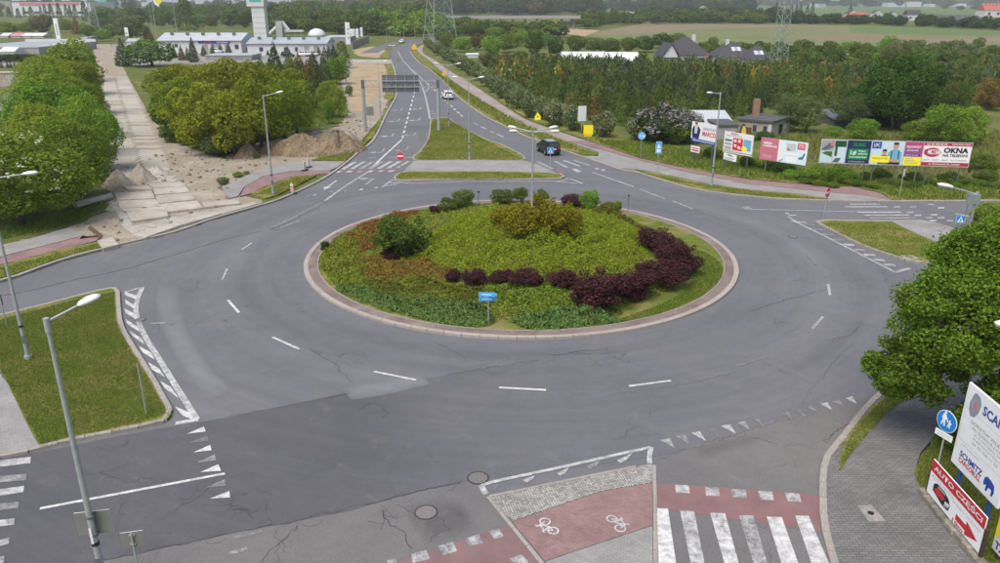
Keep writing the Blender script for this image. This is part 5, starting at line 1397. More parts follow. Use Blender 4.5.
mass('woods', 'far brownish woods below the horizon', 'woods', fill([(330, 15), (560, 16), (570, 9), (300, 9)], 220, 37, 26, 20), 'brown')
mass('woods', 'woods between the pylon and the viaduct', 'woods', fill([(450, 34), (500, 38), (560, 40), (560, 33), (500, 32), (450, 24)], 80, 38, 11, 6), 'mid')
mass('woods', 'dark woods behind the viaduct', 'woods', fill([(430, 15.5), (600, 15.5), (600, 10), (430, 10)], 170, 39, 24, 21), 'dark')
mass('woods', 'bushy belt right of the viaduct', 'woods', fill([(562, 28), (600, 29), (640, 24), (700, 23.6), (760, 23.6), (760, 20), (640, 19), (590, 21)], 120, 40, 13, 8.5), 'mid')
mass('woods', 'trees in front of the blue hall', 'woods', fill([(645, 23), (760, 23), (800, 22), (800, 18), (645, 18)], 70, 41, 15, 10), 'dark')
mass('woods', 'far treeline on the horizon', 'woods', fill([(380, 8.6), (1040, 7), (1040, 4.6), (380, 4.6)], 300, 42, 45, 26), 'mid')
mass('woods', 'far dark treeline left of the far field', 'woods', fill([(560, 12), (760, 13), (740, 8), (560, 8)], 150, 43, 26, 19), 'dark')
mass('woods', 'far treeline behind the mall on the left', 'woods', fill([(-40, 12), (260, 12), (260, 7), (-40, 7)], 110, 44, 30, 17), 'dark')
mass('woods', 'leafy belt behind the long white hall', 'woods', fill([(95, 26), (255, 26), (255, 18), (95, 17)], 90, 45, 14, 12), 'mid')
for i, (u, h_) in enumerate(((776, 12), (791, 10), (796, 9), (800, 10), (807, 8), (812, 12), (723, 12), (850, 9), (1005, 8))):
    simple_tree('far_poplar', u, 13.4, 4.5 if u != 723 else 7, h_, 'column', 'dark', 'dark poplar on the far fields in line with the ' + near_mark(u), 'poplar', 'poplars on the far fields', 880 + i)
for i, (u, v, w_, h_) in enumerate(((755, 24, 14, 12), (766, 20, 12, 12), (799, 23, 8, 6), (900, 26, 18, 11), (932, 25, 18, 10), (962, 27, 10, 8), (973, 28, 14, 6), (862, 24, 10, 5), (944, 9, 8, 5), (960, 10, 9, 5), (975, 10, 11, 5), (990, 10, 10, 5))):
    simple_tree('field_tree', u, v, w_, h_, 'mid', 'dark' if i % 2 else 'mid', ('large' if w_ > 12 else 'small') + ' round tree among the far houses, in line with the ' + near_mark(u), 'tree', 'trees among the far houses', 890 + i)

# ------------------------------------------------------------------ rough grass
tufts('near_grass', 'short grass with dry tips on the left splitter island', [W([(0, 320), (45, 308), (87, 297), (114, 292), (117, 303), (120, 325), (129, 345), (149, 377), (166, 414), (125, 428), (63, 440), (42, 447), (24, 415), (8, 383), (-30, 350)], .12)], 900, .085, 'blade', 51, .12, .014, away=catmull(W(SPL), 4, True))
tufts('near_grass', 'dry straw between the grass of the left splitter island', [W([(0, 320), (45, 308), (87, 297), (114, 292), (120, 325), (149, 377), (166, 414), (63, 440), (42, 447), (24, 415), (0, 370)], .12)], 160, .08, 'blade_dry', 52, .12, .014, away=catmull(W(SPL), 4, True))
def band(px, a, b, closed=False):
    L = catmull(W(px, .12), 4, closed); return offset_line(L, a) + offset_line(L, b)[::-1]
tufts('kerb_weeds', 'weeds and dry grass leaning over the island and pavement kerbs', [band(SPL[7:17], -.26, -.06), band(SPL[1:6], -.26, -.06), band([(862, 421), (847, 441), (839, 458), (837, 472)], -.1, .12), band([(252, 193), (280, 193), (306, 180)], -.2, .1), band(SPR[8:15], -.3, -.1)], 70, .16, 'blade_dry', 65, .13, .016, .9)
tufts('near_grass', 'grass strip beside the near right pavement', [W([(848, 441), (862, 421), (877, 405), (899, 385), (922, 363), (940, 363), (926, 385), (888, 412), (868, 434), (850, 456), (839, 472)], .11)], 900, .09, 'blade', 53, .115, .013)
tufts('near_grass', 'rough grass below the near advertising boards', [W([(922, 490), (915, 478), (919, 462), (941, 432), (966, 408), (1030, 385), (1030, 560), (985, 562), (945, 515)], .11)], 500, .16, 'blade', 54, .115, .016)
tufts('verge_grass_blades', 'grass of the verges and splitter islands', [W(p, .11) for p in (
    [(395, 179), (402, 173.4), (500, 172.6), (562, 177), (500, 179.5)], [(417, 160), (429, 138), (432, 120), (448, 118.6), (485, 140), (523, 160)], [(819, 223), (888, 222.6), (948, 250), (910, 260), (862, 245)],
    [(0, 268), (98, 243.4), (100, 248), (60, 258.5), (0, 278)], [(254, 195), (292, 178), (316, 175.6), (280, 194)], [(640, 171.6), (710, 186), (800, 195.6), (828, 199.4), (750, 195), (663, 179.4)], [(313, 160), (352, 150.8), (372, 129), (384, 115), (358, 150), (345, 161)])], 110, .13, 'blade', 55, .115, .028)
tufts('bank_grass', 'long grass on the bank between the cycle path and the billboards', [W([(592, 140), (640, 157), (687, 167.6), (750, 178.4), (812, 184), (856, 186), (882, 192), (896, 200), (1040, 199.4), (1040, 185), (930, 183), (820, 172), (700, 152), (640, 142)], 0)], 38, .42, 'blade', 56, .0, .05)
tufts('bank_grass', 'rough grass in the garden behind the billboards', [W([(770, 136), (850, 134), (1040, 132), (1040, 176), (900, 160), (800, 150)], 0)], 9, .6, 'blade', 57, .0, .07)
tufts('bank_grass', 'dry stalks in the garden behind the billboards', [W([(780, 138), (850, 136), (1040, 134), (1040, 178), (930, 180), (800, 160)], 0)], 9, .7, 'blade_dry', 58, .0, .06)
tufts('bank_grass', 'grass strip beside the far path', [W([(500, 104), (560, 126), (600, 140), (590, 128), (540, 112)], 0), W([(431, 69), (457, 85), (500, 112), (560, 140.5), (596, 155), (562, 148), (500, 122), (456, 93)], .11)], 16, .5, 'blade', 59, .05, .06)
tufts('site_grass', 'weeds round the foot of the left tree row', [W([(-30, 246), (40, 232), (78, 220), (104, 206), (108, 196), (70, 214), (0, 232)], 0)], 60, .35, 'blade', 60, .0, .04)
tufts('site_grass', 'green patch by the dug earth', [W([(298, 132), (338, 122), (344, 108), (330, 104), (302, 110)], 0)], 25, .4, 'blade', 61, .0, .05)
for i, (u, v, w_, h_) in enumerate(((223, 184, 15, 8), (238, 177, 12, 6), (247, 175, 8, 5), (256, 158, 9, 5))):
    tree('weed_clump', u, v, w_, h_, 'mid', 'weed', ('left', 'second', 'third', 'far')[i] + ' green weed clump on the bare building-site earth', 'weeds', None, None, None, 930 + i)

# ------------------------------------------------------------------ heaps of earth and gravel, concrete slabs
def heap(name, u, v, wpx, hp, mat, label, cat='heap', seed=1, depth=.8, rough=.16, power=1.1):
    X, Y = G(u, v); s = mpp(u, v); Wd = wpx * s; h = hpx(u, v, v - hp)
    q = np.random.RandomState(seed); nr, na = 16, 44
    ph = q.rand(12) * 6.28
    V = [(0, 0, h)]; Q = []
    for i in range(1, nr + 1):
        for j in range(na):
            t = i / nr; a = 2 * math.pi * j / na
            lump = 1 + .18 * math.sin(2 * a + ph[0]) + .10 * math.sin(3 * a + ph[1]) + .05 * math.sin(7 * a + ph[2])
            rr = t * lump
            z = h * (1 - t) ** power * (1 + rough * math.sin(5 * a + ph[3] + 6 * t) * t) + (q.randn() * .022 * h if i < nr else -.08)
            V.append((rr * Wd / 2 * math.cos(a) + q.randn() * .008 * Wd * (t > .1), rr * Wd / 2 * depth * math.sin(a) + q.randn() * .008 * Wd, z))
    me = bpy.data.meshes.new(name)
    F = [(0, 1 + j, 1 + (j + 1) % na) for j in range(na)]
    for i in range(nr - 1):
        for j in range(na):
            F.append((1 + i * na + j, 1 + (i + 1) * na + j, 1 + (i + 1) * na + (j + 1) % na, 1 + i * na + (j + 1) % na))
    me.from_pydata(V, [], F); me.update()
    for p in me.polygons: p.use_smooth = True
    o = new(name, me, MT[mat], None, (X, Y + Wd * depth * .5, -.03))
    return tag(o, label, cat, 'heaps on the building site')
heap('gravel_heap', 114, 189, 34, 18, 'gravel_heap', 'grey-brown gravel heap beside the left tree row', seed=1)
heap('gravel_heap', 136, 183, 32, 18, 'gravel_heap', 'pointed gravel heap on the slab road', seed=2)
heap('gravel_heap', 152, 176, 30, 9, 'gravel', 'low pale gravel heap on the slab road', seed=3)
heap('earth_heap', 245, 159, 27, 17, 'earth', 'small brown earth heap at the foot of the thicket', seed=4)
heap('earth_heap', 296, 158, 64, 22, 'earth', 'large brown dug earth mound left of the grey sign back', seed=5, rough=.3, power=.8)
heap('earth_heap', 332, 156, 62, 23, 'earth', 'large brown dug earth mound behind the grey sign back', seed=6, rough=.35, power=.8)
heap('earth_heap', 268, 154, 30, 12, 'earth', 'low earth mound between the small heap and the large mounds', seed=7)
heap('earth_heap', 350, 146, 26, 12, 'dirt', 'low pale earth mound beside the left gantry post', seed=8)

def slab_px(name, px, z, th, label=None, parent=None, group=None):
    w = W(px, z + th)
    cx = sum(p[0] for p in w) / 4; cy = sum(p[1] for p in w) / 4
    o = MB().prism([(p[0] - cx, p[1] - cy) for p in w], 0, th).build(name, MT['concrete'], parent, bevel=.015)
    o.location = (cx, cy, z)
    o.rotation_euler = (rnd.uniform(-.01, .01), rnd.uniform(-.01, .01), 0)
    if label: tag(o, label, 'concrete slab', group)
    return o
q5 = lambda pts: [(100 + x / 6.25, 150 + y / 6.25) for x, y in pts]
GS = 'loose concrete slabs at the end of the slab road'
for px, z, th, lab in (
    ([(85, 262), (330, 262), (345, 300), (108, 308)], 0, .16, 'concrete slab at the upper left of the loose slabs'), ([(110, 314), (350, 306), (384, 350), (126, 362)], 0, .18, 'concrete slab in the left column, second row'),
    ([(128, 366), (388, 352), (410, 362), (168, 384)], 0, .14, 'narrow concrete slab in the left column, third row'), ([(166, 388), (412, 362), (430, 410), (195, 442)], 0, .2, 'concrete slab at the lower left of the loose slabs'),
    ([(345, 282), (566, 266), (600, 308), (366, 330)], 0, .15, 'concrete slab in the right column, upper row'), ([(370, 336), (606, 314), (642, 358), (400, 386)], 0, .18, 'concrete slab in the right column, lower row'),
    ([(640, 326), (860, 306), (880, 330), (652, 356)], 0, .15, 'long pale concrete slab next to the cycle path'), ([(330, 240), (540, 226), (562, 260), (342, 276)], 0, .12, 'concrete slab at the upper right of the loose slabs'),
    ([(300, 210), (510, 196), (536, 224), (330, 238)], 0, .1, 'flat concrete slab just above the loose slabs'), ([(205, 528), (470, 448), (520, 462), (285, 545)], 0, .22, 'long concrete slab along the kerb, left end'),
    ([(480, 446), (720, 384), (760, 396), (528, 462)], 0, .2, 'long concrete slab along the kerb, middle'), ([(730, 382), (960, 322), (985, 336), (768, 396)], 0, .18, 'long concrete slab along the kerb, right end'),
    ([(280, 458), (350, 470), (348, 480), (280, 468)], 0, .15, 'small broken piece of concrete among the slabs')):
    slab_px('concrete_slab', q5(px), z, th, lab, None, GS)
for i, (px, lab) in enumerate((([(145, 232), (325, 240), (330, 264), (150, 254)], 'lower slab of the little stack on the slab road'), ([(140, 222), (300, 226), (328, 240), (168, 240)], 'upper slab of the little stack on the slab road'))):
    slab_px('concrete_slab', q5(px), .002 + i * .23, .2, lab, None, GS)
for i, (px, lab) in enumerate((([(-170, 330), (70, 272), (84, 290), (-150, 352)], 'lower slab of the stack in front of the left tree row'), ([(-175, 326), (66, 266), (78, 278), (-140, 342)], 'upper slab of the stack in front of the left tree row'))):
    slab_px('concrete_slab', q5(px), .002 + i * .27, .24, lab, None, GS)
slab_px('concrete_slab', [(97, 240.5), (112, 237), (119, 244), (103, 248)], .0, .3, 'square concrete block at the end of the left cycle path', None, GS)
# folded barrier boards
t = empty('barrier_board', (*G(90, 238), 0.1), 0.3, label='fallen wooden barrier boards propped as a tent on the left cycle path', cat='barrier')
MB().box((-.35, 0, .38), (1.15, .9, .05), M=Matrix.Rotation(-.85, 3, 'Y')).build('board', MT['concrete'], t)
MT['brown_board'] = mat_plain('brown_board', (0.22, 0.15, 0.08), .8, 0, .2, 5)
MB().box((.42, 0, .38), (1.15, .9, .05), M=Matrix.Rotation(.85, 3, 'Y')).build('board', MT['brown_board'], t)
# rows of road slabs
sr = sheet('slab_road', W([(92, 44), (110, 44), (122, 65), (131, 82), (147, 110), (160, 140), (175, 165), (188, 190), (118, 200), (108, 172), (115, 120), (100, 75)]), -.004, MT['dirt'])
RS = MB().box((0, 0, 0), (1, 1, 1)).mesh('road_slab', bevel=.01)
A, B = np.array(W([(113, 182), (101, 76)])), np.array(W([(178, 182), (128, 76)]))
nrow = int(np.linalg.norm(A[1] - A[0]) / 1.5)
for i in range(nrow):
    t0 = (i + .5) / nrow
    l_, r_ = A[0] + (A[1] - A[0]) * t0, B[0] + (B[1] - B[0]) * t0
    ax = math.atan2(r_[1] - l_[1], r_[0] - l_[0]); L = np.linalg.norm(r_ - l_) / 2
    for h_ in (0, 1):
        if rnd.random() < .2: continue
        c = l_ + (r_ - l_) * (.25 + .5 * h_)
        o = new('slab', RS, MT['concrete'], sr, (c[0], c[1], rnd.uniform(-.015, .012)), ax + rnd.uniform(-.045, .045), (L * rnd.uniform(.86, .97), 1.38, .06))
# scattered rubble
q = np.random.RandomState(8)
ROCK = []
for k_ in range(4):
    V = np.array([(x, y, z) for x in (-1, 1) for y in (-1, 1) for z in (-1, 1)], float) * (.8 + .4 * q.rand(8, 1)) * .5
    ROCK.append(mesh_np('rubble', V, [(0, 1, 3, 2), (4, 6, 7, 5), (0, 4, 5, 1), (2, 3, 7, 6), (0, 2, 6, 4), (1, 5, 7, 3)]))
Vs, Qs, off = [], [], 0
pts = np.vstack([scatter(W([(75, 225), (110, 198), (100, 170), (160, 150), (300, 160), (225, 187), (250, 197), (175, 231), (110, 246)]), 420, 9), scatter(W([(240, 158), (350, 152), (372, 132), (352, 112), (300, 132), (240, 148)]), 380, 10)])
for x, y in pts:
    s = .03 + .15 * q.rand() ** 4
    V = np.array([(a, b, c) for a in (-1, 1) for b in (-1, 1) for c in (-1, 1)], float) * (.6 + .6 * q.rand(8, 1)) * s
    th = q.rand() * 6.28; V = np.c_[V[:, 0] * math.cos(th) - V[:, 1] * math.sin(th) + x, V[:, 0] * math.sin(th) + V[:, 1] * math.cos(th) + y, V[:, 2] * .7 + s * .3]
    Vs.append(V); Qs.append(np.array([(0, 1, 3, 2), (4, 6, 7, 5), (0, 4, 5, 1), (2, 3, 7, 6), (0, 2, 6, 4), (1, 5, 7, 3)]) + off); off += 8
tag(new('rubble', mesh_np('rubble', np.vstack(Vs), np.vstack(Qs)), MT['rock']), 'small stones scattered over the building-site earth', 'rubble', None, 'stuff')
# ------------------------------------------------------------------ street lamps
def lamp_head(m, g, p, d, L=0.75):
    """luminaire: a flat teardrop housing along direction d from point p, and its glass"""
    d = Vector(d).normalized(); side = d.cross(Vector((0, 0, 1))).normalized(); up = side.cross(d)
    p = Vector(p)
    secs = []
    for t, w, h in ((0, .05, .05), (.12, .11, .09), (.45, .16, .12), (.8, .15, .10), (1, .07, .04)):
        c = p + d * (t * L)
        secs.append([c + side * (w * math.cos(a)) + up * (h * math.sin(a) * (1.0 if math.sin(a) > 0 else .45)) for a in [2 * math.pi * i / 12 for i in range(12)]])
    m.loft(secs)
    secs = []
    for t, w in ((.25, .09), (.5, .125), (.8, .115), (.93, .06)):
        c = p + d * (t * L) - up * .035
        secs.append([c + side * (w * math.cos(a)) + up * (.05 * math.sin(a)) for a in [2 * math.pi * i / 10 for i in range(10)]])
    g.loft(secs)

def street_lamp(base, h, arms, label, group='street lamps', r0=.10, head=.8, rz=0, base_z=0.1, sleeve=True):
    t = empty('street_lamp', (base[0], base[1], base_z), label=label, cat='street lamp', group=group)
    h -= base_z
    m = MB()
    m.tube((0, 0, 0), (0, 0, .22), r0 * 1.7, r0 * 1.7, 12); m.tube((0, 0, .2), (0, 0, h), r0, r0 * .5, 12)
    m.build('pole', MT['steel'], t, smooth=False)
    MB().box((0, -r0 * .95, 1.1), (.11, .03, .42)).build('service_door', MT['steel_dark'], t)
    MB().tube((0, 0, 1.75), (0, 0, 1.87), r0 * 1.05, n=10).build('band', MT['black'], t)
    if sleeve: MB().tube((0, 0, h - .35), (0, 0, h + .05), r0 * .75, n=10).build('collar', MT['steel'], t)
    for (ax, ay, az_) in arms:
        v = Vector((ax, ay, az_)); L = v.length
        a = MB(); a.tube((0, 0, h - .06), tuple(v + Vector((0, 0, h - .06))), .038, .032, 8)
        am = a.build('arm', MT['steel'], t)
        hm, gm = MB(), MB(); lamp_head(hm, gm, v + Vector((0, 0, h - .06)), (ax, ay, az_ * .8), head)
        ho = hm.build('lamp_head', MT['lamp_white'], t, smooth=True)
        gm.build('lamp_glass', MT['lamp_glass'], ho, smooth=True)
    return t

# foreground left lamp: bend seen at (46, 320), standing 18.6 m ahead
x, y, z = at_y(46, 320, 18.6)
L1 = street_lamp((x, y), z, [(.55, .62, .22)], 'tall grey street lamp in the left foreground carrying two sign plates', r0=.105, head=.62)
# plates strapped to the foreground lamp
def plate_sign(name, x, y, z, w, h, rz, label, post=True, group=None, front='sign_white', tilt=0.0):
    t = empty(name, (x, y, 0.02 if post else z), rz, label=label, cat='road sign', group=group)
    zc = z if post else 0
    MB().box((0, .06, zc), (w, .012, h), M=Matrix.Rotation(tilt, 3, 'Y')).build('plate', MT[front], t, bevel=.004)
    MB().box((0, .045, zc), (w * .985, .012, h * .985), M=Matrix.Rotation(tilt, 3, 'Y')).build('plate_back', MT['sign_back'], t)
    b = MB(); b.box((0, .02, zc + h * .3), (.16, .04, .05)); b.box((0, .02, zc - h * .3), (.16, .04, .05)); b.build('bracket', MT['steel'], t)
    if post: MB().tube((0, 0, 0), (0, 0, zc + h * .45), .03, n=10).build('post', MT['steel'], t)
    return t
for px, w_, h_, lab in (((91, 526), .62, .74, 'left'),):
    zz = z - 5.9
    d = ray(91, 526); tt = y / d[1]; zz = CAMH + d[2] * tt
    s = plate_sign('sign_plate', x, y + .10, zz, .98, .80, 0.20, 'grey back of a wide sign plate strapped to the foreground lamp post', post=False)
    b = MB(); b.tube((0, -.10, .30), (0, -.10, .36), .125, n=12); b.tube((0, -.10, -.33), (0, -.10, -.27), .125, n=12); b.build('clamp', MT['steel_dark'], s)
    MB().box((-.05, -.215, -.28), (.07, .012, .55)).build('sticker', MT['sign_white'], s)
    MB().tube((.08, -.1, .35), (.16, -.14, .52), .012, n=5).build('strap_end', MT['black'], s)
X, Y, Z = at_y(132.5, 541, 18.2)
s = plate_sign('road_sign', X, Y, Z, .62, .52, 0.22, 'grey backed road sign on a thin post beside the foreground lamp', group=None)
# second lamp on the left, post foot on the splitter island
X, Y = G(29, 361); h = hpx(29, 361, 178)
street_lamp((X, Y), h, [(1.55, .25, .18)], 'street lamp at the left edge, its foot on the left grass island', head=.7)
X, Y = G(273.5, 195); street_lamp((X, Y), hpx(273.5, 195, 95.5), [(1.15, .1, .28)], 'street lamp on the verge in front of the yellow-green thicket', head=.65)
X, Y = G(711.5, 187); street_lamp((X, Y), hpx(711.5, 187, 93), [(-.75, -.1, .08)], 'street lamp on the verge in front of the billboards', head=.6)
X, Y = GI([(531.5, 239)])[0]
street_lamp((X, Y), hpx(531.5, 243, 124), [(-1.1, .25, .22), (-1.05, -.45, .12), (1.1, .25, .22), (1.15, -.45, .12)], 'four headed street lamp in the middle of the roundabout', base_z=.9, head=.6)
X, Y = G(937, 376)
lp = street_lamp((X, Y), hpx(937, 376, 193), [(-1.1, .0, .30)], 'street lamp rising behind the near leafy tree on the right', head=.75)
MB().box((-.12, 0, hpx(937, 376, 193) - .35), (.5, .22, .42)).build('camera_box', MT['steel'], lp)
MB().tube((-.3, 0, hpx(937, 376, 193) - .5), (-.36, 0, 3.2), .012, n=5).build('cable', MT['steel_dark'], lp)
x7, y7, z7 = at_y(1068, 337, 18.4)
street_lamp((x7, y7), z7, [(-1.25, .15, .26)], 'street lamp whose white head pokes in at the right edge', head=.62)
X, Y = G(469.5, 160.5); street_lamp((X, Y), hpx(469.5, 160.5, 79), [(-1.15, 0, .22), (1.15, 0, .22)], 'two armed street lamp at the near end of the grassy median', head=.6)
X, Y = G(449, 127); street_lamp((X, Y), hpx(449, 127, 65), [(-1.2, 0, .22), (1.2, 0, .22)], 'two armed street lamp at the tip of the grassy median', head=.7)
for i, (u, v, vt, dx, lab) in enumerate(((380.5, 114, 62, .9, 'thin street lamp on the left verge beside the sign gantry'), (390.5, 78, 46, .9, 'thin street lamp on the left verge beyond the gantry'), (397, 78, 46, -.9, 'thin post at the left kerb beyond the gantry'))):
    X, Y = G(u, v); street_lamp((X, Y), hpx(u, v, vt), [(dx, 0, .15)], lab, r0=.07, head=.6)
for i, (u, v, vt) in enumerate(((387, 42, 28.5), (390, 42, 27.5), (396, 42.5, 33), (404, 38, 25), (415, 38.5, 24), (462, 35, 23), (172, 31, 20), (225, 30, 20), (232, 30, 21), (272, 32, 21), (337, 34, 24))):
    X, Y = G(u, v); street_lamp((X, Y), hpx(u, v, vt), [(1.2, 0, .2)], 'distant %s street lamp in line with the %s' % ('tall' if v - vt > 12 else 'short', near_mark(u)), group='distant street lamps', r0=.09, head=.9, sleeve=False)

# ------------------------------------------------------------------ sign shapes
def disc(r, n=28, sy=1.0): return [(r * math.cos(2 * math.pi * i / n), r * sy * math.sin(2 * math.pi * i / n)) for i in range(n)]
def plate(m, poly, y0, y1, cz):
    """flat plate in the x-z plane, front towards -y"""
    n = len(poly); k = len(m.v)
    ar = sum(poly[i][0] * poly[(i + 1) % n][1] - poly[(i + 1) % n][0] * poly[i][1] for i in range(n))
    if ar < 0: poly = poly[::-1]
    m.v += [(p[0], y0, cz + p[1]) for p in poly] + [(p[0], y1, cz + p[1]) for p in poly]
    for a, b, c in tessellate_polygon([[Vector((p[0], p[1], 0)) for p in poly]]):
        s = (poly[b][0] - poly[a][0]) * (poly[c][1] - poly[a][1]) - (poly[c][0] - poly[a][0]) * (poly[b][1] - poly[a][1])
        if s < 0: b, c = c, b
        m.f.append((k + a, k + b, k + c)); m.f.append((k + n + a, k + n + c, k + n + b))
    for i in range(n):
        j = (i + 1) % n; m.f.append((k + i, k + n + i, k + n + j, k + j))
    return m
def rect(x0, z0, x1, z1): return [(x0, z0), (x1, z0), (x1, z1), (x0, z1)]
PED_TRI = [(-.22, -.2), (.22, -.2), (0, .24)]
WALKER = [(-.02, .17), (.03, .17), (.06, .05), (.05, -.02), (.10, -.18), (.06, -.19), (0, -.06), (-.06, -.19), (-.10, -.18), (-.04, 0), (-.05, .06)]

def road_sign(u, v, vc, parts, rz, label, post_r=.03, top=None, base_z=0.1, cat='road sign', group=None, name='road_sign'):
    """post at pixel (u, v); plate centre shows at row vc; parts = (name, polygon, material, layer)"""
    X, Y = G(u, v); zc = hpx(u, v, vc) - base_z
    t = empty(name, (X, Y, base_z), rz, label=label, cat=cat, group=group)
    MB().tube((0, .05, 0), (0, .05, (top or zc + .3)), post_r, n=9).build('post', MT['steel'], t)
    pl = None
    for nm, poly, mt, ly in parts:
        m = MB(); plate(m, poly, -.004 - ly * .004, .012 if ly == 0 else -.004 - (ly - 1) * .004 - .0005, zc)
        o = m.build(nm, MT[mt], t if pl is None else pl)
        if ly == 0: pl = o
    m = MB().box((0, .03, zc + .12), (.12, .03, .04)); m.box((0, .03, zc - .12), (.12, .03, .04)); m.build('bracket', MT['steel'], t)
    return t
def square(s, m='sign_blue'): return [('plate', rect(-s, -s, s, s), 'sign_white', 0), ('face', rect(-s * .94, -s * .94, s * .94, s * .94), m, 1)]
def ped(s): return square(s) + [('triangle', [(x * s / .3, z * s / .3) for x, z in PED_TRI], 'sign_white', 2), ('figure', [(x * s / .4, z * s / .4 - s * .1) for x, z in WALKER], 'black', 3)]
road_sign(401, 172.5, 156, [('plate', disc(.42), 'sign_white', 0), ('face', disc(.405), 'sign_red', 1), ('bar', rect(-.30, -.075, .30, .075), 'sign_white', 2)], 0.0, 'red no entry sign on the far splitter island')
road_sign(550, 172.5, 150.5, ped(.33), 0.05, 'blue pedestrian crossing sign in front of the dark car')
road_sign(657, 173, 147.5, [('plate', rect(-.30, -.62, .30, .62), 'sign_white', 0), ('face', rect(-.28, -.60, .28, .60), 'sign_sky', 1), ('triangle', [(-.2, -.05), (.2, -.05), (0, .42)], 'sign_white', 2), ('panel', rect(-.2, -.5, .2, -.16), 'sign_white', 2)], -.1, 'tall blue crossing sign on the right hand verge')
road_sign(640.5, 158, 135.8, [('plate', disc(.42), 'sign_white', 0), ('face', disc(.405), 'sign_sky', 1), ('divider', rect(-.02, -.36, .02, .36), 'sign_white', 2), ('figure', [(x * .9 - .2, z * .9) for x, z in WALKER], 'sign_white', 2), ('bicycle', [(.08, -.12), (.32, -.12), (.32, .04), (.24, .1), (.16, .1), (.08, .04)], 'sign_white', 2)], -.1, 'round blue foot and cycle path sign in front of the lilac')
road_sign(955, 246, 219.5, ped(.30), -.15, 'blue pedestrian crossing sign on the right splitter island', base_z=.12)
road_sign(823.5, 221, 192.5, [('plate', disc(.42, 28), 'sign_white', 0), ('face', disc(.405, 28), 'sign_red', 1), ('bar', rect(-.30, -.075, .30, .075), 'sign_white', 2)], .75, 'red no entry sign seen at an angle on the tip of the right splitter island', base_z=.12)
road_sign(899.5, 198.5, 172.5, [('plate', rect(-.24, -.38, .24, .38), 'sign_back', 0), ('face', rect(-.2, -.34, .2, .34), 'sign_white', 1)], .7, 'small grey sign on a leaning post below the long billboards')
road_sign(334, 153, 137, [('plate', rect(-.42, -.42, .42, .42), 'sign_back', 0)], 0.1, 'grey back of a square sign in front of the earth mound')
road_sign(371, 128, 111, [('plate', rect(-.5, -.62, .5, .62), 'sign_back', 0)], 0.1, 'grey back of a sign on the left verge below the gantry')
road_sign(422.5, 150, 136.5, [('plate', rect(-.42, -.5, .42, .5), 'sign_back', 0)], 0.0, 'grey sign back on the left edge of the grassy median')
road_sign(394, 60, 50.5, [('plate', rect(-.7, -.35, .7, 1.6), 'sign_back', 0)], 0.0, 'pair of grey sign backs beside the far carriageway')
road_sign(399.5, 66, 60, [('plate', rect(-.7, -.5, .7, .5), 'sign_back', 0)], 0.0, 'low grey sign back at the far kerb')
road_sign(148, 417, 370, [('plate', rect(-.03, -.35, .03, .35), 'sign_back', 0)], 1.45, 'thin sign post seen edge on at the right of the left grass island', base_z=.13)
road_sign(8, 327, 300, [('plate', rect(-.05, -.3, .05, .3), 'sign_back', 0)], 1.45, 'thin grey post at the left edge of the picture', base_z=.13)
road_sign(414.5, 52, 47, [('plate', [(-.9, -.8), (.9, -.8), (.9, .1), (0, 1.3), (-.9, .1)], 'sign_orange', 0)], 0, 'small orange works sign beside the far bend')
road_sign(444, 83, 73, [('plate', [(-.55, -.5), (.55, -.5), (0, .6)], 'sign_orange', 0)], 0, 'orange warning sign on the right hand verge beyond the gantry')
# direction blades on the island
X, Y = GI([(488.5, 325)])[0]; zc = hpx(488.5, 327, 298)
t = empty('direction_sign', (X, Y, .15), label='blue direction sign with two arrow blades on the front rim of the roundabout', cat='direction sign')
MB().tube((0, 0, 0), (0, 0, zc + .02), .035, n=9).build('post', MT['steel'], t)
for ang, dz, L in ((-.4, .06, 1.1), (.4, -.2, 1.1)):
    m = MB(); plate(m, [(-.55, -.11), (.36, -.11), (.55, 0), (.36, .11), (-.55, .11)], -.03, .03, 0)
    b = m.build('arrow_blade', MT['sign_sky'], t); b.location = (0, 0, zc + dz); b.rotation_euler = (0, .12 if ang > 0 else -.12, ang)
    m = MB(); plate(m, rect(-.4, -.02, .2, .02), -.034, -.0305, 0); m.build('lettering', MT['sign_white'], b)
# yellow signs and white notice on the right
road_sign(587.5, 151, 130.5, [('plate', rect(-.56, -.45, .56, .65), 'sign_yellow', 0), ('lower_plate', rect(-.45, -.7, .45, -.46), 'sign_orange', 0), ('left_mark', [(-.4, -.4), (-.2, -.4), (-.3, -.2)], 'sign_orange', 1), ('right_mark', [(.2, -.4), (.4, -.4), (.3, -.2)], 'sign_orange', 1)], -.05, 'large yellow traffic diversion sign on the right hand verge', post_r=.04)
road_sign(537.5, 132, 116.5, [('plate', [(-.42, -.45), (.42, -.45), (.42, 0), (0, .62), (-.42, 0)], 'sign_yellow', 0), ('mark', [(-.12, -.1), (.12, -.1), (0, .2)], 'black', 1)], 0, 'yellow warning sign on the grass behind the middle lamp')
t = road_sign(581.5, 132, 114, [('plate', rect(-.62, -1.15, .62, 1.1), 'sign_white', 0), ('green_foot', rect(-.6, -1.13, .6, -.95), 'sign_orange', 1)], .35, 'tall white notice board between the flowering trees', post_r=.05)
for c in t.children_recursive:
    if c.name.startswith('green_foot'):
        c.data.materials.clear(); MT['sign_green'] = mat_plain('sign_green', (.05, .3, .12), .5); c.data.materials.append(MT['sign_green'])
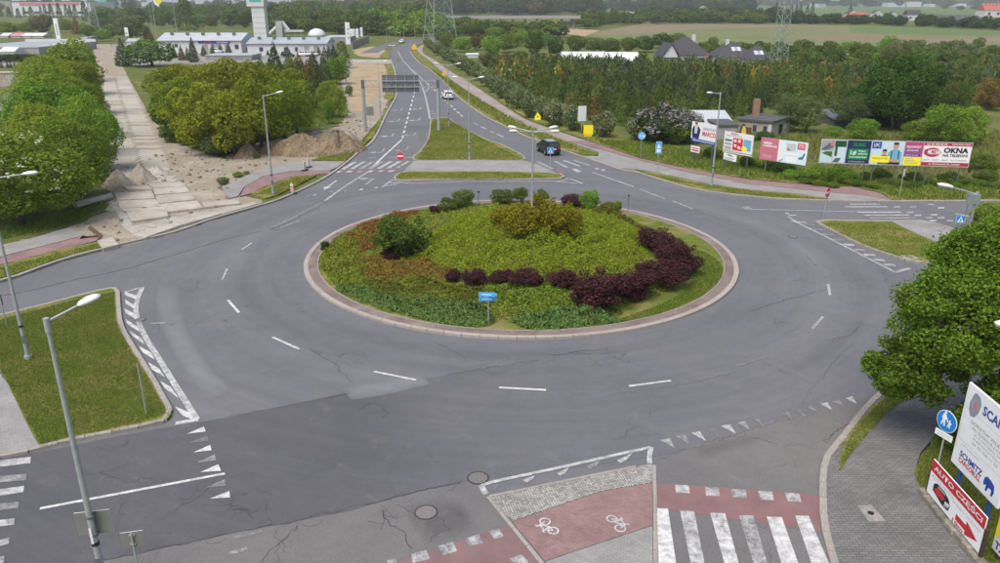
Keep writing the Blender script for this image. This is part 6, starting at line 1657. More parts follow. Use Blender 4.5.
# works beacons
def beacon(u, v, hp, rz, label, base_z=.02, grey=False):
    X, Y = G(u, v); h = hpx(u, v, v - hp)
    t = empty('works_beacon', (X, Y, base_z), rz, label=label, cat='works beacon')
    MB().box((0, 0, .06), (.75, .4, .12)).build('foot', MT['black'], t, bevel=.02)
    m = MB().box((0, 0, .12 + (h - .12) / 2), (.26, .05, h - .12)); m.build('board', MT['sign_white'], t)
    n = 4
    for i in range(n):
        z0 = .16 + (h - .3) * i / n; dz = (h - .3) / n
        m = MB(); plate(m, [(-.125, z0), (.125, z0 + dz * .45), (.125, z0 + dz * .95), (-.125, z0 + dz * .5)], -.030, -.0255, 0)
        m.build('stripe', MT['sign_red' if not grey else 'sign_back'], t)
    MB().tube((0, 0, h), (0, 0, h + .14), .07, n=10).build('lamp', MT['sign_orange'], t)
beacon(292.5, 194, 10, 0.1, 'red and white works beacon at the left kerb')
beacon(305, 171.5, 9, 1.1, 'works barrier turned edge on beside the left cycle path', .11, True)
beacon(309, 168.5, 10, 1.2, 'farther works barrier turned edge on beside the left cycle path', .11, True)
# slim marker on the far rim
X, Y = G(627.5, 214); t = empty('marker_post', (X, Y, .1), label='slim dark marker post on the far right rim of the roundabout', cat='post')
MB().tube((0, 0, 0), (0, 0, 1.5), .025, n=8).build('post', MT['steel_dark'], t); MB().box((.02, 0, 1.5), (.16, .05, .12)).build('head', MT['black'], t)
X, Y = G(478.5, 204); t = empty('marker_post', (X, Y, .1), label='slim dark marker post on the far left rim of the roundabout', cat='post')
MB().tube((0, 0, 0), (0, 0, 1.0), .025, n=8).build('post', MT['steel_dark'], t); MB().box((.02, 0, 1.0), (.18, .05, .14)).build('head', MT['black'], t)

# ------------------------------------------------------------------ sign gantry over the far road
(xl, yl), (xr, yr) = G(365.5, 131), G(439, 131)
hg = hpx(400, 131, 83)
t = empty('sign_gantry', (xl, yl, 0.05), math.atan2(yr - yl, xr - xl), label='grey sign gantry spanning the inbound lanes, seen from behind', cat='gantry')
Wg = math.hypot(xr - xl, yr - yl)
for xx in (0, Wg):
    p = MB().tube((xx, 0, 0), (xx, 0, hg + .35), .24, .22, 10).build('post', MT['steel'], t)
    MB().box((xx, 0, hg - .15), (.34, .5, 1.1)).build('post_head', MT['steel_dark'], p)
for dz in (-.55, .25):
    MB().box((Wg / 2, 0, hg + dz), (Wg - .4, .12, .12)).build('beam', MT['steel'], t)
b = MB()
for i in range(26):
    x0 = .3 + (Wg - .6) * i / 26; x1 = .3 + (Wg - .6) * (i + 1) / 26
    b.tube((x0, 0, hg - .5 if i % 2 else hg + .2), (x1, 0, hg + .2 if i % 2 else hg - .5), .025, n=5)
b.build('lattice', MT['steel'], t)
x0, x1 = Wg * (384 - 365) / 73.5, Wg * (420 - 365) / 73.5
for i in range(5):
    z0 = hg - 1.25 + i * .46
    MB().box(((x0 + x1) / 2, .16, z0 + .22), (x1 - x0, .06, .44)).build('panel', MT['steel_dark'], t)
for i in range(4):
    MB().box((x0 + (x1 - x0) * (i + .5) / 4, .09, hg - .1), (.07, .06, 2.1)).build('bracket', MT['steel'], t)

# ------------------------------------------------------------------ advertising boards
TXT = {}
def text_mesh(s, bold=True):
    if (s, bold) in TXT: return TXT[s, bold]
    cu = bpy.data.curves.new('lettering', 'FONT'); cu.body = s; cu.resolution_u = 2
    if bold: cu.offset = 0.028 if bold is True else bold
    ob = bpy.data.objects.new('lettering', cu); COL.objects.link(ob)
    dg = bpy.context.evaluated_depsgraph_get(); dg.update()
    me = bpy.data.meshes.new_from_object(ob.evaluated_get(dg))
    bpy.data.objects.remove(ob); bpy.data.curves.remove(cu)
    co = np.empty(len(me.vertices) * 3, np.float32); me.vertices.foreach_get('co', co); co = co.reshape(-1, 3)
    lo, hi = co.min(0), co.max(0)
    co = (co - lo) / np.maximum(hi - lo, 1e-6)
    co = np.c_[co[:, 0], np.zeros(len(co)), co[:, 1]]          # unit box in the x-z plane
    me.vertices.foreach_set('co', co.astype(np.float32).ravel()); me.update()
    TXT[s, bold] = me
    return me

class Board:
    """an upright board; local x runs left to right as seen, z up, its face looks along -y"""
    def __init__(self, name, label, bl, br, z0, z1, face='sign_white', posts=(0.15, 0.85), post='steel_dark', group=None, frame=None, th=.05, pr=.05, ground=0.0, cat='billboard'):
        self.w = math.hypot(br[0] - bl[0], br[1] - bl[1]); self.h = z1 - z0; self.z0 = z0 - ground
        self.t = empty(name, (bl[0], bl[1], ground), math.atan2(br[1] - bl[1], br[0] - bl[0]), label=label, cat=cat, group=group)
        self.panel = MB().box((self.w / 2, 0, self.z0 + self.h / 2), (self.w, th, self.h)).build('panel', MT[face], self.t)
        self.th = th
        for f in posts:
            MB().box((self.w * f, th / 2 + pr, (self.z0 + self.h * .95) / 2), (2 * pr, 2 * pr * .96, self.z0 + self.h * .95)).build('post', MT[post], self.t)
        if frame:
            e = .05
            for c, s in (((self.w / 2, 0, self.z0 - e / 2), (self.w + 2 * e, th * 1.3, e)), ((self.w / 2, 0, self.z0 + self.h + e / 2), (self.w + 2 * e, th * 1.3, e)), ((-e / 2, 0, self.z0 + self.h / 2), (e, th * 1.3, self.h - .002)), ((self.w + e / 2, 0, self.z0 + self.h / 2), (e, th * 1.3, self.h - .002))):
                MB().box(c, s).build('frame', MT[frame], self.t)
    def poly(self, name, pts, mat, ly=1):
        m = MB(); plate(m, [(x * self.w, z * self.h) for x, z in pts], -self.th / 2 - .003 * ly, -self.th / 2 - .003 * (ly - 1) - .0006, self.z0)
        return m.build(name, mat if not isinstance(mat, str) else MT[mat], self.panel)
    def rect(self, name, x0, z0, x1, z1, mat, ly=1): return self.poly(name, rect(x0, z0, x1, z1), mat, ly)
    def text(self, s, x0, z0, x1, z1, mat, ly=2, bold=True):
        o = new('lettering', text_mesh(s, bold), MT[mat] if isinstance(mat, str) else mat, self.panel)
        o.location = (x0 * self.w, -self.th / 2 - .003 * ly - .001, self.z0 + z0 * self.h); o.scale = ((x1 - x0) * self.w, 1, (z1 - z0) * self.h)
        return o

def board_px(name, label, base_l, base_r, vtl, vbl, vtr, vbr, **kw):
    z0 = (hpx(*base_l, vbl) + hpx(*base_r, vbr)) / 2; z1 = (hpx(*base_l, vtl) + hpx(*base_r, vtr)) / 2
    return Board(name, label, G(*base_l), G(*base_r), z0, z1, **kw)
C = lambda n, c, **k: MT.setdefault(n, mat_plain(n, c, .45, 0, .05, 2))
for n_, c_ in (('navy', (.018, .03, .085)), ('print_green', (.02, .22, .08)), ('dark_green', (.015, .08, .03)), ('pink', (.50, .16, .22)), ('pale_blue', (.52, .66, .72)), ('print_red', (.52, .03, .04)), ('magenta', (.42, .06, .16)), ('skin', (.48, .30, .22)), ('shirt_blue', (.16, .40, .55)), ('wine', (.40, .03, .06)),
               ('slate', (.10, .12, .14)), ('mid_grey', (.30, .31, .32)), ('hair', (.05, .035, .025)), ('leaf_print', (.05, .12, .03)), ('scania_blue', (.02, .06, .30)), ('pale_grey', (.45, .47, .48)), ('crest', (.22, .27, .33)), ('post_blue', (.03, .09, .25)), ('text_grey', (.28, .30, .33)), ('brown_print', (.12, .05, .03)), ('blonde', (.55, .45, .10))):
    C(n_, c_)
GB = 'billboards along the right hand road'
# 1 man in a suit
b = board_px('billboard', 'white poster of a man in a dark suit beside the lilac', (689.3, 158), (714.5, 164), 120.4, 140.5, 126, 146, group=GB)
b.poly('suit', [(.05, .18), (.30, .16), (.36, .62), (.28, .78), (.08, .78), (.02, .6)], 'navy'); b.poly('shirt', [(.13, .42), (.22, .42), (.24, .78), (.12, .78)], 'pale_blue', 2); b.poly('tie', [(.165, .45), (.19, .45), (.185, .76), (.17, .76)], 'mid_grey', 3)
b.poly('head', [(.18 + .055 * math.cos(a), .88 + .10 * math.sin(a)) for a in [i * math.pi / 8 for i in range(16)]], 'skin', 2); b.poly('hair', [(.125, .90), (.235, .90), (.225, .985), (.135, .985)], 'hair', 3)
b.rect('foot_band', 0, 0, 1, .16, 'scania_blue'); b.text('GARNITURY', .45, .66, .95, .80, 'crest'); b.text('MARCO', .44, .36, .95, .60, 'print_red'); b.text('GARNITURY KOSZULE KRAWATY', .08, .05, .92, .11, 'sign_white')
# 2 white offer board
b = board_px('billboard', 'white offer board with a red square and a yellow spot', (721.5, 166), (750, 172), 130, 150, 136, 158, group=GB)
b.text('EURO', .24, .86, .5, .97, 'print_red'); b.text('MEBLE NA WYMIAR', .08, .78, .62, .84, 'slate', 2, False); b.rect('red_square', .32, .16, .66, .74, 'print_red'); b.rect('blue_panel', .68, .22, .94, .74, 'shirt_blue'); b.rect('stripe', 0, .04, 1, .10, 'mid_grey')
for i, (x_, z_) in enumerate(((.36, .55), (.50, .56), (.37, .32), (.5, .25))): b.rect('picture', x_, z_, x_ + .08, z_ + .12, 'sign_white', 2)
b.poly('yellow_spot', [(.72 + .10 * math.cos(a), .30 + .11 * math.sin(a)) for a in [i * math.pi / 9 for i in range(18)]], 'sign_yellow', 3)
for i in range(3): b.rect('text_block', .04, .20 + i * .17, .28, .30 + i * .17, 'mid_grey' if i < 2 else 'slate'); b.rect('text_line', .05, .14, .28, .17, 'print_red')
t = b.t
m = MB(); plate(m, rect(b.w * .50, 0, b.w * .88, .75), .03, .06, b.z0 + b.h); m.build('topper', MT['brown_print'], t)
m = MB(); plate(m, [(b.w * .56, 0), (b.w * .72, 0), (b.w * .70, .55), (b.w * .66, .8), (b.w * .60, .78), (b.w * .57, .4)], .01, .028, b.z0 + b.h); m.build('topper_figure', MT['blonde'], t)
# 3 pink board with kitchen picture
b = board_px('billboard', 'billboard with a pink left half and a pale kitchen picture', (757.5, 173), (803.5, 180), 138, 159.4, 142, 165, group=GB)
b.rect('pink_half', 0, 0, .39, 1, 'pink'); b.text('salon', .06, .74, .24, .86, 'sign_white'); b.text('meblowy', .06, .58, .36, .73, 'sign_white'); b.text('meble kuchenne', .06, .20, .26, .25, 'sign_white', 2, False); b.text('na wymiar', .06, .12, .26, .17, 'sign_white', 2, False)
b.rect('picture', .39, 0, 1, 1, 'pale_blue'); b.poly('wall', [(.39, .0), (.52, .22), (.52, .9), (.39, 1)], 'sign_white', 2); b.rect('window', .56, .55, .76, .88, 'sign_sky' if False else 'pale_grey', 2); b.rect('counter', .52, .36, .82, .48, 'sign_white', 2); b.rect('cabinet', .58, .06, .80, .30, 'sign_white', 2)
b.poly('chair', [(.84, .22), (.93, .24), (.97, .52), (.93, .5), (.91, .36), (.83, .30)], 'slate', 3); b.rect('pot', .585, .56, .62, .66, 'slate', 3); b.rect('pot', .63, .54, .65, .60, 'slate', 3); b.poly('rug', [(.40, .02), (.50, .16), (.53, .16), (.46, .02)], 'mid_grey', 3)
b.rect('label', .79, .66, .95, .93, 'print_red', 2); b.text('NOWE', .81, .82, .93, .89, 'sign_white', 3); b.text('STUDIO', .81, .72, .93, .79, 'sign_white', 3)
# small notices
b = board_px('notice_board', 'small white notice with red print left of the suit poster', (690, 160), (698.5, 162), 145, 151.5, 147, 153, posts=(.2, .8), group=None, cat='notice'); b.rect('text_line', .1, .55, .9, .75, 'pink'); b.rect('text_line', .1, .2, .9, .42, 'print_red')
b = board_px('notice_board', 'small white notice hanging below the white offer board', (722.5, 168), (735, 171.5), 152, 159, 155.5, 162, posts=(.1, .9), group=None, cat='notice'); b.poly('mark', [(.2, .8), (.6, .62), (.8, .7), (.4, .9)], 'slate'); b.rect('text_line', .1, .3, .85, .42, 'mid_grey'); b.rect('text_line', .1, .1, .7, .2, 'mid_grey')
# the long row
BLx, BRx = (816, 182), (963.5, 187)
def lerp(p, q, t): return (p[0] + (q[0] - p[0]) * t, p[1] + (q[1] - p[1]) * t)
wl, wr = G(*BLx), G(*BRx)
zb0, zt0, zb1, zt1 = hpx(*BLx, 162.6), hpx(*BLx, 140), hpx(*BRx, 166.4), hpx(*BRx, 142.7)
Z0, Z1 = (zb0 + zb1) / 2, (zt0 + zt1) / 2
def seg(u0, u1, label, **kw):
    f = lambda u: (u - 819.2) / (970 - 819.2)
    a, c = lerp(wl, wr, f(u0) + .0012), lerp(wl, wr, f(u1) - .0012)
    return Board('billboard', label, a, c, Z0, Z1, group=GB, frame='pale_grey', **kw)
b = seg(819.2, 845.6, 'billboard with grey house and driveway pictures at the left of the long row', face='pale_grey')
b.rect('picture', .02, .55, .50, .97, 'mid_grey'); b.poly('roof', [(.02, .6), (.46, .97), (.5, .97), (.5, .7), (.2, .55), (.02, .55)], 'slate', 2); b.rect('tag', .36, .74, .5, .92, 'pink', 3); b.rect('picture', .02, .03, .46, .5, 'pale_blue'); b.poly('hedge', [(.05, .42), (.2, .5), (.46, .5), (.46, .25)], 'leaf_print', 2)
b.rect('picture', .53, .03, .98, .97, 'pale_blue'); b.rect('trees', .53, .70, .98, .97, 'dark_green', 2); b.rect('post', .55, .30, .66, .7, 'leaf_print', 2); b.poly('car', [(.5, .03), (.62, .22), (.84, .22), (.74, .03)], 'slate', 3)
b = seg(845.6, 870.4, 'dark billboard with a bright green price panel', face='navy')
b.text('ZIEL-BRUK', .24, .74, .76, .90, 'print_green'); b.rect('price_panel', .08, .18, .92, .64, 'print_green'); b.text('1zł', .17, .38, .42, .57, 'sign_white'); b.text('TYLKO', .50, .50, .80, .58, 'sign_white'); b.text('MIESIĘCZNIE', .50, .38, .88, .46, 'sign_white'); b.text('www.zielbruk.pl', .14, .24, .86, .32, 'sign_white'); b.text('ul. Gorzowska 12', .14, .06, .8, .12, 'pale_grey')
b = seg(870.4, 904.0, 'billboard picturing two people with a blue logo corner', face='pale_blue')
b.rect('logo_panel', .02, .68, .30, .97, 'scania_blue'); b.text('LFC', .07, .75, .25, .90, 'sign_white')
for cx_, top_, s_, shirt in ((.42, .66, .9, 'slate'), (.74, .96, 1.1, 'shirt_blue')):
    b.poly('head', [(cx_ + .075 * s_ * math.cos(a), top_ - .15 * s_ + .14 * s_ * math.sin(a)) for a in [i * math.pi / 9 for i in range(18)]], 'skin', 2)
    b.poly('hair', [(cx_ - .08 * s_, top_ - .10), (cx_ + .08 * s_, top_ - .10), (cx_ + .06 * s_, top_ + .0), (cx_ - .06 * s_, top_ + .0)], 'hair', 3)
    b.poly('torso', [(cx_ - .19 * s_, .0), (cx_ + .19 * s_, .0), (cx_ + .19 * s_, top_ - .40 * s_), (cx_ + .07 * s_, top_ - .27 * s_), (cx_ - .07 * s_, top_ - .27 * s_), (cx_ - .19 * s_, top_ - .40 * s_)], shirt, 1)
for dx_ in (-.12, .10): b.rect('brace', .74 + dx_, .05, .77 + dx_, .60, 'navy', 2)
b.poly('arms', [(.58, .12), (.90, .10), (.90, .24), (.60, .26)], 'skin', 3); b.rect('yellow_band', .03, .08, .60, .36, 'sign_yellow', 3); b.text('DOŁĄCZ DO NAS', .08, .20, .54, .30, 'slate', 4); b.rect('trousers', .56, 0, .92, .10, 'black', 2)
b = seg(904.0, 922.6, 'magenta and yellow recruitment billboard', face='magenta')
b.text('FACHOWCÓW', .10, .74, .88, .86, 'sign_white'); b.rect('text_panel', .08, .58, .86, .70, 'scania_blue'); b.text('SZUKAMY', .12, .60, .82, .68, 'sign_white', 3); b.rect('text_panel', .02, .38, .9, .50, 'scania_blue'); b.text('oferta pracy', .06, .40, .80, .47, 'sign_white', 3); b.rect('yellow_foot', 0, 0, 1, .36, 'sign_yellow')
for i in range(3): b.rect('text_line', .1, .08 + i * .09, .85 - i * .15, .11 + i * .09, 'mid_grey', 2)
b = seg(922.6, 970, 'red and white windows billboard at the right end of the long row', face='sign_white')
b.rect('top_band', 0, .86, 1, 1, 'wine'); b.rect('foot_band', 0, 0, 1, .16, 'wine'); b.text('tel. 95 729 22 33', .05, .89, .48, .97, 'sign_white'); b.text('www.okna-met.pl', .58, .89, .96, .97, 'sign_white')
b.poly('oval', [(.20 + .18 * math.cos(a), .58 + .20 * math.sin(a)) for a in [i * math.pi / 14 for i in range(28)]], 'wine'); b.rect('oval_bar', .10, .50, .36, .70, 'sign_white', 2); b.text('MET', .18, .52, .34, .68, 'wine', 3); b.rect('side_bar', .02, .52, .16, .55, 'wine', 3); b.rect('side_bar', .02, .66, .16, .69, 'wine', 3)
b.text('OKNA', .43, .56, .95, .80, 'black', 2, .05); b.text('NA TELEFON!', .43, .40, .95, .52, 'black', 2, .04); b.text('DRZWI    ROLETY    BRAMY    PŁOTY I MARKIZY', .03, .22, .96, .29, 'slate', 2, False); b.text('ul. Warszawska 30, Gorzów', .16, .04, .82, .12, 'sign_white')

# near boards on the right
b = board_px('advert_board', 'red and white car parts board with a red arrow, standing on the near pavement edge', (925, 500), (976, 563), 461, 493, 516, 551, posts=(), face='sign_white', ground=.1, th=.04)
AUTO = b
b.rect('red_band', 0, .66, 1, 1, 'print_red'); b.text('AUTO CZĘŚCI', .05, .72, .95, .95, 'sign_white'); b.text('AUTO MOTO', .04, .53, .46, .62, 'pale_grey', 2, False); b.text('osobowe i dostawcze', .46, .50, .96, .57, 'pale_grey', 2, False)
b.poly('car_picture', [(.10, .22), (.10, .40), (.16, .50), (.30, .50), (.40, .42), (.44, .28), (.42, .12), (.30, .10)], 'black'); b.poly('car_bonnet', [(.12, .30), (.20, .42), (.34, .34), (.30, .22), (.18, .20)], 'print_red', 2); b.poly('car_windscreen', [(.17, .42), (.20, .48), (.30, .48), (.34, .42)], 'mid_grey', 3); b.poly('car_light', [(.34, .28), (.42, .32), (.43, .24), (.35, .20)], 'sign_white', 3); b.poly('car_grille', [(.33, .14), (.41, .18), (.42, .22), (.34, .18)], 'pale_grey', 3)
b.poly('arrow', [(.56, .30), (.74, .30), (.74, .42), (.95, .22), (.74, .03), (.74, .14), (.56, .14)], 'print_red'); b.text('10m', .52, -.0 + .02, .72, .12, 'print_red', 3)
for xx in (-.05, b.w + .06):
    MB().box((xx, .04, .62), (.10, .10, 1.25)).build('post', MT['post_wood'], b.t)
# rough footing stones under the near board
ft = empty('stone_footing', b.t.location.copy(), b.t.rotation_euler.z, label='rough stone footing under the car parts board', cat='low wall')
ft.location.z = .1
q = random.Random(5)
xx = -.3
while xx < b.w + .6:
    L = q.uniform(.22, .5)
    o = MB().box((xx + L / 2, q.uniform(-.02, .04), q.uniform(.07, .11)), (L * .97, .34, q.uniform(.2, .28)), q.uniform(-.08, .08)).build('stone', MT['rock'], ft, bevel=.03); xx += L
# tall white board on blue posts
zb = 1.45
bl, br = G(952, 460.6, zb), G(998, 509, zb)
d = ray(972, 382); tt = bl[1] / d[1]; zt = CAMH + d[2] * tt
b = Board('advert_board', 'tall white truck dealer board on blue posts at the right edge', bl, br, zb, zt, posts=(.16, .80), post='post_blue', ground=.1, th=.08, pr=.06)
b.poly('crest', [(.10, .80), (.15, .93), (.20, .95), (.28, .93), (.32, .86), (.30, .76), (.24, .68), (.16, .66), (.11, .72)], 'crest'); b.poly('crest_ring', [(.21 + .075 * math.cos(a), .81 + .075 * math.sin(a)) for a in [i * math.pi / 10 for i in range(20)]], 'mid_grey', 2)
b.poly('crest_griffin', [(.18, .76), (.25, .77), (.245, .85), (.22, .87), (.19, .84)], 'pink', 3)
b.text('SCANIA', .37, .785, .96, .895, 'scania_blue'); b.text('GORZÓW WLKP.', .20, .60, .86, .65, 'text_grey', 2, False)
for i, s in enumerate(('PHU TRANSPOL SP. Z O.O.', 'ul. Podmiejska 21', '66-400 Gorzów Wlkp.', 'tel. 95 720 11 22')): b.text(s, .26 + .05 * (i > 0), .545 - i * .05, .84, .575 - i * .05, 'text_grey', 2, False)
for z_ in (.335, .72): b.rect('joint', 0, z_, 1, z_ + .004, 'pale_grey')
b.rect('blue_mark', .86, .46, .95, .56, 'scania_blue'); b.text('autoryzowany partner', .14, .28, .52, .305, 'pale_grey', 2, False); b.text('SCHMITZ', .14, .15, .62, .225, 'scania_blue'); b.text('CARGOBULL', .14, .08, .62, .14, 'print_red')
b.poly('elephant', [(.68, .19), (.72, .22), (.80, .215), (.87, .19), (.89, .12), (.87, .06), (.84, .06), (.84, .12), (.78, .12), (.76, .06), (.73, .06), (.73, .13), (.69, .10), (.67, .13)], 'scania_blue')
# yellow board in the corner
bl, br = G(993, 545, .45), G(1040, 600, .45)
b = Board('advert_board', 'yellow and white board in the lower right corner', bl, br, .35, 1.55, posts=(.1, .9), ground=.1, post='post_wood', face='sign_white', th=.04)
b.rect('yellow_top', 0, .42, 1, 1, 'sign_yellow'); b.text('TABLICE', .04, .08, .7, .32, 'scania_blue')
# pedestrian sign
rzb = AUTO.t.rotation_euler.z
zc = hpx(931, 490, 421.5)
WK = [(-.13, .30), (-.07, .30), (-.05, .22), (.02, .10), (.08, .0), (.06, -.02), (-.03, .08), (-.06, .02), (-.03, -.20), (-.08, -.22), (-.11, -.04), (-.16, -.20), (-.21, -.18), (-.16, .04), (-.20, .06), (-.19, .18)]
CH = [(.08, .02), (.13, .06), (.17, .02), (.22, -.02), (.20, -.06), (.16, -.04), (.18, -.20), (.14, -.20), (.12, -.12), (.08, -.20), (.05, -.18), (.09, -.06)]
t = road_sign(931, 490, 421.5, [('plate', disc(.415), 'sign_white', 0), ('face', disc(.395), 'sign_blue', 1), ('adult_figure', WK, 'sign_white', 2), ('child_figure', CH, 'sign_white', 2), ('adult_head', [(x - .09, z + .33) for x, z in disc(.045, 12)], 'sign_white', 2), ('child_head', [(x + .13, z + .085) for x, z in disc(.03, 12)], 'sign_white', 2)], rzb + .35, 'round blue footpath sign of adult and child beside the near boards', top=zc + .3)
m = MB(); plate(m, rect(-.36, -.68, .36, -.44), -.006, .01, zc - .1); lp_ = m.build('lower_plate', MT['sign_white'], t)
for z_, s in ((-.55, 'NIE DOTYCZY'), (-.64, 'POJAZDÓW ZDK')):
    o = new('lettering', text_mesh(s, False), MT['text_grey'], lp_); o.location = (-.28, -.0085, zc - .1 + z_); o.scale = (.56, 1, .06)
# ------------------------------------------------------------------ cars
MT['car_dark'] = mat_plain('dark_car_paint', (.012, .016, .017), .2, .1, .05, 3, .6)
MT['car_white'] = mat_plain('white_car_paint', (.68, .69, .70), .25, .0, .03, 3, .6)
MT['car_glass'] = mat_plain('car_glass', (.02, .026, .03), .15, 0, .05, 2, .8)
MT['tyre'] = mat_plain('tyre_rubber', (.018, .018, .019), .9)
MT['rim'] = mat_plain('alloy_rim', (.35, .36, .37), .35, .6)
MT['tail'] = mat_plain('tail_lamp_red', (.35, .01, .012), .25)
MT['roof_sky_sheen'] = mat_plain('painted_roof_sheen', (.28, .30, .31), .3, .2)  # pale grey paints the sky's reflection on the dark car roof
def car(u, v, head, paint, label, L=4.4, Wd=1.78, Ht=1.68, name='car', roofmat=None, group=None, hatch=True):
    X, Y = G(u, v); a = G(*head)
    t = empty(name, (X, Y, .03), math.atan2(a[1] - Y, a[0] - X), label=label, cat='car', group=group)
    w = Wd / 2; l = L / 2
    # lower body: rings across the width, front is +x
    st = [(-l, .62, .46, .80, .84), (-l + .10, .36, .34, .98, .93), (-l * .55, .30, .30, 1.0, 1.0), (0, .28, .28, 1.0, 1.0), (l * .45, .30, .30, .98, 1.0), (l * .62, .34, .32, .95, .98), (l - .18, .42, .36, .84, .92), (l, .52, .46, .70, .78)]
    secs = []
    for x, zl, zl2, zt, wf in st:
        ww = w * wf
        secs.append([(x, -ww * .86, zl2), (x, -ww, zl + .12), (x, -ww, zt - .18), (x, -ww * .93, zt), (x, ww * .93, zt), (x, ww, zt - .18), (x, ww, zl + .12), (x, ww * .86, zl2)])
    MB().loft(secs).build('body', MT[paint], t, smooth=False, bevel=.0)
    cab = [(-l + .12, 1.0, .90), (-l + .34, Ht - .08, .74), (-l + .7, Ht, .72), (.25, Ht - .01, .72), (.55, Ht - .10, .74), (l * .58, .97, .88)]
    secs = [[(x, -w * f, z), (x, w * f, z)] for x, z, f in cab]
    m = MB()
    for i in range(len(secs) - 1): m.quad(secs[i][0], secs[i + 1][0], secs[i + 1][1], secs[i][1])
    for s in (0, 1):
        pts = [q[s] for q in secs]; m.quad(*(pts if s else pts[::-1]))
    cb = m.build('cabin', MT[paint], t)
    # glass set just proud of the cabin
    def lerp3(p, q_, f): return tuple(p[i] + (q_[i] - p[i]) * f for i in range(3))
    def pane(nm, p0, p1, p2, p3, off):
        c = [tuple(p[i] + off[i] for i in range(3)) for p in (p0, p1, p2, p3)]
        m = MB().quad(*c); m.build(nm, MT['car_glass'], cb)
    a0, a1 = secs[0], secs[1]
    pane('rear_window', lerp3(lerp3(a0[0], a1[0], .1), lerp3(a0[1], a1[1], .1), .08), lerp3(lerp3(a0[0], a1[0], .1), lerp3(a0[1], a1[1], .1), .92), lerp3(lerp3(a0[0], a1[0], .88), lerp3(a0[1], a1[1], .88), .92), lerp3(lerp3(a0[0], a1[0], .88), lerp3(a0[1], a1[1], .88), .08), (-.012, 0, .006))
    a0, a1 = secs[5], secs[4]
    pane('windscreen', lerp3(lerp3(a0[0], a1[0], .08), lerp3(a0[1], a1[1], .08), .92), lerp3(lerp3(a0[0], a1[0], .08), lerp3(a0[1], a1[1], .08), .08), lerp3(lerp3(a0[0], a1[0], .92), lerp3(a0[1], a1[1], .92), .08), lerp3(lerp3(a0[0], a1[0], .92), lerp3(a0[1], a1[1], .92), .92), (.012, 0, .006))
    for sgn in (-1, 1):
        fy = lambda z: sgn * (w * (.90 - (.90 - .72) * (z - 1.0) / (Ht - 1.0)) + .012)
        for nm, xa, xb, xc, xd in (('side_window', -l + .42, -l + .98, -l + .98, -l + .62), ('side_window', -l + 1.06, .0, -.02, -l + 1.06), ('side_window', .10, 1.02, .46, .10)):
            zt = Ht - .16
            q4 = [(xa, fy(1.06), 1.06), (xb, fy(1.06), 1.06), (xc, fy(zt), zt), (xd, fy(zt), zt)]
            MB().quad(*(q4 if sgn < 0 else q4[::-1])).build(nm, MT['car_glass'], cb)
        MB().box((.82, sgn * (w + .09), 1.02), (.14, .18, .13)).build('mirror', MT[paint], t, bevel=.02)
        m = MB(); plate_y = -l - .006
        MB().box((-l + .02, sgn * w * .70, .88), (.07, .26, .30)).build('tail_light', MT['tail'], t)
        MB().box((l - .10, sgn * w * .66, .72), (.14, .36, .14)).build('headlight', MT['lamp_glass'], t)
        for xw in (-l * .60, l * .62):
            wh = empty('wheel', (xw, sgn * (w - .12), .335)); wh.parent = t
            MB().tube((0, -.11, 0), (0, .11, 0), .335, n=20).build('tyre', MT['tyre'], wh)
            MB().tube((0, sgn * .09, 0), (0, sgn * .122, 0), .20, n=14).build('rim', MT['rim'], wh)
    MB().box((-l - .02, 0, .50), (.10, w * 1.7, .20)).build('rear_bumper', MT['black'] if paint == 'car_dark' else MT[paint], t, bevel=.03)
    MB().box((-l - .015, 0, .80), (.02, .52, .12)).build('number_plate', MT['sign_white'], t)
    if roofmat:
        MB().box(((-l + .7 + .25) / 2 + .02, 0, Ht + .012), (l - .5, w * 1.38, .02)).build('roof_reflection', MT[roofmat], t)  # thin sheet over the roof, its colour imitates reflected sky
    for sgn in (-1, 1):
        MB().tube((-l + .6, sgn * w * .66, Ht + .05), (.3, sgn * w * .66, Ht + .05), .022, n=6).build('roof_rail', MT['steel_dark'], t)
    return t
car(548, 153, (524, 140), 'car_dark', 'dark estate car with sky reflection painted on roof leaving the roundabout on the far arm', roofmat='roof_sky_sheen', L=4.3, Ht=1.58)
car(447.5, 98.5, (430, 82), 'car_white', 'white car driving away on the far right carriageway', Ht=1.5)
car(402, 42.9, (392, 45), 'car_white', 'tiny pale car on the far bend of the road', Ht=1.5)
for i, (u, v, du, p) in enumerate(((304, 56, 6, 'car_white'), (312, 56, 6, 'car_white'), (288, 57, 6, 'car_dark'), (218, 53, 6, 'car_white'), (233, 52, 6, 'car_white'), (142, 62, 8, 'car_white'))):
    car(u, v, (u + du, v + .2), p, ('light' if p == 'car_white' else 'dark') + ' car parked at the halls, below the ' + ('conveyor', 'dome tent', 'plant tower', 'blue sign band', 'teal roofed hall', 'broad round tree')[i], group='%s cars parked before the white halls' % ('light' if p == 'car_white' else 'dark'))

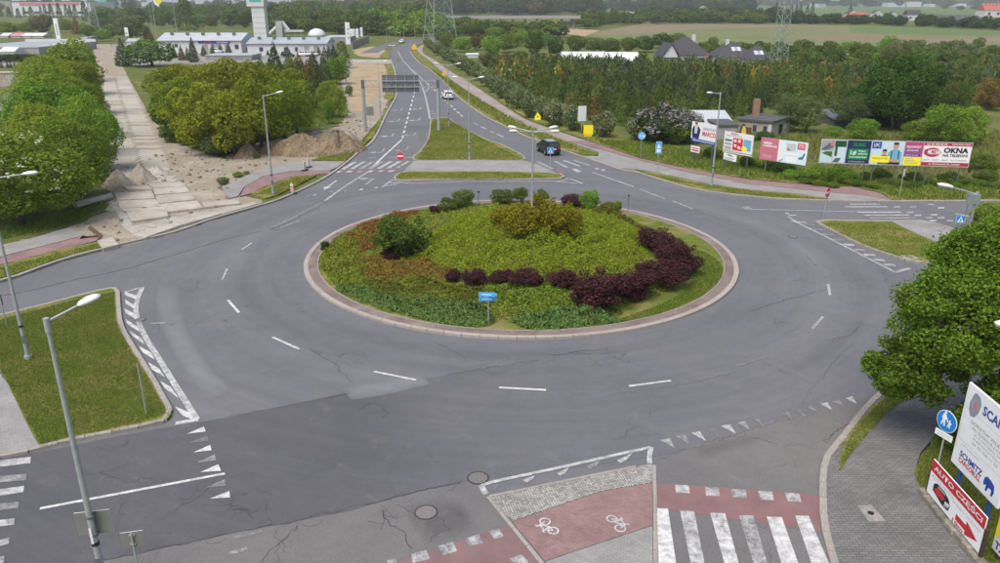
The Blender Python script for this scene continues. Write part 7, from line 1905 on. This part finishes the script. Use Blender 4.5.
# ------------------------------------------------------------------ buildings
MT['wall_white'] = mat_plain('white_cladding', (.55, .56, .56), .6, 0, .06, .3)
MT['wall_cream'] = mat_plain('cream_plaster', (.33, .30, .24), .85, 0, .12, .6, dirt=(.25, .22, .17))
MT['wall_grey'] = mat_plain('grey_rendered_wall', (.30, .30, .29), .85, 0, .15, .5, dirt=(.2, .18, .15))
MT['roof_light'] = mat_plain('pale_metal_roof', (.47, .50, .52), .45, .2, .08, .3)
MT['roof_grey'] = mat_plain('grey_roof', (.34, .37, .40), .5, .1, .08, .3)
MT['roof_dark'] = mat_plain('dark_tile_roof', (.062, .058, .066), .7, 0, .15, 1.5)
MT['roof_black'] = mat_plain('roof_felt', (.085, .085, .09), .9, 0, .2, .8)
MT['roof_red'] = mat_plain('red_tile_roof', (.36, .11, .08), .75, 0, .12, 1.5)
MT['roof_pink'] = mat_plain('pink_roof_band', (.55, .20, .25), .6, 0, .06, .2)
MT['pane'] = mat_plain('window_pane', (.05, .06, .07), .15, 0, .05, 2, .6)
MT['sky_pane'] = mat_plain('skylight_pane', (.45, .50, .54), .15, 0, .05, 2, .6)
MT['blue_clad'] = mat_plain('blue_cladding', (.04, .10, .30), .5, 0, .05)
MT['brick'] = mat_plain('chimney_brick', (.30, .17, .11), .9, 0, .2, 3)
MT['poly_tunnel'] = mat_plain('white_polythene', (.62, .64, .64), .4, 0, .05, .3)
MT['teal_roof'] = mat_plain('teal_roof', (.12, .38, .36), .5)
MT['lattice'] = mat_plain('pylon_steel', (.30, .35, .33), .5, .3, .1, 1)

def building(name, label, u0, u1, v, vtop, depth, roof_h, wall='wall_white', roof='roof_light', rtype='gable', windows=(), rz=0.0, cat='building', over=.35, group=None, doors=()):
    """front wall stands at row v between columns u0 and u1; vtop is the row of the eaves"""
    (xa, ya), (xb, yb) = G(u0, v), G(u1, v)
    w = math.hypot(xb - xa, yb - ya); h = hpx((u0 + u1) / 2, v, vtop)
    t = empty(name, (xa, ya, -.04), rz, label=label, cat=cat, group=group)
    MB().box((w / 2, depth / 2, h / 2), (w, depth, h)).build('wall', MT[wall], t)
    m = MB(); o = over
    if rtype == 'gable':
        rid = [(-o, depth / 2, h + roof_h), (w + o, depth / 2, h + roof_h)]
        m.quad((-o, -o, h - .05), (w + o, -o, h - .05), rid[1], rid[0]); m.quad((w + o, depth + o, h - .05), (-o, depth + o, h - .05), rid[0], rid[1])
        m.quad((-o, -o, h - .05), rid[0], (-o, depth + o, h - .05)); m.quad((w + o, -o, h - .05), (w + o, depth + o, h - .05), rid[1])
        m.quad((-o, -o, h - .06), (-o, depth + o, h - .06), (w + o, depth + o, h - .06), (w + o, -o, h - .06))
    elif rtype == 'hip':
        i = min(w, depth) * .42
        rid = [(i, depth / 2, h + roof_h), (w - i, depth / 2, h + roof_h)]
        a, b, c, d = (-o, -o, h), (w + o, -o, h), (w + o, depth + o, h), (-o, depth + o, h)
        m.quad(a, b, rid[1], rid[0]); m.quad(c, d, rid[0], rid[1]); m.quad(b, c, rid[1]); m.quad(d, a, rid[0]); m.quad(d, c, b, a)
    elif rtype == 'side':
        rid = [(w / 2, -o, h + roof_h), (w / 2, depth + o, h + roof_h)]
        m.quad((-o, -o, h), rid[0], rid[1], (-o, depth + o, h)); m.quad((w + o, depth + o, h), rid[1], rid[0], (w + o, -o, h)); m.quad((-o, depth + o, h - .02), (w + o, depth + o, h - .02), (w + o, -o, h - .02), (-o, -o, h - .02))
        g = MB().quad((0, -.004, h), (w, -.004, h), (w / 2, -.004, h + roof_h * .97)); g.build('gable', MT[wall], t)
    elif rtype == 'mono':
        m.quad((-o, -o, h), (w + o, -o, h), (w + o, depth + o, h + roof_h), (-o, depth + o, h + roof_h)); m.quad((-o, -o, h - .12), (-o, depth + o, h + roof_h - .12), (w + o, depth + o, h + roof_h - .12), (w + o, -o, h - .12)); m.quad((-o, -o, h - .12), (w + o, -o, h - .12), (w + o, -o, h), (-o, -o, h))
    else:
        m.box((w / 2, depth / 2, h + .12), (w + .3, depth + .3, .24))
    rf = m.build('roof', MT[roof], t)
    if rtype == 'gable' and w > 20:
        MB().box((w / 2, -o - .08, h - .1), (w + 2 * o, .16, .14)).build('gutter', MT['steel'], t)
        for i in range(5): MB().box((w * (i + .6) / 5.3, depth * .33, h + roof_h * .72 + .35), (.9, .9, .8)).build('roof_vent', MT['steel_dark'], rf)
    for (f0, f1, g0, g1) in windows:
        fr = MB().box((w * (f0 + f1) / 2, -.02, h * (g0 + g1) / 2), (w * (f1 - f0), .06, h * (g1 - g0))).build('window', MT['wall_white'], t)
        MB().box((w * (f0 + f1) / 2, -.04, h * (g0 + g1) / 2), (w * (f1 - f0) * .9, .05, h * (g1 - g0) * .9)).build('pane', MT['pane'], fr)
    for (f0, f1, g1) in doors:
        MB().box((w * (f0 + f1) / 2, -.02, h * g1 / 2), (w * (f1 - f0), .05, h * g1)).build('door', MT['wall_grey'], t)
    t['w'], t['h'] = w, h
    return t

# white halls on the left
t = building('hall', 'long white hall with a pale roof and a blue sign band', 159, 242, 53, 40, 16, 2.2, 'wall_white', 'roof_light', windows=((.10, .14, .45, .75), (.20, .24, .45, .75), (.92, .97, .3, .7)), doors=((.55, .6, .7), (.66, .74, .7), (.8, .85, .7)))
w_, h_ = t['w'], t['h']
bb = MB().box((w_ * .68, -.12, h_ * .86), (w_ * .38, .12, h_ * .18)).build('sign_band', MT['scania_blue'], t); MB().box((w_ * .60, -.19, h_ * .86), (w_ * .08, .02, h_ * .10)).build('logo', MT['print_red'], bb); MB().box((w_ * .78, -.19, h_ * .86), (w_ * .14, .02, h_ * .06)).build('lettering', MT['sign_white'], bb)
t = building('hall', 'small white hall with a teal roof edge right of the long hall', 243, 252, 52, 42, 14, 1.0, 'wall_white', 'teal_roof', windows=((.3, .8, .2, .5),))
t = building('hall', 'long low hall with a grey roof before the concrete plant', 248, 327, 55, 43, 14, 1.6, 'wall_white', 'roof_grey', windows=((.15, .2, .3, .7), (.3, .36, .3, .7), (.46, .5, .3, .7), (.60, .64, .3, .7)), doors=((.72, .78, .8), (.84, .9, .8)))
building('hall', 'low grey store in front of the long white hall', 206, 252, 60, 55.5, 10, .4, 'wall_grey', 'roof_grey', 'flat')
# concrete plant: tower, conveyor, silo, dome
X, Y = G(262, 38); s = mpp(262, 38)
t = empty('plant_tower', (X, Y, -.04), label='tall white concrete plant tower with a wider head', cat='tower')
Wt = 12.5 * s; Ht_ = hpx(262, 38, 6)
MB().box((0, 0, Ht_ / 2), (Wt, Wt * .8, Ht_)).build('shaft', MT['wall_white'], t)
MB().box((-Wt * .12, 0, Ht_ + 3.5), (Wt * 1.35, Wt, 7)).build('head', MT['wall_white'], t)
MB().box((-Wt * .1, -Wt * .51, Ht_ + 3), (Wt * .9, .1, 2)).build('window_band', MT['teal_roof'], t)
for i in range(1, 6): MB().box((0, -Wt * .405, Ht_ * i / 6), (Wt * 1.004, .06, .12)).build('joint', MT['roof_grey'], t)
X, Y = G(281, 36.5); t = empty('conveyor', (X, Y, -.04), label='white conveyor and mixing house right of the plant tower', cat='conveyor'); s = mpp(281, 36.5)
hh = hpx(281, 36.5, 21)
MB().box((0, 0, hh / 2), (6 * s, 5, hh)).build('mixing_house', MT['wall_white'], t); MB().tube((-13 * s, 0, .5), (-2 * s, 0, hh * .7), .9, n=8).build('belt', MT['wall_white'], t); MB().tube((2 * s, 0, hh * .95), (8 * s, 0, hh * .4), 1.1, n=8).build('chute', MT['wall_white'], t); MB().box((14 * s, 0, hh * .38), (18 * s, 3, .9)).build('gantry', MT['wall_white'], t)
for xx in (8, 14, 20): MB().tube((xx * s, 0, 0), (xx * s, 0, hh * .38), .25, n=6).build('leg', MT['wall_white'], t)
X, Y = G(317, 36); s = mpp(317, 36); t = empty('dome_tent', (X, Y, -.04), label='white dome tent beside the concrete plant', cat='dome')
m = MB(); secs = []
for i in range(7):
    a = math.pi / 2 * i / 6.3; secs.append([(9 * s * math.cos(a) * math.cos(b_), 9 * s * math.cos(a) * math.sin(b_), 7.5 * s * math.sin(a)) for b_ in [2 * math.pi * j / 20 for j in range(20)]])
m.loft(secs).build('cover', MT['poly_tunnel'], t, smooth=True); MB().tube((0, 0, 0), (0, 0, .6), 9.2 * s, n=20).build('base_ring', MT['roof_grey'], t)
building('store', 'long low grey store behind the site track', 325, 350, 44, 37, 14, .3, 'wall_grey', 'roof_light', 'flat')
# sign towers
for i, (u, v, vt, wp, lab) in enumerate(((348.5, 44.5, 22, 4.4, 'tallest white sign tower at the edge of the site'), (351.5, 42, 28.6, 2.6, 'short white sign tower right of the tallest one'), (354.2, 41, 28.6, 2.6, 'second short white sign tower'), (357.8, 42, 28.4, 2.8, 'third short white sign tower'), (362, 41, 27, 2.4, 'white sign box on a slim mast'))):
    X, Y = G(u, v); s = mpp(u, v); h = hpx(u, v, vt)
    t = empty('sign_tower', (X, Y, -.04), label=lab, cat='sign tower', group='white sign towers by the site')
    z0 = 0.2 if i == 0 else h * .35
    MB().box((0, 0, (z0 + h) / 2), (wp * s, .6, h - z0)).build('panel', MT['sign_white'], t); MB().box((0, 0, h * .3), (.35, .3, h * .6)).build('mast', MT['steel'], t)
    for k_ in range(3): MB().box((.2, -.31, z0 + (h - z0) * (.3 + .2 * k_)), (wp * s * .4, .03, (h - z0) * .08)).build('lettering', MT['text_grey'], t)
X, Y = G(60, 44); h = hpx(60, 44, 18); s = mpp(60, 44)
t = empty('sign_tower', (X, Y, -.04), label='white vertical sign tower rising behind the left tree row', cat='sign tower'); MB().box((0, 0, h * .58), (4.2 * s, .7, h * .84)).build('panel', MT['sign_white'], t); MB().tube((0, 0, 0), (0, 0, h * .2), .3, n=8).build('mast', MT['steel'], t)
for k_ in range(5): MB().box((0, -.36, h * (.4 + .09 * k_)), (1.6 * s, .03, h * .06)).build('letter', MT['text_grey'], t)
X, Y = G(126.5, 43); h = hpx(126.5, 43, 27); t = empty('flag_sign', (X, Y, -.04), label='white flag sign on a pole at the end of the slab road', cat='sign'); MB().tube((0, 0, 0), (0, 0, h), .12, n=8).build('pole', MT['steel'], t); MB().box((.7, 0, h - 1.8), (1.6, .08, 3.4)).build('flag', MT['sign_white'], t); MB().box((.7, -.05, h - 2.4), (.6, .02, .5)).build('mark', MT['scania_blue'], t)
# fence along the site edge
(xa, ya), (xb, yb) = G(352, 49), G(369, 41.5)
t = empty('site_fence', (xa, ya, -.04), math.atan2(yb - ya, xb - xa), label='pale panel fence along the far edge of the building site', cat='fence'); Lf = math.hypot(xb - xa, yb - ya); nf = 12
for i in range(nf):
    MB().box((Lf * (i + .5) / nf, 0, 1.3), (Lf / nf * .96, .08, 2.5)).build('panel', MT['wall_grey'], t); MB().box((Lf * i / nf, 0, 1.35), (.18, .18, 2.7)).build('post', MT['concrete'], t)
# market halls on the far left
t = building('market_hall', 'flat grey roofed market hall on the far left', -40, 40, 55.5, 47.5, 38, .2, 'wall_grey', 'roof_grey', 'flat', windows=((.1, .2, .2, .7), (.3, .42, .2, .7), (.7, .8, .2, .7)))
MB().box((t['w'] / 2, 38.2, t['h'] + .5), (t['w'], .5, 1.1)).build('parapet', MT['wall_white'], t)
building('market_hall', 'pale hall block right of the flat market hall', 41, 50, 54, 46, 20, .2, 'wall_white', 'roof_light', 'flat')
for i, (u0, u1, rf) in enumerate(((0, 8, 'wall_white'), (11, 21, 'roof_pink'), (22, 31, 'wall_white'), (32, 43, 'wall_white'))):
    building('stall_tent', '%s small %s roofed stall behind the market hall' % (ORD[i], 'pink' if rf == 'roof_pink' else 'white'), u0, u1, 37.6, 35.5, 9, 1.2, 'wall_white', rf, 'gable', group='%s stalls behind the market hall' % ('pink' if rf == 'roof_pink' else 'white'), cat='stall')
building('market_hall', 'white arched stall in front of the flat market hall', 1, 15, 57, 51, 6, 1.2, 'wall_white', 'wall_white', 'gable')
t = empty('hedge_row', (*G(-8, 62), 0), label='clipped dark hedge before the market hall', cat='hedge'); Lh = 46 * mpp(16, 62)
for i in range(14): new('crown', SP['mid', i % 3], LF['conifer'], t, (Lh * i / 13, 0, -.1), i, (3.6, 3.0, 2.6))
for i, u in enumerate((2, 8, 11, 15, 29)): simple_tree('small_conifer', u, 67.5, 4, 6, 'cone', 'conifer', 'tiny dark conifer before the clipped hedge', 'conifer', 'tiny conifers before the clipped hedge', 960 + i)
t = empty('concrete_wall', (*G(-25, 86.5), -.04), label='low concrete wall at the edge of the left car park', cat='wall'); Lw = 53 * mpp(0, 86.5); hw = hpx(0, 86.5, 73)
for i in range(5): MB().box((Lw * (i + .5) / 5, .2, hw / 2), (Lw / 5 * .985, .35, hw)).build('panel', MT['concrete'], t, bevel=.03)
MB().box((Lw / 2, 1.2, hw + .1), (Lw, 2.6, .18)).build('coping', MT['concrete'], t)
t = building('white_hut', 'tiny white hut by the lot left of the tree row tip', 26, 33, 68.5, 66, 4, .3, 'wall_white', 'wall_white', 'flat')
building('white_hut', 'white cabin behind the tip of the left tree row', 82, 88, 44, 38, 5, .3, 'wall_white', 'wall_white', 'flat')
building('white_hut', 'grey cabin right of the white cabin', 88.5, 92, 44, 37, 5, .3, 'wall_grey', 'roof_grey', 'flat')
building('garage', 'small blue-grey roofed hut at the bend of the slab road', 127, 137, 46, 41, 6, 1, 'wall_white', 'roof_grey', 'gable')
# far mall
t = building('mall', 'far white shopping mall with a pink roof band', 14, 92, 15.6, 2.2, 60, .3, 'wall_white', 'roof_light', 'flat', windows=tuple((.12 + i * .14, .20 + i * .14, .15, .35) for i in range(6)))
MB().box((t['w'] * .48, -.5, t['h'] * .93), (t['w'] * .76, .8, t['h'] * .16)).build('roof_band', MT['roof_pink'], t)
building('mall', 'teal fronted block right of the far mall', 99, 108, 12, 0, 30, .3, 'teal_roof', 'roof_light', 'flat')
building('mall', 'white block at the far left of the horizon', 108, 122, 11, 1, 30, .3, 'wall_white', 'roof_light', 'flat')
building('mall', 'pale block on the far left edge', -20, 12, 11, 1, 40, .3, 'wall_cream', 'roof_light', 'flat')
for i, (u0, u1, v, vt) in enumerate(((196, 206, 8, 1), (210, 222, 8, 2), (226, 240, 8, 1), (238, 250, 7, 1), (142, 150, 8, 2))):
    building('block', '%s pale distant block on the left horizon' % ORD[i], u0, u1, v, vt, 25, .3, 'wall_cream' if i % 2 else 'wall_white', 'roof_light', 'flat', group='distant blocks on the left horizon')
building('hall', 'blue and white hall far behind the concrete plant', 305, 324, 17, 11.5, 20, 1, 'roof_grey', 'roof_light', 'flat')
building('hall', 'white hall with blue doors beyond the viaduct', 627, 647, 19.5, 13.4, 22, 1.5, 'blue_clad', 'roof_light', 'gable')
building('block', 'peach coloured house with stepped gable far beyond the field', 700, 708, 14, 8, 10, 3, 'wall_cream', 'wall_cream', 'side')
building('block', 'long pale roof peeping over the trees beyond the field', 652, 664, 14, 11.6, 12, 1, 'wall_white', 'roof_light', 'gable')
building('block', 'pale roof right of the peach house', 729, 738, 16, 13.4, 12, 1, 'wall_cream', 'wall_cream', 'gable')
building('hall', 'low white building half hidden by the scrub beside the path', 466, 478, 57.5, 54.8, 7, .3, 'wall_white', 'wall_white', 'flat')
building('hall', 'white shed at the left corner of the conifer nursery', 498, 514, 79, 71.5, 6, .3, 'wall_white', 'wall_white', 'flat')
# polytunnels
for i, (u0, u1, v, vt, lab) in enumerate(((562, 606, 61, 52.2, 'left white polytunnel behind the conifer nursery'), (606, 639, 63, 52.6, 'right white polytunnel behind the conifer nursery'))):
    (xa, ya), (xb, yb) = G(u0, v), G(u1, v); h = hpx(u0, v, vt)
    t = empty('polytunnel', (xa, ya, 0), label=lab, cat='polytunnel'); Lt = xb - xa
    sec = lambda x: [(x, 4 * (1 - math.cos(a)) , h * math.sin(a)) for a in [math.pi * j / 14 for j in range(15)]]
    MB().loft([sec(Lt * k_ / 8) for k_ in range(9)], closed=False, caps=True).build('cover', MT['poly_tunnel'], t, smooth=False)
    for k_ in range(9):
        m = MB(); s_ = sec(Lt * k_ / 8)
        for p, q_ in zip(s_, s_[1:]): m.tube(p, q_, .05, n=5)
        m.build('hoop', MT['steel'], t)
# dark roofed houses
def house(u0, u1, v, vt, depth, rh, label, rz=0, chim=None, sky=None, wall='wall_white', roof='roof_dark', rt='hip', wn=True, group=None):
    t = building('house', label, u0, u1, v, vt, depth, rh, wall, roof, rt, ((.1, .25, .35, .7), (.4, .55, .35, .7), (.72, .88, .35, .7)) if wn else (), rz, 'house', .5, group)
    if chim: MB().box((t['w'] * chim, depth * .45, t['h'] + rh * .85), (.9, .9, rh * .6)).build('chimney', MT['wall_white'], t)
    if sky:
        for f in sky:
            a = math.atan2(rh, depth / 2); m = MB().box((0, 0, 0), (1.6, 1.8, .08), M=Matrix.Rotation(a, 3, 'X'))
            o = m.build('skylight', MT['sky_pane'], t); o.location = (t['w'] * f, depth * .22, t['h'] + rh * .5 + .1)
    return t
house(668, 708, 64, 54.5, 12, 4.6, 'large dark roofed house with a white chimney behind the nursery', chim=.7)
house(662, 678, 65, 57, 10, 3.8, 'white gabled wing on the left of the large dark roofed house', rt='side')
house(719, 752, 66, 57, 12, 3.9, 'dark hipped roof house with two skylights behind the nursery', chim=.35, sky=(.5, .6))
house(748, 774, 68, 60, 11, 3.4, 'dark roofed house with a large skylight left of the slim pylon', sky=(.4, .52))
# far houses beyond the field
for (u0, u1, v, vt, rf, rt, lab) in ((847, 858, 20, 13.5, 'roof_dark', 'side', 'white gabled house with a dark roof beyond the field'), (851, 868, 22, 18, 'roof_red', 'gable', 'red roofed house next to the white gabled one'), (873, 882, 18, 13, 'roof_dark', 'side', 'white house with a grey roof left of the pale twin'), (889, 897, 19, 14, 'roof_dark', 'side', 'small white gabled house in the middle of the far row'), (907, 921, 20.5, 14.5, 'roof_dark', 'gable', 'wide white house with a dark roof in the far row'),
                              (882, 894, 21, 18, 'roof_light', 'flat', 'flat white building before the far houses'), (984, 1004, 17, 10, 'roof_red', 'gable', 'big red roofed house at the far right edge'), (990, 1010, 27, 24, 'roof_light', 'flat', 'white low building at the far right edge'), (838, 848, 22, 19.5, 'roof_red', 'gable', 'low reddish roof left of the far houses')):
    (xa, ya), (xb, yb) = G(u0, v), G(u1, v)
    building('house', lab, u0, u1, v, vt, (xb - xa) * .8, max(1.5, (xb - xa) * .32), 'wall_white', rf, rt, ((.15, .3, .3, .7), (.6, .75, .3, .7)), 0, 'house', .3)
building('long_shed', 'long dark roofed shed beyond the field', 940, 982, 21.4, 19, 18, 3, 'wall_grey', 'roof_black', 'gable')
building('long_shed', 'long dark sheds left of the slim pylon beyond the field', 770, 792, 18, 16, 14, 2, 'wall_grey', 'roof_black', 'gable')
HB = ((888, 906, 6.6, 2.5), (905, 921, 6.6, 1.6), (930, 935, 6.8, 3.6), (815, 826, 7, 3.4), (958, 966, 6.6, 3.4))
for i, (u0, u1, v, vt) in enumerate(HB):
    building('block', nth(HB, i, 'white buildings on the far right horizon'), u0, u1, v, vt, 40, 2, 'wall_white', 'wall_white', 'flat', group='white buildings on the far right horizon')
# ruined house and sheds beside the billboards
(xa, ya), (xb, yb), (xc, yc) = G(771, 137.5), G(789, 131.5), G(737, 134)
hr = hpx(771, 137.5, 122.6)
t = empty('ruined_house', (xa, ya, -.04), label='derelict cream house with a flat dark roof and a brick chimney behind the billboards', cat='house')
P4 = [(xc - xa, yc - ya), (0, 0), (xb - xa, yb - ya), (xb - xa + xc - xa, yb - ya + yc - ya)]
MB().prism(P4, 0, hr).build('wall', MT['wall_cream'], t)
cxm = sum(p[0] for p in P4) / 4; cym = sum(p[1] for p in P4) / 4
MB().prism([(cxm + (p[0] - cxm) * 1.07, cym + (p[1] - cym) * 1.07) for p in P4], hr, hr + .25).build('roof', MT['roof_black'], t)
def on_wall(a, b, f0, f1, g0, g1, nm, mt, off=.03):
    d = Vector((b[0] - a[0], b[1] - a[1], 0)); L = d.length; n_ = Vector((d.y, -d.x, 0)).normalized()
    c = Vector((a[0], a[1], 0)) + d * ((f0 + f1) / 2) + n_ * off; c.z = hr * (g0 + g1) / 2
    return MB().box(tuple(c), (L * (f1 - f0), .08, hr * (g1 - g0)), math.atan2(d.y, d.x)).build(nm, MT[mt], t)
for f0 in (.12, .45, .75): on_wall(P4[0], P4[1], f0, f0 + .1, .35, .75, 'window', 'pane')
on_wall(P4[0], P4[1], .9, .97, 0, .9, 'door', 'wall_white'); on_wall(P4[1], P4[2], .38, .55, .15, .75, 'door', 'black'); on_wall(P4[1], P4[2], .72, .9, .3, .6, 'window', 'wall_grey')
hc = hpx(765, 134, 102)
X, Y = G(757, 133); ch = MB().box((X - xa, Y - ya + 1.5, hr + 1.2), (.75, .75, 2.6)).build('chimney', MT['brick'], t)
t = building('shed', 'white metal roofed shed left of the derelict house', 699, 731, 134, 124, 5, 1.2, 'wall_grey', 'roof_light', 'mono', over=.4)
t = building('shed', 'grey shed with a rusty roof edge joining the derelict house', 717, 737, 139, 126, 5, .2, 'wall_grey', 'roof_black', 'flat')
t = building('shed', 'dark grey metal shed under the fruit trees', 834, 850, 126, 119, 5, .8, 'steel_dark', 'steel_dark', 'mono')
t = building('shed', 'dark open shelter with a white roof edge under the big tree', 863, 890, 126, 115.5, 6, .3, 'black', 'roof_light', 'flat')
# viaduct
(xa, ya), (xb, yb) = G(446, 27), G(580, 27); hb = hpx(510, 27, 17.5)
t = empty('viaduct', (xa, ya, -.04), label='long grey road viaduct crossing the woods in the distance', cat='viaduct'); Lv = xb - xa
MB().box((Lv / 2, 3, hb), (Lv, 9, 1.3)).build('deck', MT['concrete'], t); MB().box((Lv / 2, -1.4, hb + 1.0), (Lv, .15, .9)).build('railing', MT['steel'], t); MB().box((Lv * .80, 6, hb * .35), (Lv * .34, 2, hb * .45)).build('abutment', MT['concrete'], t)
for i in range(11): MB().tube((Lv * (i + .5) / 11, 3, 0), (Lv * (i + .5) / 11, 3, hb), .9, n=10).build('pier', MT['concrete'], t)
for i, xx in enumerate((.68, .78, .82)): MB().box((Lv * xx, 1, hb * .5), (1.2, 1, hb * 1.1), M=Matrix.Rotation(.5 if i != 1 else -.5, 3, 'Y')).build('brace', MT['sign_yellow'], t)
# pylons
def pylon(u, v, hgt, w0, w1, label, r=.09, n=9, head=True, rz=.3):
    X, Y = G(u, v); t = empty('lattice_pylon', (X, Y, -.05), rz, label=label, cat='pylon')
    f = lambda z: (w0 + (w1 - w0) * min(1, z / (hgt * .8))) / 2
    cor = lambda z: [(-f(z), -f(z), z), (f(z), -f(z), z), (f(z), f(z), z), (-f(z), f(z), z)]
    zs = [hgt * (1 - (1 - i / n) ** 1.25) for i in range(n + 1)]
    for k_ in range(4):
        m = MB()
        for z0, z1 in zip(zs, zs[1:]): m.tube(cor(z0)[k_], cor(z1)[k_], r, n=5)
        m.build('leg', MT['lattice'], t)
    m = MB()
    for z0, z1 in zip(zs, zs[1:]):
        a, b_ = cor(z0), cor(z1)
        for k_ in range(4):
            m.tube(a[k_], b_[(k_ + 1) % 4], r * .6, n=4, caps=False); m.tube(a[(k_ + 1) % 4], b_[k_], r * .6, n=4, caps=False); m.tube(b_[k_], b_[(k_ + 1) % 4], r * .6, n=4, caps=False)
    m.build('lattice', MT['lattice'], t)
    if head:
        m = MB()
        for z in (hgt * .78, hgt * .92): m.tube((-7, 0, z), (7, 0, z), r * 1.2, n=5); m.tube((-7, 0, z), (0, 0, z + 2.2), r, n=5); m.tube((7, 0, z), (0, 0, z + 2.2), r, n=5)
        m.build('crossarm', MT['lattice'], t)
pylon(440, 41, 40, 11.5, 4.5, 'large grey lattice pylon beside the far road bend', .16, 8, rz=.5)
pylon(777.5, 69, 32, 3.4, 1.6, 'slim lattice pylon rising from the conifer nursery', .075, 16)
pylon(95.5, 31.5, 27, 5.2, 2.2, 'lattice pylon behind the tip of the left tree row', .13, 10)
for i, (u, v, vt, lab) in enumerate(((153, 33, 2, 'tall thin mast left above the long white hall'), (157, 38, 3, 'second tall thin mast above the long white hall'), (177, 34, -6, 'leaning looking thin mast behind the long white hall'), (318, 22, 6, 'thin pole over the woods behind the dome'), (363, 24, 8, 'thin pole beside the white sign box'))):
    X, Y = G(u, v); h = hpx(u, v, vt); t = empty('mast', (X, Y, -.05), label=lab, cat='mast'); MB().tube((0, 0, 0), (0, 0, h), .20, .10, 8).build('pole', MT['steel'], t); MB().box((0, 0, h * .55), (2.2, .08, .08)).build('crossbar', MT['steel'], t)
X, Y = G(161, 24); h = hpx(161, 24, 0); t = empty('flag_sign', (X, Y, -.05), label='yellow and white hanging banner on the far left skyline', cat='banner'); s = mpp(161, 24); MB().tube((-5 * s, 0, 0), (-5 * s, 0, h + 4), .25, n=8).build('mast', MT['steel'], t)
m = MB(); plate(m, [(-5 * s, 0), (5 * s, 0), (4 * s, -5 * s), (1 * s, -8 * s), (-4 * s, -3 * s)], -.1, .1, h + 3); m.build('banner', MT['sign_yellow'], t); m = MB(); plate(m, [(-4 * s, -3.2 * s), (1 * s, -8.2 * s), (0, -10 * s), (-4 * s, -7 * s)], -.1, .1, h + 3); m.build('banner_tail', MT['sign_white'], t)

# ------------------------------------------------------------------ haze
hz = MB().box((0, 8800, 33.5), (18400, 18800, 69.5)).build('haze', bpy.data.materials.new('haze'))
hz['kind'] = 'stuff'; hz['label'] = 'thin pale haze over the whole place'; hz['category'] = 'haze'
hm = hz.data.materials[0]; hm.use_nodes = True
nt = hm.node_tree
for n_ in list(nt.nodes):
    if n_.type == 'BSDF_PRINCIPLED': nt.nodes.remove(n_)
pv = nt.nodes.new('ShaderNodeVolumePrincipled')
pv.inputs['Color'].default_value = (.86, .90, .96, 1); pv.inputs['Density'].default_value = 0.0002; pv.inputs['Anisotropy'].default_value = .2
nt.links.new(pv.outputs[0], [n_ for n_ in nt.nodes if n_.type == 'OUTPUT_MATERIAL'][0].inputs['Volume'])
